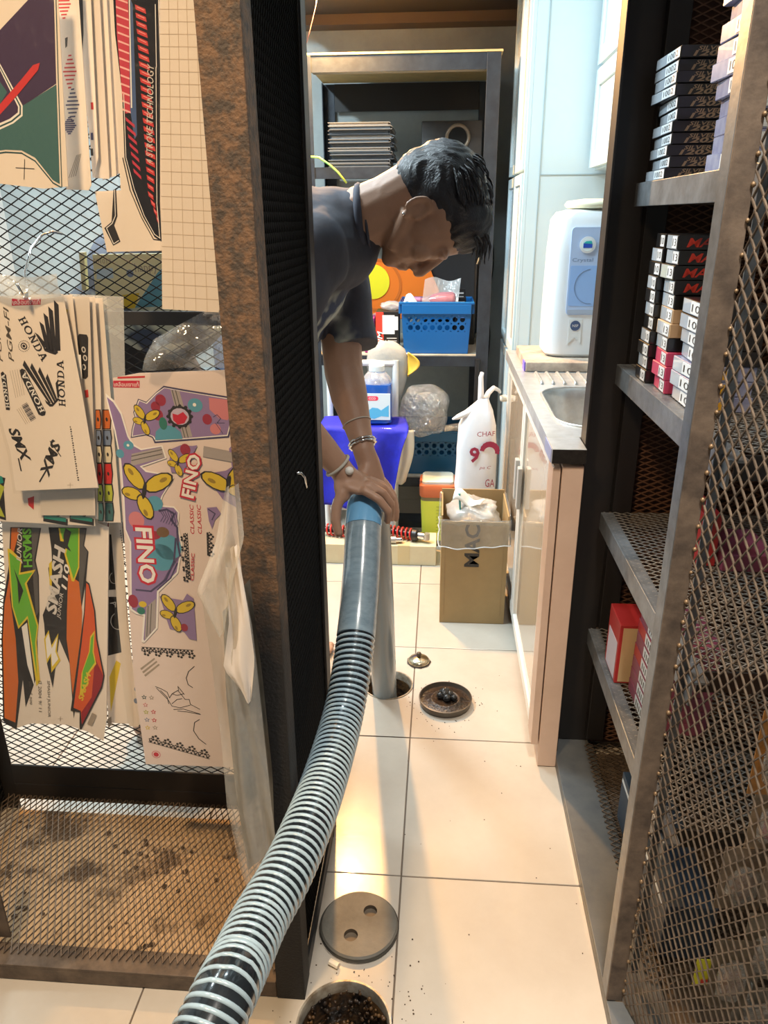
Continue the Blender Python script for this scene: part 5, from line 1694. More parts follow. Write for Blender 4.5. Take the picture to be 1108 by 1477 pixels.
# sticker sheets: outline and prints (p polygon, l line, e ellipse, f flower, s star, @ lettering), x and z in tenths of a millimetre
SHEETS = [
 ('sticker_sheet', 'purple and teal fairing sticker sheet with a red swoosh, top left', 1.055, 'paper', True, 0.0006, [-5958,14697,-4771,14668,-5002,12401,-5338,12376,-5952,12445,-6448,12491], [
  ('p','purple',[-6126,13805,-5596,14201,-5138,14537,-4959,14649,-4823,14646,-4963,13604,-5448,13362,-6296,13033]),
  ('p','teal',[-4962,13594,-5110,12430,-5200,12485,-5393,12754,-5562,12842,-5777,12853,-6350,12792,-6296,13033,-5805,13172,-5448,13362]),
  ('p','whitep',[-6044,14174,-5667,13852,-5451,13362,-5473,13245,-5611,13161,-5822,13085,-6309,12974]),
  ('p','tealdark',[-6050,14150,-5672,13827,-5473,13357,-5492,13259,-5626,13177,-5817,13111,-6303,13001]),
  ('p','whitep',[-6054,14130,-5677,13805,-5492,13352,-5511,13269,-5636,13193,-5813,13132,-6299,13022]),
  ('p','purple',[-6058,14111,-5681,13785,-5514,13347,-5529,13285,-5650,13214,-5807,13161,-6293,13049]),
  ('p','teal',[-5731,13685,-5626,13518,-5765,13366,-5964,13292]),
  ('p','red',[-6002,13109,-5801,13341,-5406,13662,-5228,13814,-5135,13837,-5173,13758,-5501,13478,-5789,13250,-5941,13108]),
  ('l','tealdark',[16,-6357,12759,-5782,12823,-5568,12810,-5401,12714,-5200,12447,-5098,12391],[11,-4797,14645,-4937,13583,-5088,12391]),
  ('l','ink',[8,-5680,12635,-5428,12619],[8,-5539,12734,-5592,12492]),
 ]),
 ('sticker_sheet', 'narrow cream sheet with red and navy striped diamonds behind the purple one', 1.085, 'paper', True, 0.0006, [-4921,14744,-4644,14738,-4811,12426,-4859,12362,-5171,12373], [
  ('p','red',[-4848,14686,-4807,14690,-4810,14673,-4851,14669],[-4872,14649,-4797,14652,-4799,14635,-4874,14632],[-4895,14612,-4786,14615,-4789,14598,-4898,14595],[-4918,14575,-4775,14577,-4778,14560,-4921,14558],[-4942,14538,-4764,14539,-4767,14522,-4945,14521],[-4931,14500,-4788,14502,-4790,14485,-4934,14483],[-4921,14462,-4811,14465,-4814,14448,-4923,14445],[-4910,14424,-4834,14427,-4837,14410,-4913,14407],[-4899,14386,-4858,14390,-4861,14373,-4902,14369],[-4888,13971,-4846,13975,-4849,13958,-4891,13953],[-4913,13926,-4836,13930,-4839,13912,-4916,13909],[-4938,13882,-4826,13885,-4829,13867,-4941,13864],[-4963,13837,-4816,13839,-4819,13821,-4966,13819],[-4988,13792,-4806,13794,-4809,13776,-4991,13774],[-4978,13746,-4831,13749,-4833,13731,-4981,13728],[-4968,13700,-4856,13703,-4858,13685,-4971,13682],[-4959,13654,-4881,13658,-4884,13640,-4962,13636],[-4949,13608,-4906,13612,-4909,13594,-4952,13589]),
  ('p','navy',[-4912,13587,-4869,13592,-4872,13574,-4915,13569],[-4937,13543,-4859,13547,-4862,13528,-4940,13524],[-4962,13498,-4849,13501,-4852,13483,-4966,13479],[-4988,13453,-4838,13455,-4841,13437,-4991,13434],[-5013,13407,-4828,13410,-4831,13391,-5016,13389],[-5003,13361,-4853,13364,-4856,13346,-5006,13343],[-4993,13315,-4878,13319,-4881,13300,-4996,13297],[-4983,13269,-4903,13273,-4907,13255,-4986,13250],[-4972,13222,-4929,13227,-4932,13209,-4975,13204],[-5007,13257,-4963,13262,-4966,13243,-5010,13239],[-5029,13234,-4949,13238,-4953,13220,-5032,13215],[-5051,13211,-4935,13214,-4939,13196,-5054,13192],[-5073,13187,-4921,13190,-4924,13172,-5076,13168],[-5094,13163,-4907,13166,-4910,13147,-5098,13145],[-5081,13139,-4929,13143,-4932,13124,-5084,13120],[-5067,13115,-4951,13119,-4954,13100,-5070,13096],[-5053,13091,-4973,13095,-4976,13076,-5056,13072],[-5039,13067,-4995,13072,-4998,13053,-5042,13048]),
  ('l','grey',[10,-5114,12520,-4958,12797],[10,-5081,12528,-4938,12802],[10,-5048,12536,-4918,12807],[10,-5015,12544,-4899,12813]),
  ('p','ink',[-4902,14159,-4864,14171,-4887,14071,-4915,14047]),
 ]),
 ('sticker_sheet', 'cream sheet edge with a black curve, front of the pale bundle', 1.1, 'paper', False, 0.0006, [-4788,14777,-4546,14772,-4728,12777,-4849,12509,-4814,12944], [
  ('p','ink',[-4756,14752,-4650,14750,-4714,14234,-4809,13828,-4817,14008]),
  ('p','red',[-4736,13445,-4702,13445,-4709,13360,-4743,13360]),
  ('p','navy',[-4793,13082,-4758,13081,-4765,12993,-4800,12994]),
  ('p','ink',[-4823,12889,-4788,12889,-4795,12800,-4830,12800]),
 ]),
 ('sticker_sheet', 'second cream sheet of the pale bundle beside the striped one', 1.106, 'paper2', False, 0.0006, [-4689,14789,-4453,14784,-4634,12510,-4857,12526], [
 ]),
 ('sticker_sheet', 'third cream sheet of the pale bundle beside the striped one', 1.112, 'paper', False, 0.0006, [-4596,14802,-4388,14797,-4556,12555,-4758,12499], [
 ]),
 ('sticker_sheet', 'rearmost cream sheet of the pale bundle beside the red one', 1.118, 'paper2', False, 0.0006, [-4501,14814,-4322,14810,-4465,12614,-4648,12541], [
 ]),
 ('sticker_sheet', 'black sticker with red slanted stripes and silver lettering', 1.095, 'paper', True, 0.0006, [-4274,14753,-3637,14738,-3940,11574,-4757,11558,-4819,12350,-4448,12361], [
  ('p','blackgloss',[-4236,14728,-3654,14714,-3725,13826,-3912,12199,-3946,11694,-4043,11754,-4173,12012,-4282,12360,-4341,12769,-4271,13524,-4274,14215]),
  ('p','rosered',[-4201,14727,-4044,14723,-4088,14137,-4180,13311,-4256,13299,-4271,13524,-4250,14215]),
  ('p','pinkpale',[-4199,14703,-4048,14647,-4051,14630,-4202,14682],[-4212,14612,-4061,14555,-4063,14538,-4215,14590],[-4220,14520,-4068,14463,-4070,14446,-4223,14498],[-4225,14427,-4073,14370,-4075,14353,-4228,14405],[-4230,14334,-4077,14276,-4080,14259,-4233,14311],[-4235,14240,-4082,14182,-4085,14164,-4239,14217],[-4241,14145,-4087,14086,-4089,14069,-4244,14122],[-4246,14049,-4092,13991,-4094,13973,-4249,14027],[-4252,13953,-4097,13894,-4099,13876,-4255,13930],[-4257,13856,-4102,13797,-4104,13779,-4260,13833],[-4263,13759,-4107,13699,-4109,13681,-4266,13735],[-4268,13660,-4112,13600,-4114,13582,-4272,13637],[-4274,13561,-4117,13501,-4119,13482,-4277,13538],[-4280,13461,-4122,13401,-4124,13382,-4283,13438],[-4285,13361,-4127,13300,-4129,13281,-4289,13337]),
  ('p','bluestrip',[-4039,14627,-4000,14529,-4129,13041,-4173,12987,-4185,13364]),
  ('p','whitep',[-4039,14627,-4025,14627,-4155,13364,-4173,13364]),
  ('p','red',[-3972,14529,-3843,14477,-3838,14423,-3967,14475]),
  ('p','pinkpale',[-3946,14504,-3862,14468,-3863,14461,-3946,14497]),
  ('p','red',[-3975,14441,-3846,14389,-3841,14335,-3971,14387]),
  ('p','pinkpale',[-3949,14416,-3865,14380,-3866,14373,-3950,14409]),
  ('p','red',[-3979,14353,-3849,14301,-3844,14246,-3974,14299]),
  ('p','pinkpale',[-3953,14328,-3868,14291,-3869,14284,-3954,14320]),
  ('p','red',[-3983,14264,-3853,14212,-3848,14157,-3978,14209]),
  ('p','pinkpale',[-3956,14239,-3872,14202,-3873,14195,-3957,14231]),
  ('p','red',[-3986,14175,-3856,14122,-3851,14067,-3981,14120]),
  ('p','pinkpale',[-3960,14149,-3875,14112,-3876,14105,-3961,14142]),
  ('p','red',[-3990,14085,-3859,14032,-3854,13976,-3985,14029]),
  ('p','pinkpale',[-3963,14059,-3878,14022,-3879,14014,-3964,14051]),
  ('p','red',[-3994,13994,-3862,13941,-3857,13885,-3989,13938]),
  ('p','pinkpale',[-3967,13968,-3882,13931,-3882,13923,-3968,13960]),
  ('p','red',[-3997,13902,-3866,13849,-3861,13793,-3993,13846]),
  ('p','pinkpale',[-3971,13876,-3885,13839,-3886,13831,-3972,13869]),
  ('p','red',[-4001,13811,-3869,13757,-3864,13700,-3996,13754]),
  ('p','pinkpale',[-3974,13784,-3888,13747,-3889,13739,-3975,13777]),
  ('p','red',[-4005,13718,-3872,13664,-3867,13607,-4000,13661]),
  ('p','pinkpale',[-3978,13692,-3892,13654,-3893,13646,-3979,13684]),
  ('p','red',[-4009,13625,-3876,13570,-3870,13513,-4004,13567]),
  ('p','pinkpale',[-3982,13598,-3895,13560,-3896,13552,-3983,13590]),
  ('p','red',[-4013,13531,-3879,13476,-3874,13418,-4008,13473]),
  ('p','pinkpale',[-3985,13504,-3899,13466,-3900,13458,-3986,13496]),
  ('p','red',[-4016,13436,-3882,13381,-3877,13323,-4012,13378]),
  ('p','pinkpale',[-3989,13409,-3902,13371,-3903,13363,-3990,13401]),
  ('p','red',[-4020,13341,-3886,13286,-3881,13227,-4016,13282]),
  ('p','pinkpale',[-3993,13314,-3906,13275,-3907,13267,-3994,13306]),
  ('p','red',[-4024,13245,-3889,13189,-3884,13130,-4019,13186]),
  ('p','pinkpale',[-3997,13218,-3909,13179,-3910,13171,-3998,13210]),
  ('p','red',[-4028,13148,-3893,13092,-3888,13033,-4023,13089]),
  ('p','pinkpale',[-4001,13121,-3913,13082,-3914,13074,-4002,13113]),
  ('p','red',[-4032,13051,-3896,12995,-3891,12935,-4027,12991]),
  ('p','pinkpale',[-4005,13023,-3916,12984,-3917,12976,-4006,13015]),
  ('p','red',[-4036,12953,-3900,12896,-3895,12836,-4031,12892]),
  ('p','pinkpale',[-4009,12925,-3920,12886,-3921,12877,-4010,12917]),
  ('p','red',[-4040,12854,-3909,12797,-3905,12736,-4035,12793]),
  ('p','pinkpale',[-4014,12826,-3929,12787,-3930,12778,-4015,12818]),
  ('p','red',[-4044,12755,-3925,12698,-3922,12636,-4040,12693]),
  ('p','pinkpale',[-4021,12727,-3943,12687,-3944,12678,-4022,12718]),
  ('p','red',[-4049,12654,-3942,12597,-3939,12535,-4044,12593]),
  ('p','pinkpale',[-4027,12626,-3958,12586,-3959,12578,-4028,12618]),
  ('p','red',[-4053,12553,-3958,12496,-3956,12434,-4048,12491]),
  ('p','pinkpale',[-4034,12525,-3972,12485,-3973,12477,-4035,12517]),
  ('p','red',[-4057,12452,-3974,12394,-3974,12331,-4052,12389]),
  ('p','pinkpale',[-4041,12423,-3987,12383,-3988,12374,-4042,12415]),
  ('p','red',[-4061,12349,-3991,12292,-3992,12228,-4056,12286]),
  ('p','pinkpale',[-4048,12321,-4002,12280,-4003,12272,-4049,12312]),
  ('p','red',[-4035,12246,-3976,12188,-3978,12124,-4030,12182]),
  ('p','pinkpale',[-4024,12217,-3986,12176,-3987,12168,-4025,12208]),
  ('p','red',[-4007,12142,-3961,12083,-3964,12019,-4002,12078]),
  ('p','pinkpale',[-3999,12113,-3970,12072,-3971,12063,-4000,12104]),
  ('p','red',[-3979,12037,-3946,11978,-3950,11914,-3974,11973]),
  ('p','pinkpale',[-3974,12008,-3953,11967,-3954,11958,-3975,11999]),
  ('p','rosered',[-4261,13259,-4150,13166,-4149,13123,-4261,13216],[-4257,13157,-4148,13063,-4147,13020,-4256,13113],[-4252,13054,-4146,12960,-4145,12916,-4252,13010],[-4247,12950,-4144,12855,-4143,12811,-4247,12906],[-4242,12845,-4142,12750,-4141,12706,-4242,12801],[-4238,12740,-4140,12644,-4139,12599,-4237,12695],[-4233,12634,-4138,12537,-4137,12492,-4232,12589]),
  ('l','whitep',[9,-3707,14523,-3773,13827,-3950,12199,-3960,11736,-4038,11790,-4154,12032,-4254,12374,-4319,12769,-4250,13524]),
  ('l','ink',[13,-3918,11706,-4059,11724,-4193,12003,-4314,12360,-4364,12764]),
  ("@",'silver','4 STROKE TECHNOLOGY',[-3998,12693,-3841,13866],85,0.25,0.0),
  ('p','ink',[-4549,12371,-4511,12370,-4540,12029,-4602,11911,-4540,11696,-4653,11643,-4750,11876,-4634,11956]),
  ('l','whitep',[10,-4534,12362,-4568,12035,-4628,11935,-4718,11876,-4643,11667,-4565,11709]),
 ]),
 ('backing_sheet', 'front sheet of backing paper with a printed grid next to the rusty post', 1.062, 'paper', True, 0.0006, [-3519,14655,-2968,14642,-3073,10890,-3116,10767,-3922,10812], [
  ('l','gridtan',[6,-3408,14652,-3760,10803],[6,-3298,14649,-3599,10794],[6,-3188,14647,-3437,10785],[6,-3078,14644,-3276,10776],[6,-3532,14526,-2973,14512],[6,-3546,14397,-2978,14381],[6,-3560,14266,-2983,14249],[6,-3574,14133,-2988,14116],[6,-3588,13999,-2993,13981],[6,-3602,13864,-2998,13844],[6,-3616,13727,-3004,13706],[6,-3631,13589,-3009,13567],[6,-3646,13449,-3014,13426],[6,-3660,13308,-3020,13283],[6,-3675,13165,-3025,13139],[6,-3690,13020,-3031,12993],[6,-3706,12874,-3036,12846],[6,-3721,12726,-3042,12697],[6,-3737,12576,-3048,12546],[6,-3753,12425,-3054,12394],[6,-3769,12272,-3060,12239],[6,-3785,12117,-3065,12083],[6,-3802,11961,-3071,11926],[6,-3818,11802,-3078,11766],[6,-3835,11642,-3084,11604],[6,-3852,11480,-3090,11441],[6,-3869,11316,-3096,11275],[6,-3887,11150,-3103,11108],[6,-3904,10982,-3109,10939]),
 ]),
 ('backing_sheet', 'second grid backing sheet tucked behind next to the rusty post', 1.072, 'paper', True, 0.0006, [-3151,14670,-2841,14663,-2968,10725,-3353,10733], [
  ('l','gridtan',[6,-3047,14668,-3224,10730],[6,-2944,14665,-3096,10728],[6,-3157,14539,-2846,14531],[6,-3164,14406,-2850,14398],[6,-3171,14272,-2854,14264],[6,-3178,14136,-2859,14129],[6,-3185,13999,-2863,13991],[6,-3192,13861,-2867,13853],[6,-3199,13721,-2872,13713],[6,-3207,13579,-2877,13571],[6,-3214,13436,-2881,13428],[6,-3222,13291,-2886,13283],[6,-3229,13144,-2891,13136],[6,-3237,12996,-2895,12988],[6,-3244,12847,-2900,12839],[6,-3252,12695,-2905,12687],[6,-3260,12542,-2910,12534],[6,-3268,12387,-2915,12379],[6,-3276,12230,-2920,12222],[6,-3284,12072,-2925,12063],[6,-3292,11911,-2930,11903],[6,-3301,11749,-2936,11741],[6,-3309,11585,-2941,11576],[6,-3318,11418,-2946,11410],[6,-3326,11250,-2952,11242],[6,-3335,11080,-2957,11072],[6,-3344,10908,-2963,10899]),
 ]),
 ('sticker_sheet', 'white sheet of black winged HONDA stickers on the front hook', 1.05, 'paper', True, 0.0006, [-6526,10983,-5293,11021,-5234,9689,-5203,8159,-6540,8075,-6503,8716,-6592,9676], [
  ('p','labelred',[-6048,10960,-5625,10970,-5641,10878,-6068,10861]),
  ("@",'whitep','เคลือบเงาแท้',[-6045,10910,-5646,10924],76,0,0.0),
  ('p','ink',[-5438,10940,-5381,10875,-5457,10236,-5527,10231],[-5536,10854,-5479,10792,-5517,10230,-5587,10221],[-5622,10765,-5565,10707,-5560,10241,-5630,10228],[-5703,10646,-5647,10595,-5602,10262,-5672,10243],[-5800,10493,-5750,10460,-5638,10301,-5702,10264],[-5710,10274,-5624,10258,-5544,10224,-5495,10275,-5503,10203,-5544,10176,-5601,10193,-5696,10231],[-6025,10095,-6063,10022,-5760,9456,-5732,9471],[-5919,10057,-5958,9986,-5715,9450,-5687,9464],[-5810,9999,-5849,9930,-5679,9479,-5650,9491],[-5709,9901,-5750,9836,-5651,9508,-5622,9518],[-5570,9814,-5611,9762,-5618,9550,-5588,9552],[-5818,9522,-5753,9459,-5715,9451,-5606,9551,-5602,9520,-5715,9415,-5759,9414,-5805,9466]),
  ("@",'ink','HONDA',[-5964,10708,-5707,10093],115,0,0.012),
  ("@",'ink','HONDA',[-5565,9412,-5489,10103],101,0,0.012),
  ('p','ink',[-6126,9946,-6082,9975,-6036,9953,-5833,9336,-5854,9283,-5902,9271,-5952,9293,-6124,9876]),
  ("@",'whitep','HONDA',[-5877,9322,-6081,9920],79,0,0.01),
  ('p','ink',[-6420,9906,-6383,9929,-6342,9874,-6379,9368,-6392,9352,-6445,9356]),
  ("@",'whitep','HONDA',[-6410,9379,-6390,9896],56,0,0.01),
  ('e','ink',[-5993,10298,49,49,0,16]),
  ('e','paper',[-5993,10298,33,33,0,16]),
  ('e','ink',[-5993,10298,22,22,0,16],[-5912,10299,7,7,0,5],[-5921,10275,7,7,0,5],[-5936,10253,7,7,0,5],[-5958,10236,7,7,0,5],[-5982,10225,7,7,0,5],[-6008,10221,7,7,0,5],[-6033,10225,7,7,0,5],[-6053,10235,7,7,0,5],[-6068,10252,7,7,0,5],[-6075,10274,7,7,0,5],[-6075,10298,7,7,0,5],[-6066,10322,7,7,0,5],[-6050,10343,7,7,0,5],[-6029,10360,7,7,0,5],[-6005,10371,7,7,0,5],[-5979,10375,7,7,0,5],[-5955,10372,7,7,0,5],[-5934,10361,7,7,0,5],[-5919,10344,7,7,0,5],[-5912,10323,7,7,0,5]),
  ("@",'greytext','PGM-FI',[-6222,10072,-6163,10846],77,0.25,0.01),
  ("@",'greytext','PGM-FI',[-6387,10071,-6314,10846],69,0.25,0.0),
  ('l','ink',[5,-6100,9469,-6187,9423],[9,-6092,9450,-6180,9403],[13,-6084,9430,-6172,9384],[5,-6076,9411,-6164,9364],[9,-6068,9391,-6156,9345],[13,-6060,9372,-6148,9325],[5,-6052,9352,-6140,9306],[9,-6044,9333,-6132,9286],[13,-6036,9313,-6124,9266],[5,-6028,9294,-6116,9247],[9,-6020,9274,-6108,9227],[13,-6012,9254,-6100,9207],[5,-6004,9235,-6092,9188]),
  ('l','grey',[7,-6210,9400,-6114,9172],[7,-6241,9383,-6145,9157],[7,-6272,9367,-6175,9143],[5,-6271,9941,-6258,9540],[5,-6233,9947,-6223,9551],[5,-6195,9954,-6188,9563],[5,-6158,9961,-6154,9575],[5,-6120,9968,-6119,9586]),
  ("@",'ink','SMX',[-6393,9085,-6270,8554],165,0.2,0.03),
  ("@",'ink','SMX',[-5737,8884,-6034,8341],165,0.2,0.03),
  ('l','ink',[21,-6392,8600,-6386,8407],[21,-5952,8464,-6120,8236],[14,-5843,8883,-5714,8648]),
  ('p','ink',[-5499,9118,-5485,9118,-5488,9100,-5502,9100],[-5499,9083,-5476,9083,-5479,9065,-5502,9064],[-5500,9048,-5477,9048,-5480,9029,-5503,9029],[-5500,9012,-5486,9012,-5489,8994,-5503,8993],[-5501,8977,-5477,8977,-5480,8958,-5504,8958],[-5501,8941,-5478,8941,-5481,8923,-5504,8922],[-5501,8905,-5487,8906,-5491,8887,-5505,8887],[-5502,8870,-5478,8870,-5482,8851,-5505,8851],[-5502,8834,-5479,8834,-5482,8815,-5505,8815],[-5503,8798,-5489,8798,-5492,8779,-5506,8779],[-5503,8762,-5480,8762,-5483,8743,-5506,8743],[-5504,8726,-5480,8726,-5483,8707,-5507,8707],[-5504,8689,-5490,8690,-5493,8671,-5507,8670],[-5504,8653,-5481,8654,-5484,8634,-5508,8634],[-5505,8617,-5481,8617,-5484,8598,-5508,8598],[-5505,8580,-5491,8581,-5494,8561,-5508,8561],[-5506,8544,-5482,8544,-5485,8525,-5509,8525],[-5506,8507,-5482,8508,-5486,8488,-5509,8488],[-5507,8470,-5492,8471,-5495,8451,-5510,8451],[-5507,8434,-5483,8434,-5486,8415,-5510,8414],[-5507,8397,-5484,8397,-5487,8378,-5511,8377],[-5508,8360,-5494,8360,-5497,8341,-5511,8340],[-5508,8323,-5484,8323,-5488,8304,-5511,8303],[-5509,8286,-5485,8286,-5488,8266,-5512,8266]),
  ('l','grey',[5,-5689,8188,-5593,8190],[5,-5635,8226,-5648,8147]),
 ]),
 ('sticker_sheet', 'cream sheet with a yellow arrow just behind the winged one', 1.058, 'paper', True, 0.0006, [-5856,10985,-5203,11004,-5255,9795,-5269,8822,-5233,8119,-6406,8060], [
  ('p','yellow',[-5340,10819,-5299,10798,-5318,10736,-5350,10756],[-5359,10398,-5316,10345,-5345,10281,-5368,10302]),
  ('p','ink',[-5370,10237,-5328,10248,-5326,10177,-5372,10173]),
  ('l','ink',[4,-5324,10673,-5337,10599]),
  ('e','grey',[-5330,10637,29,29,0,16]),
  ('e','paper',[-5330,10637,24,24,0,16]),
  ('s','red',[-5352,9599,32]),
  ('s','grey',[-5356,9543,32]),
  ('s','gold',[-5350,9441,32]),
  ('s','grey',[-5352,9372,32]),
  ('s','olive',[-5356,9299,32]),
  ('p','ink',[-5373,8949,-5352,8949,-5354,8933,-5375,8933],[-5372,8920,-5351,8920,-5354,8904,-5375,8904],[-5372,8891,-5351,8891,-5353,8875,-5374,8875],[-5371,8862,-5350,8862,-5353,8846,-5374,8846],[-5371,8833,-5350,8833,-5352,8817,-5373,8816],[-5370,8804,-5349,8804,-5352,8788,-5373,8787],[-5370,8775,-5349,8775,-5351,8758,-5373,8758],[-5369,8745,-5348,8746,-5351,8729,-5372,8729],[-5369,8716,-5348,8717,-5350,8700,-5372,8699],[-5369,8687,-5347,8687,-5350,8670,-5371,8670],[-5368,8657,-5347,8658,-5349,8641,-5371,8641],[-5368,8628,-5346,8628,-5349,8611,-5370,8611],[-5367,8598,-5346,8599,-5348,8582,-5370,8582],[-5367,8569,-5345,8569,-5348,8552,-5369,8552],[-5366,8539,-5345,8540,-5347,8523,-5369,8522],[-5366,8509,-5344,8510,-5347,8493,-5368,8493],[-5365,8480,-5344,8480,-5346,8463,-5368,8463],[-5365,8450,-5343,8450,-5346,8433,-5367,8433],[-5364,8420,-5343,8420,-5345,8403,-5367,8403],[-5364,8390,-5342,8391,-5345,8373,-5367,8373],[-5363,8360,-5342,8361,-5344,8343,-5366,8343],[-5363,8330,-5341,8331,-5344,8313,-5366,8313],[-5362,8300,-5341,8300,-5343,8283,-5365,8283],[-5362,8270,-5340,8270,-5343,8253,-5365,8253],[-5361,8240,-5340,8240,-5342,8223,-5364,8222],[-5361,8209,-5339,8210,-5342,8193,-5364,8192]),
  ('p','whitep',[-5363,10173,-5207,10163,-5240,9812,-5364,9822]),
 ]),
 ('sticker_sheet', 'pale sheet with a black rounded panel behind the arrow sheet', 1.064, 'paper2', True, 0.0006, [-5684,10979,-4983,10971,-5233,8805,-5388,7639,-6292,7618], [
  ('p','ink',[-5238,10422,-5210,10454,-5100,10444,-5084,10401,-5173,9834,-5212,9800,-5268,9811,-5287,10119]),
  ('e','silver',[-5179,10229,32,45,0,16]),
  ('e','ink',[-5179,10229,16,27,0,16]),
  ('e','silver',[-5175,10109,32,45,0,16]),
  ('e','ink',[-5175,10109,16,27,0,16]),
  ('e','silver',[-5214,9977,32,45,0,16]),
  ('e','ink',[-5214,9977,16,27,0,16]),
  ('p','red',[-5260,9632,-5202,9644,-5209,9531,-5257,9519]),
 ]),
 ('sticker_sheet', 'sheet of stacked coloured letters, nearer of the two at the bundle edge', 1.07, 'paper', True, 0.0006, [-5516,10945,-4930,10965,-5035,9648,-5304,7546,-6103,7563], [
  ('p','ink',[-5162,9330,-5082,9331,-5087,9178,-5124,9023,-5209,9022]),
  ('p','orange',[-5155,9316,-5103,9317,-5105,9178,-5136,9037,-5197,9036]),
  ('e','ink',[-5145,9177,17,33,0,10]),
  ('p','ink',[-5199,9015,-5118,9016,-5118,8889,-5152,8761,-5237,8760]),
  ('p','slate',[-5191,9001,-5139,9001,-5137,8889,-5164,8776,-5226,8775]),
  ('e','ink',[-5177,8889,17,33,0,10]),
  ('p','ink',[-5228,8765,-5147,8766,-5149,8626,-5184,8483,-5271,8481]),
  ('p','cream',[-5221,8751,-5168,8752,-5168,8625,-5197,8497,-5259,8496]),
  ('e','ink',[-5208,8625,17,33,0,10]),
  ('p','ink',[-5260,8487,-5179,8488,-5185,8314,-5226,8137,-5314,8135]),
  ('p','red',[-5253,8472,-5200,8473,-5205,8314,-5238,8152,-5302,8151]),
  ('e','ink',[-5245,8313,17,34,0,10]),
  ('p','ink',[-5301,8141,-5218,8142,-5220,7996,-5257,7847,-5345,7845]),
  ('p','yellowgreen',[-5293,8126,-5240,8127,-5240,7996,-5269,7862,-5333,7861]),
  ('e','ink',[-5281,7995,17,34,0,10]),
  ('p','ink',[-5336,7838,-5253,7840,-5257,7678,-5296,7513,-5385,7511]),
  ('p','teal',[-5329,7823,-5275,7824,-5277,7677,-5309,7528,-5373,7527]),
  ('e','ink',[-5318,7676,17,35,0,10]),
 ]),
 ('sticker_sheet', 'sheet of stacked coloured letters, rear one at the bundle edge', 1.078, 'paper', True, 0.0006, [-5454,10937,-4857,10938,-4951,9206,-5051,7471,-6046,7447], [
  ('p','ink',[-5092,9311,-4965,9313,-4969,9159,-5005,9003,-5138,9001]),
  ('p','orange',[-5085,9298,-4986,9299,-4988,9159,-5018,9017,-5127,9015]),
  ('e','ink',[-5046,9158,17,33,0,10]),
  ('p','ink',[-5128,8994,-5000,8996,-4999,8868,-5032,8740,-5166,8738]),
  ('p','slate',[-5121,8980,-5021,8981,-5018,8868,-5044,8754,-5154,8752]),
  ('e','ink',[-5077,8867,17,33,0,10]),
  ('p','ink',[-5157,8742,-5027,8745,-5028,8603,-5063,8460,-5199,8457]),
  ('p','cream',[-5149,8728,-5049,8730,-5048,8603,-5076,8474,-5187,8472]),
  ('e','ink',[-5107,8602,17,34,0,10]),
  ('p','ink',[-5188,8462,-5058,8465,-5064,8289,-5104,8112,-5241,8109]),
  ('p','red',[-5181,8448,-5079,8449,-5083,8289,-5116,8126,-5229,8124]),
  ('e','ink',[-5143,8288,17,34,0,10]),
  ('p','ink',[-5228,8114,-5096,8117,-5097,7969,-5133,7820,-5272,7817]),
  ('p','yellowgreen',[-5220,8099,-5117,8101,-5117,7969,-5146,7835,-5259,7832]),
  ('e','ink',[-5178,7968,17,35,0,10]),
  ('p','ink',[-5262,7809,-5129,7812,-5132,7649,-5171,7484,-5311,7480]),
  ('p','teal',[-5255,7794,-5151,7796,-5152,7649,-5184,7499,-5298,7496]),
  ('e','ink',[-5214,7647,17,35,0,10]),
 ]),
 ('sticker_sheet', 'blank plastic sleeve at the back of the hook bundle', 1.086, 'film', False, 0.0006, [-5381,10988,-4581,10950,-4732,9617,-5042,7439,-5863,7383], [
 ]),
 ('sticker_sheet', 'white sheet with two teal K letters under the winged one', 1.066, 'paper', True, 0.0006, [-6910,9638,-5560,9652,-5341,8797,-5439,7439,-7367,7501], [
  ("@",'ink','K',[-6085,7469,-6003,7942],397,0,0.035),
  ("@",'teal2','K',[-6082,7526,-6020,7886],354,0,0.012),
  ("@",'ink','a',[-5968,7862,-5905,8227],321,0,0.04),
  ("@",'yellowgreen','a',[-5968,7900,-5919,8190],274,0,0.015),
  ("@",'ink','K',[-5651,7479,-5576,7952],394,0,0.035),
  ("@",'teal2','K',[-5649,7536,-5592,7896],351,0,0.012),
  ("@",'ink','a',[-5539,7871,-5482,8235],318,0,0.04),
  ("@",'yellowgreen','a',[-5541,7909,-5495,8198],274,0,0.015),
  ('p','ink',[-7004,8293,-6768,8223,-6828,8072,-6896,7507,-7152,7579]),
  ('p','yellowgreen',[-7014,8243,-6815,8072,-6959,7789,-6905,7558,-7142,7631]),
  ('p','teal2',[-6999,8318,-6817,8247,-6813,8147,-7051,8067]),
  ('p','red',[-6468,7889,-6357,7930,-6404,7699,-6477,7775]),
 ]),
 ('sticker_sheet', 'white sheet of green and orange lightning stickers below the K sheet', 1.078, 'paper', True, 0.0006, [-7061,7508,-5707,7540,-5284,7369,-5858,3598,-5976,3148,-6235,3335,-6617,3469,-7285,3466,-7684,3308,-7342,5503], [
  ('p','ink',[-6943,7324,-6739,7329,-6422,7324,-6619,6739,-6612,6462,-6732,5716,-6852,5247,-6958,4561,-7325,3812,-7272,4391,-7593,3304,-7813,3493,-7507,5222,-7333,5956,-7109,6614]),
  ('p','orange',[-6925,7312,-6780,7315,-7035,6727,-7195,6047,-7247,5232,-7362,4355,-7583,3471,-7771,3561,-7480,5223,-7318,5899,-7141,6390]),
  ('p','greydark',[-6588,7320,-6442,7316,-6645,6738,-6631,6461,-6737,5774,-6799,5684,-6730,6346]),
  ('p','yellow',[-7065,6945,-7015,6933,-6855,6746,-6927,6508,-6649,6572,-6848,6314,-6786,5509,-6878,5177,-6956,4373,-7043,4274,-6960,5635,-7160,5429,-7195,5860]),
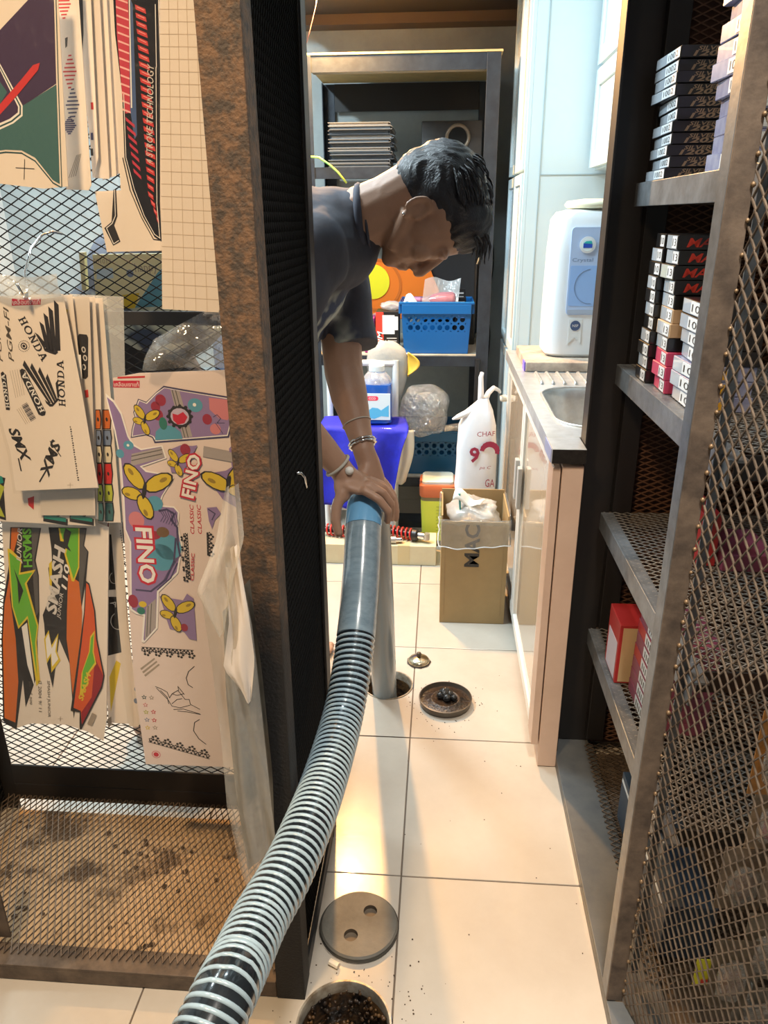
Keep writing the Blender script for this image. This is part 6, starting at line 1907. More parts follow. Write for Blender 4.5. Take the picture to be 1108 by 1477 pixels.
  ('p','green',[-7047,6877,-6887,6717,-6961,6465,-6706,6520,-6886,6307,-6815,5493,-6906,5176,-6992,4466,-6944,5694,-7138,5490,-7172,5869]),
  ('p','ink',[-7023,6589,-6934,6170,-7063,5908,-7007,6338]),
  ('p','whitep',[-7094,5468,-6982,5560,-7031,4867,-7077,4241,-7129,4709]),
  ("@",'silver','JUNIOR',[-6908,6689,-6767,7316],105,0.2,0.02),
  ("@",'green','SMASH',[-6665,7318,-6775,6596],153,-0.2,0.03),
  ('p','ink',[-6293,7341,-5650,7343,-5744,7035,-5685,6929,-5819,6347,-6002,5771,-6041,5278,-6255,4278,-6458,3626,-6352,4772,-6459,5262,-6742,4256,-6764,4755,-6678,5542,-6673,5718,-6455,6129,-6423,6607,-6334,6747,-6308,6966]),
  ('p','greydark',[-5783,7332,-5666,7324,-5762,7034,-5703,6928,-5854,6374,-5988,5858,-5932,6371]),
  ('p','orange',[-6096,6506,-5932,6371,-5966,5801,-6177,4595,-6422,3758,-6342,4834,-6324,5267,-6231,5792]),
  ('p','yellow',[-6125,7331,-5771,7340,-5884,6636,-6014,6374,-6055,6381,-6101,6876,-6025,7086,-6131,7105]),
  ('p','green',[-6100,7332,-5791,7340,-5903,6650,-6015,6419,-6070,6877,-5982,7130,-6087,7138]),
  ('p','ink',[-6004,7335,-5919,7270,-6017,7027,-5976,6921,-6086,6999,-6062,7214]),
  ('p','yellow',[-6395,6690,-6334,6747,-6432,6186,-6451,6299]),
  ("@",'silver','SMASH',[-6521,5753,-6145,7024],192,0.15,0.035),
  ("@",'whitep','110',[-6217,6222,-6082,6686],94,0.2,0.02),
  ("@",'silver','JUNIOR',[-6397,5655,-6255,6149],80,0.2,0.0),
  ('p','yellow',[-6730,5252,-6618,5426,-6617,5127,-6453,5373,-6543,5009,-6506,4827,-6714,4572,-6668,4913,-6764,4755]),
  ('p','whitep',[-6704,5244,-6629,5366,-6622,5066,-6485,5297,-6570,5008,-6539,4857,-6679,4697,-6649,4974,-6742,4848]),
  ('p','ink',[-5811,6403,-5754,6349,-5729,5838,-5772,5289,-5748,4551,-5826,4298,-6364,3366,-6376,3432,-6323,3763,-6487,3787,-6092,5208,-5931,5802]),
  ('p','redorange',[-5804,6361,-5772,6320,-5750,5837,-5796,5288,-5772,4550,-5843,4328,-6320,3501,-6296,3796,-6420,3855,-6060,5209,-5913,5803]),
  ('p','darkred',[-5869,4915,-5772,4550,-5843,4328,-6320,3501,-6290,3764,-6049,4097]),
  ('p','yellow',[-6157,4595,-5959,5032,-5891,5335,-5792,5457,-5872,5036,-5861,4793,-6063,4537,-6060,4381,-6266,4119]),
  ('p','green',[-6131,4628,-5943,5033,-5879,5305,-5817,5397,-5894,5035,-5883,4823,-6075,4568,-6077,4412,-6218,4217]),
  ("@",'yellow','SMASH',[-6268,4023,-6026,4601],95,0.2,0.03),
  ("@",'greytext','SMASH JUNIOR',[-6805,4397,-6922,3621],65,0,0.0),
  ("@",'greytext','ปี 2004 9/ 11',[-6956,4390,-7059,3732],66,0,0.0),
  ("@",'greytext','มิชากร์ ชอง',[-7135,4365,-7205,3877],55,0,0.0),
  ('p','grey',[-6217,3525,-6094,3767,-6015,3724,-6132,3482]),
  ('l','grey',[8,-6703,3649,-6721,3548],[8,-6759,3593,-6666,3598]),
 ]),
 ('sticker_sheet', 'white strip with a red SUZUKI block beside the lightning stickers', 1.092, 'paper', True, 0.0006, [-5903,8019,-5296,7615,-5699,4926,-5917,3520,-6271,3426,-6103,5467], [
  ('p','darkred',[-5404,8135,-5223,8113,-5543,6119,-5824,6173,-5639,7137]),
  ('p','whitep',[-5391,8110,-5245,8093,-5555,6148,-5799,6197,-5619,7138]),
  ('p','labelred',[-5383,8095,-5257,8077,-5562,6170,-5781,6214,-5603,7138]),
  ("@",'whitep','SUZUKI',[-5351,7881,-5681,6181],164,0,0.02),
 ]),
 ('sticker_sheet', 'black sticker sheet with thin ring outlines right of the red block', 1.1, 'paper', True, 0.0006, [-5487,7579,-5197,7403,-5243,6390,-5323,4891,-5447,3376,-5945,3382,-5746,5434], [
  ('p','blackgloss',[-5472,7161,-5322,7138,-5261,6840,-5308,6280,-5320,6137,-5573,6114],[-5606,5983,-5313,5993,-5399,5171,-5426,4916,-5763,4810]),
  ('l','silver',[10,-5364,6436,-5344,6408,-5336,6370,-5342,6329,-5360,6290,-5388,6260,-5422,6244,-5455,6244,-5483,6261,-5501,6291,-5507,6330,-5499,6371,-5479,6409,-5450,6437],[11,-5383,5659,-5353,5615,-5341,5556,-5350,5491,-5378,5429,-5422,5382,-5473,5356,-5524,5356,-5567,5382,-5595,5430,-5604,5491,-5591,5556,-5560,5616,-5515,5660]),
  ("@",'silver','A',[-5538,5898,-5444,5814],91,0,0.0),
  ('p','yellow',[-5786,4371,-5611,4724,-5537,4664,-5739,4021,-5866,3623]),
  ('p','grey',[-5962,3452,-5872,3523,-5884,3356,-5962,3251]),
 ]),
 ('sticker_sheet', 'narrow cream sheet with blue hearts left of the butterfly sheet', 1.098, 'paper', True, 0.0006, [-5334,7530,-5150,7351,-5313,5462,-5315,3428,-5392,3332,-5548,3340,-5462,5456], [
  ('e','slate',[-5310,4146,39,55,0,16],[-5351,3900,40,55,0,16]),
  ('p','ink',[-5198,7231,-5183,7231,-5186,7209,-5201,7209],[-5198,7189,-5183,7189,-5186,7167,-5201,7167],[-5198,7147,-5183,7147,-5186,7125,-5201,7125],[-5199,7104,-5183,7105,-5186,7083,-5202,7083],[-5199,7062,-5183,7063,-5186,7041,-5202,7040],[-5199,7020,-5183,7020,-5186,6998,-5202,6998],[-5199,6977,-5184,6978,-5187,6956,-5202,6955],[-5199,6935,-5184,6935,-5187,6913,-5202,6913],[-5199,6892,-5184,6892,-5187,6870,-5202,6870],[-5199,6849,-5184,6850,-5187,6827,-5202,6827],[-5200,6806,-5184,6807,-5187,6785,-5203,6784],[-5200,6763,-5184,6764,-5187,6741,-5203,6741],[-5200,6720,-5184,6720,-5187,6698,-5203,6698],[-5200,6677,-5184,6677,-5187,6655,-5203,6654],[-5200,6633,-5185,6634,-5188,6612,-5203,6611],[-5200,6590,-5185,6590,-5188,6568,-5203,6568]),
 ]),
 ('sticker_sheet', 'pink sheet of purple and butterfly FINO stickers by the post', 1.068, 'paperpink', True, 0.0006, [-4823,9810,-4424,9885,-2905,9948,-2915,8164,-2932,5722,-3134,2796,-3938,2797,-5177,2790,-5169,4538,-5026,6681,-4900,8577], [
  ('p','labelred',[-4820,9770,-4420,9773,-4433,9668,-4834,9671]),
  ("@",'whitep','เคลือบเงาแท้',[-4813,9720,-4440,9721],73,0,0.0),
  ('p','red',[-4747,9828,-4331,9845,-4335,9818,-4751,9801]),
  ('p','violetdark',[-4065,9701,-3742,9646,-3003,9532,-3020,9322,-3149,8923,-4306,8823,-4333,8908,-4422,8944,-4666,8901,-4634,9035,-4563,9222,-4577,9296,-4476,9503,-4357,9459,-4190,9605]),
  ('p','whitep',[-4063,9676,-3745,9619,-3030,9510,-3044,9333,-3167,8949,-4286,8850,-4320,8922,-4420,8963,-4648,8917,-4620,9035,-4549,9222,-4563,9292,-4468,9487,-4359,9443,-4192,9592]),
  ('p','lavender',[-4060,9667,-3746,9610,-3044,9498,-3058,9335,-3177,8967,-4268,8866,-4307,8932,-4409,8973,-4632,8932,-4606,9036,-4535,9223,-4549,9292,-4461,9471,-4352,9427,-4187,9578]),
  ('p','silvergrey',[-3970,9643,-3836,9622,-3707,8931,-3855,8910]),
  ('l','greydark',[14,-3943,9635,-3826,8920],[14,-3893,9635,-3775,8921]),
  ('p','rose',[-3403,9528,-3045,9494,-3071,9310,-3149,9190,-3273,9216,-3408,9351]),
  ('p','skyblue',[-4291,8871,-4263,9005,-4147,9103,-3986,9095,-3880,8999,-3864,8896]),
  ('e','rosered2',[-4136,9484,82,90,0,16],[-4224,9387,72,79,0,16],[-4202,9261,79,87,0,16]),
  ('e','greenleaf',[-4137,9131,63,97,0,16]),
  ('e','skyblue',[-3619,9413,114,105,0,16]),
  ('e','whitep',[-3629,9421,27,27,0,16]),
  ('e','rosered2',[-3457,9202,73,83,0,16]),
  ('e','rose',[-3344,9053,83,83,0,16]),
  ('l','violetdark',[11,-3362,9238,-3302,9273,-3250,9216,-3313,9146,-3199,9148],[9,-3336,9146,-3236,8985]),
  ('e','ink',[-3870,9240,184,165,0,14]),
  ('e','lavlight',[-3870,9240,142,129,0,14]),
  ('p','labelred',[-3976,9287,-3898,9265,-3812,9312,-3752,9233,-3808,9140,-3914,9115,-3976,9184]),
  ('e','ink',[-3691,9243,28,28,0,6],[-3723,9162,28,28,0,6],[-3796,9101,28,28,0,6],[-3888,9078,28,28,0,6],[-3976,9099,28,28,0,6],[-4035,9157,28,28,0,6],[-4050,9238,28,28,0,6],[-4017,9319,28,28,0,6],[-3945,9378,28,28,0,6],[-3853,9401,28,28,0,6],[-3766,9380,28,28,0,6],[-3707,9323,28,28,0,6],[-4478,9303,129,64,-60,12]),
  ('e','gold',[-4478,9303,114,55,-60,12]),
  ('e','golddark',[-4502,9343,34,17,-60,8]),
  ('e','ink',[-4287,9256,138,69,28,12]),
  ('e','gold',[-4287,9256,122,59,28,12]),
  ('e','golddark',[-4244,9279,37,18,28,8]),
  ('e','ink',[-4515,9166,89,56,-20,12]),
  ('e','gold',[-4515,9166,79,49,-20,12]),
  ('e','golddark',[-4552,9158,24,15,-20,8]),
  ('e','ink',[-4417,9056,115,60,-72,12]),
  ('e','gold',[-4417,9056,102,52,-72,12]),
  ('e','golddark',[-4420,9008,31,16,-72,8]),
  ('e','ink',[-4410,9190,19,79,-15,8]),
  ('p','whitep',[-4961,9584,-4839,9472,-4749,9289,-4692,8940,-4628,8804,-4519,8734,-4183,8794,-4141,8587,-4542,8445,-4469,8383,-4142,8330,-4058,8278,-4269,7977,-4336,7820,-4106,7804,-4037,7705,-4075,7474,-4042,7162,-4064,6958,-4052,7087,-4167,6649,-4526,6296,-4624,5618,-4891,5327,-4933,5350,-4841,5849,-4961,5876,-5052,5947,-4904,7179,-4961,7400,-4915,7913,-4882,8531,-4905,9008,-4948,9356]),
  ('p','lavender',[-4947,9527,-4861,9448,-4771,9266,-4713,8921,-4645,8780,-4527,8710,-4205,8770,-4169,8596,-4579,8454,-4495,8363,-4155,8306,-4088,8268,-4294,7971,-4368,7799,-4119,7779,-4062,7699,-4099,7473,-4072,7161,-4094,6957,-4079,7086,-4192,6666,-4557,6310,-4656,5632,-4886,5365,-4892,5403,-4805,5875,-4940,5908,-5021,5973,-4877,7179,-4936,7400,-4891,7913,-4859,8532,-4882,9008,-4925,9356]),
  ('e','skyblue',[-4712,8786,80,71,0,16]),
  ('e','whitep',[-4720,8786,21,21,0,16]),
  ('e','skyblue',[-4861,8652,62,71,0,16]),
  ('p','silvergrey',[-4681,8650,-4205,8763,-4173,8601,-4722,8451]),
  ('l','greydark',[14,-4686,8612,-4196,8725],[14,-4695,8544,-4204,8658]),
  ('e','rose',[-4743,7560,127,147,0,16]),
  ('e','skyblue',[-4410,7848,126,126,0,16],[-4283,7103,222,222,0,16],[-4420,6919,238,238,0,16]),
  ('e','rosered2',[-4480,7308,103,73,0,16]),
  ('e','brown',[-4339,7363,104,89,0,16]),
  ('l','violetdark',[34,-4357,7723,-4233,7751,-4120,7677,-4180,7574,-4097,7447,-4116,7160,-4101,6957],[32,-4141,7256,-4212,6852,-4385,6524,-4657,6307,-4902,6329],[22,-4161,6825,-4299,6557,-4543,6341],[12,-4354,7748,-4295,7635,-4354,7544],[12,-4311,7742,-4258,7615,-4312,7530],[12,-4269,7735,-4222,7596,-4270,7515],[12,-4226,7728,-4185,7576,-4228,7501],[12,-4183,7722,-4148,7557,-4185,7486],[12,-4140,7715,-4111,7537,-4143,7472],[12,-4097,7708,-4075,7517,-4101,7457]),
  ('e','ink',[-4685,8286,250,124,-60,12]),
  ('e','gold',[-4685,8286,222,107,-60,12]),
  ('e','golddark',[-4731,8365,66,32,-60,8]),
  ('e','ink',[-4313,8193,267,133,28,12]),
  ('e','gold',[-4313,8193,236,114,28,12]),
  ('e','golddark',[-4230,8240,71,34,28,8]),
  ('e','ink',[-4758,8009,173,110,-20,12]),
  ('e','gold',[-4758,8009,153,95,-20,12]),
  ('e','golddark',[-4830,7992,46,28,-20,8]),
  ('e','ink',[-4569,7787,226,118,-72,12]),
  ('e','gold',[-4569,7787,200,102,-72,12]),
  ('e','golddark',[-4575,7690,61,31,-72,8]),
  ('e','ink',[-4553,8058,36,152,-15,8]),
  ('e','rosered2',[-4980,6115,84,123,0,16]),
  ('e','greenleaf',[-4869,5941,70,70,0,16]),
  ('e','gold',[-4825,6065,67,56,0,16]),
  ('p','silvergrey',[-4771,6012,-4590,6173,-4654,5645,-4872,5385]),
  ('l','greydark',[14,-4735,6035,-4829,5456],[14,-4674,6080,-4765,5521]),
  ("@",'labelred','FINO',[-4646,7474,-4688,6413],347,0,0.07),
  ("@",'whitep','FINO',[-4648,7433,-4686,6457],274,0,0.025),
  ('p','lavender',[-4106,8545,-4049,8737,-3902,8799,-3717,8790,-3641,8803,-3703,8695,-3843,8477,-3903,8354,-4091,8363]),
  ('e','rosered2',[-3835,8729,80,94,0,16],[-3825,8597,56,80,0,16]),
  ('e','ink',[-4031,8634,118,59,-60,12]),
  ('e','gold',[-4031,8634,104,51,-60,12]),
  ('e','golddark',[-4054,8671,32,15,-60,8]),
  ('e','ink',[-3855,8590,126,63,28,12]),
  ('e','gold',[-3855,8590,111,54,28,12]),
  ('e','golddark',[-3816,8612,33,16,28,8]),
  ('e','ink',[-4063,8505,81,52,-20,12]),
  ('e','gold',[-4063,8505,72,45,-20,12]),
  ('e','golddark',[-4096,8497,21,13,-20,8]),
  ('e','ink',[-3972,8402,106,55,-72,12]),
  ('e','gold',[-3972,8402,94,48,-72,12]),
  ('e','golddark',[-3974,8358,28,14,-72,8]),
  ('e','ink',[-3967,8528,17,71,-15,8]),
  ("@",'labelred','FINO',[-3885,7935,-3685,8683],256,0,0.07),
  ("@",'whitep','FINO',[-3877,7966,-3693,8654],202,0,0.025),
  ("@",'labelred','CLASSIC',[-3865,7336,-3833,7836],64,0.2,0.01),
  ("@",'labelred','CLASSIC',[-3743,7340,-3718,7838],64,0.2,0.01),
  ('p','silvergrey',[-3549,8788,-3018,8687,-3039,8510,-3576,8606]),
  ('l','greydark',[14,-3554,8745,-3028,8644],[14,-3560,8678,-3034,8578]),
  ('p','lavender',[-3163,8751,-3011,8918,-2863,9060,-2964,7704,-3327,7935,-3410,8069,-3572,8312,-3549,8349,-3239,8403,-3140,8465]),
  ('p','silvergrey',[-3551,8769,-3019,8673,-3038,8525,-3575,8621]),
  ('e','ink',[-3401,8230,264,131,-28,12]),
  ('e','gold',[-3401,8230,234,113,-28,12]),
  ('e','golddark',[-3468,8241,70,34,-28,8]),
  ('e','ink',[-3079,8291,240,140,60,12]),
  ('e','gold',[-3079,8291,213,120,60,12]),
  ('e','golddark',[-3033,8324,63,36,60,8]),
  ('e','ink',[-3077,8089,160,103,0,12]),
  ('e','gold',[-3077,8089,142,89,0,12]),
  ('e','golddark',[-3030,8051,43,27,0,8]),
  ('e','ink',[-3210,8197,35,149,-15,8]),
  ('e','skyblue',[-3020,8813,70,70,0,16]),
  ('p','lavender',[-3590,7791,-3433,7807,-3371,7695,-3477,7591,-3539,7435,-3576,7563]),
  ('l','violetdark',[19,-3569,7766,-3468,7693,-3525,7589]),
  ('l','ink',[10,-3947,7347,-3978,6521]),
  ('f','ink',[-3986,7318,39]),
  ('e','ink',[-3961,7318,17,17,0,6]),
  ('f','ink',[-4014,7259,64]),
  ('e','ink',[-3963,7260,17,17,0,6]),
  ('f','ink',[-3991,7202,40]),
  ('e','ink',[-3965,7203,17,17,0,6]),
  ('f','ink',[-3993,7144,40]),
  ('e','ink',[-3967,7144,17,17,0,6]),
  ('f','ink',[-4021,7085,64]),
  ('e','ink',[-3969,7086,17,17,0,6]),
  ('f','ink',[-3997,7027,40]),
  ('e','ink',[-3972,7027,17,17,0,6]),
  ('f','ink',[-4000,6968,40]),
  ('e','ink',[-3974,6969,17,17,0,6]),
  ('f','ink',[-4028,6908,65]),
  ('e','ink',[-3976,6910,17,17,0,6]),
  ('f','ink',[-4004,6850,40]),
  ('e','ink',[-3979,6850,17,17,0,6]),
  ('f','ink',[-4007,6790,40]),
  ('e','ink',[-3981,6791,17,17,0,6]),
  ('f','ink',[-4035,6730,65]),
  ('e','ink',[-3983,6731,17,17,0,6]),
  ('f','ink',[-4011,6671,40]),
  ('e','ink',[-3985,6671,17,17,0,6]),
  ('f','ink',[-4014,6610,40]),
  ('e','ink',[-3988,6611,18,18,0,6]),
  ('f','ink',[-4042,6549,65]),
  ('e','ink',[-3990,6551,18,18,0,6]),
  ('l','ink',[10,-3631,7368,-3656,6969]),
  ('f','ink',[-3597,7345,39]),
  ('e','ink',[-3620,7344,17,17,0,6]),
  ('f','ink',[-3577,7296,64]),
  ('e','ink',[-3624,7295,17,17,0,6]),
  ('f','ink',[-3603,7246,39]),
  ('e','ink',[-3627,7245,17,17,0,6]),
  ('f','ink',[-3606,7196,39]),
  ('e','ink',[-3630,7195,17,17,0,6]),
  ('f','ink',[-3586,7147,64]),
  ('e','ink',[-3633,7145,17,17,0,6]),
  ('f','ink',[-3613,7096,40]),
  ('e','ink',[-3636,7095,17,17,0,6]),
  ('f','ink',[-3616,7046,40]),
  ('e','ink',[-3639,7045,17,17,0,6]),
  ('f','ink',[-3595,6996,64]),
  ('e','ink',[-3643,6995,17,17,0,6]),
  ("@",'labelred','CLASSIC',[-3948,6522,-3886,7008],55,0,0.01),
  ('p','lavender',[-4524,6221,-4138,6155,-4057,6281,-3956,6194,-3980,5406,-4103,5433,-4187,5571,-4419,5616,-4452,5795,-4468,5918]),
  ('e','ink',[-4386,6101,184,92,-60,12]),
  ('e','gold',[-4386,6101,163,79,-60,12]),
  ('e','golddark',[-4420,6162,49,24,-60,8]),
  ('e','ink',[-4113,6032,195,97,28,12]),
  ('e','gold',[-4113,6032,172,84,28,12]),
  ('e','golddark',[-4053,6070,52,25,28,8]),
  ('e','ink',[-4437,5884,126,80,-20,12]),
  ('e','gold',[-4437,5884,111,69,-20,12]),
  ('e','golddark',[-4489,5870,33,21,-20,8]),
  ('e','ink',[-4298,5713,165,86,-72,12]),
  ('e','gold',[-4298,5713,146,74,-72,12]),
  ('e','golddark',[-4301,5638,44,22,-72,8]),
  ('e','ink',[-4288,5924,27,112,-15,8]),
  ('e','rosered2',[-4164,5650,61,73,0,16]),
  ('l','ink',[11,-4953,5241,-4056,5206]),
  ('f','ink',[-4927,5186,45]),
  ('e','ink',[-4923,5222,20,20,0,6]),
  ('f','ink',[-4870,5129,74]),
  ('e','ink',[-4859,5219,20,20,0,6]),
  ('f','ink',[-4799,5181,46]),
  ('e','ink',[-4794,5217,20,20,0,6]),
  ('f','ink',[-4734,5178,45]),
  ('e','ink',[-4730,5214,20,20,0,6]),
  ('f','ink',[-4677,5121,74]),
  ('e','ink',[-4666,5212,20,20,0,6]),
  ('f','ink',[-4606,5173,45]),
  ('e','ink',[-4602,5209,20,20,0,6]),
  ('f','ink',[-4542,5171,46]),
  ('e','ink',[-4538,5207,20,20,0,6]),
  ('f','ink',[-4484,5114,74]),
  ('e','ink',[-4474,5204,20,20,0,6]),
  ('f','ink',[-4414,5166,46]),
  ('e','ink',[-4410,5202,20,20,0,6]),
  ('f','ink',[-4350,5163,46]),
  ('e','ink',[-4346,5199,20,20,0,6]),
  ('f','ink',[-4291,5106,74]),
  ('e','ink',[-4282,5197,20,20,0,6]),
  ('f','ink',[-4222,5158,45]),
  ('e','ink',[-4218,5194,20,20,0,6]),
  ('f','ink',[-4158,5156,45]),
  ('e','ink',[-4154,5192,20,20,0,6]),
  ('f','ink',[-4099,5099,74]),
  ('e','ink',[-4090,5189,20,20,0,6]),
  ('p','grey',[-5027,4816,-4756,5036,-4742,5011,-5008,4784],[-5001,4751,-4723,4979,-4709,4954,-4982,4719],[-4974,4687,-4690,4922,-4675,4896,-4955,4654]),
  ('s','tealdark',[-5029,4232,53]),
  ('s','grey',[-4898,4228,53]),
  ('s','rose',[-5026,4072,53]),
  ('s','olive',[-5033,3923,54]),
  ('s','labelred',[-4899,3930,53]),
  ('s','slate',[-5035,3760,54]),
  ('s','labelred',[-4905,3756,54]),
  ('s','gold',[-5044,3592,54]),
  ('s','grey',[-4907,3599,54]),
  ('l','ink',[12,-4802,4461,-4701,4415,-4606,4353,-4576,4236,-4522,4323,-4413,4395,-4351,4297,-4302,4215,-4229,4218,-4219,4117,-4060,4022],[12,-4786,4428,-4673,4282,-4609,4200,-4551,4067,-4408,4039,-4227,4099],[12,-4522,4323,-4439,4293,-4318,4332],[12,-4545,4118,-4448,4208,-4358,4229],[12,-4529,3999,-4352,4015,-4069,3925],[12,-4460,3968,-4300,3959,-4056,3912],[12,-4398,4396,-4404,4479,-4306,4316],[12,-4719,4381,-4618,4251,-4604,4115],[14,-4074,4889,-4184,4786,-4238,4652,-4218,4521,-4146,4464],[15,-4086,3807,-4181,3740,-4217,3563,-4136,3391,-4019,3284],[12,-5064,3289,-3983,2962]),
  ('f','ink',[-5014,3335,48]),
  ('e','ink',[-5023,3297,21,21,0,6]),
  ('f','ink',[-4931,3369,79]),
  ('e','ink',[-4952,3275,21,21,0,6]),
  ('f','ink',[-4870,3291,48]),
  ('e','ink',[-4880,3254,21,21,0,6]),
  ('f','ink',[-4799,3270,48]),
  ('e','ink',[-4808,3232,21,21,0,6]),
  ('f','ink',[-4716,3304,79]),
  ('e','ink',[-4736,3210,21,21,0,6]),
  ('f','ink',[-4655,3226,48]),
  ('e','ink',[-4664,3188,21,21,0,6]),
  ('f','ink',[-4583,3204,48]),
  ('e','ink',[-4592,3167,21,21,0,6]),
  ('f','ink',[-4500,3239,78]),
  ('e','ink',[-4520,3145,21,21,0,6]),
  ('f','ink',[-4439,3161,48]),
  ('e','ink',[-4448,3123,21,21,0,6]),
  ('f','ink',[-4367,3139,48]),
  ('e','ink',[-4376,3101,21,21,0,6]),
  ('f','ink',[-4285,3174,78]),
  ('e','ink',[-4304,3079,21,21,0,6]),
  ('f','ink',[-4223,3095,48]),
  ('e','ink',[-4232,3057,21,21,0,6]),
  ('f','ink',[-4151,3074,48]),
  ('e','ink',[-4160,3036,21,21,0,6]),
  ('f','ink',[-4069,3109,78]),
  ('e','ink',[-4088,3014,21,21,0,6]),
  ('f','ink',[-4007,3030,48]),
  ('e','ink',[-4015,2992,21,21,0,6]),
  ('e','rose',[-4955,3018,82,82,0,16]),
  ('e','paperpink',[-4955,3018,67,67,0,16]),
  ('e','labelred',[-4955,3018,49,49,0,16]),
 ]),
 ('printed_pouch', 'pale yellow printed pouch with a blue corner behind the mesh', 1.262, 'paperyellow', False, 0.012, [-5756,11450,-4577,11464,-4656,10624,-5811,10585], [
  ('p','skyblue',[-5144,10605,-4688,11165,-4596,11236,-4660,10624]),
  ('p','yellow',[-5350,10806,-5035,10843,-5145,10594,-5360,10594]),
  ('p','paleblue',[-5715,11220,-5443,11237,-5447,11077,-5739,11059]),
  ('e','slate',[-5156,11152,61,61,0,16]),
  ("@",'grey','happy',[-5063,11219,-4680,11236],182,0,0.0),
  ("@",'grey','501013',[-5754,11344,-5459,11344],77,0,0.0),
 ]),
 ('printed_pouch', 'narrow cream pouch left of the pale yellow one behind the mesh', 1.262, 'paperyellow', False, 0.01, [-5981,11486,-5896,11485,-5942,10878,-6020,10878], [
 ]),
]
PC = dict(paper=(.76, .67, .58), paper2=(.68, .60, .52), paperpink=(.72, .60, .55), paperyellow=(.70, .66, .40), whitep=(.80, .77, .73), ink=(.022, .018, .017), blackgloss=(.012, .011, .012),
          purple=(.045, .022, .065), teal=(.045, .125, .125), tealdark=(.02, .07, .075), red=(.55, .03, .03), rosered=(.50, .03, .06), pinkpale=(.80, .42, .40), bluestrip=(.05, .10, .24),
          navy=(.05, .05, .12), grey=(.34, .28, .22), silver=(.62, .58, .54), gridtan=(.56, .44, .32), labelred=(.52, .015, .04), greytext=(.10, .08, .06), yellow=(.68, .50, .03), gold=(.62, .45, .03),
          golddark=(.30, .20, .02), olive=(.25, .22, .04), cream=(.66, .58, .42), slate=(.17, .22, .33), orange=(.60, .14, .02), redorange=(.62, .09, .02), darkred=(.28, .012, .02), green=(.13, .42, .03),
          yellowgreen=(.42, .46, .04), teal2=(.01, .24, .19), greydark=(.10, .09, .085), lavender=(.26, .18, .36), lavlight=(.50, .42, .56), violetdark=(.06, .05, .12), rose=(.58, .20, .22),
          rosered2=(.30, .025, .05), skyblue=(.09, .30, .42), paleblue=(.5, .62, .7), silvergrey=(.36, .32, .31), greenleaf=(.03, .17, .13), brown=(.16, .09, .04))
M_sleeve_f = clear('sleeve_film', (.96, .96, .95), gloss=.03, haze=.008, rough=.25, bump=.7, bscale=16)


def pm(c):
    if c == 'film':
        return clear('blank_sleeve', (.93, .92, .88), gloss=.10, haze=.25, bump=.5, bscale=24)
    return mat('print_' + c, PC[c], .42 if c != 'blackgloss' else .12)


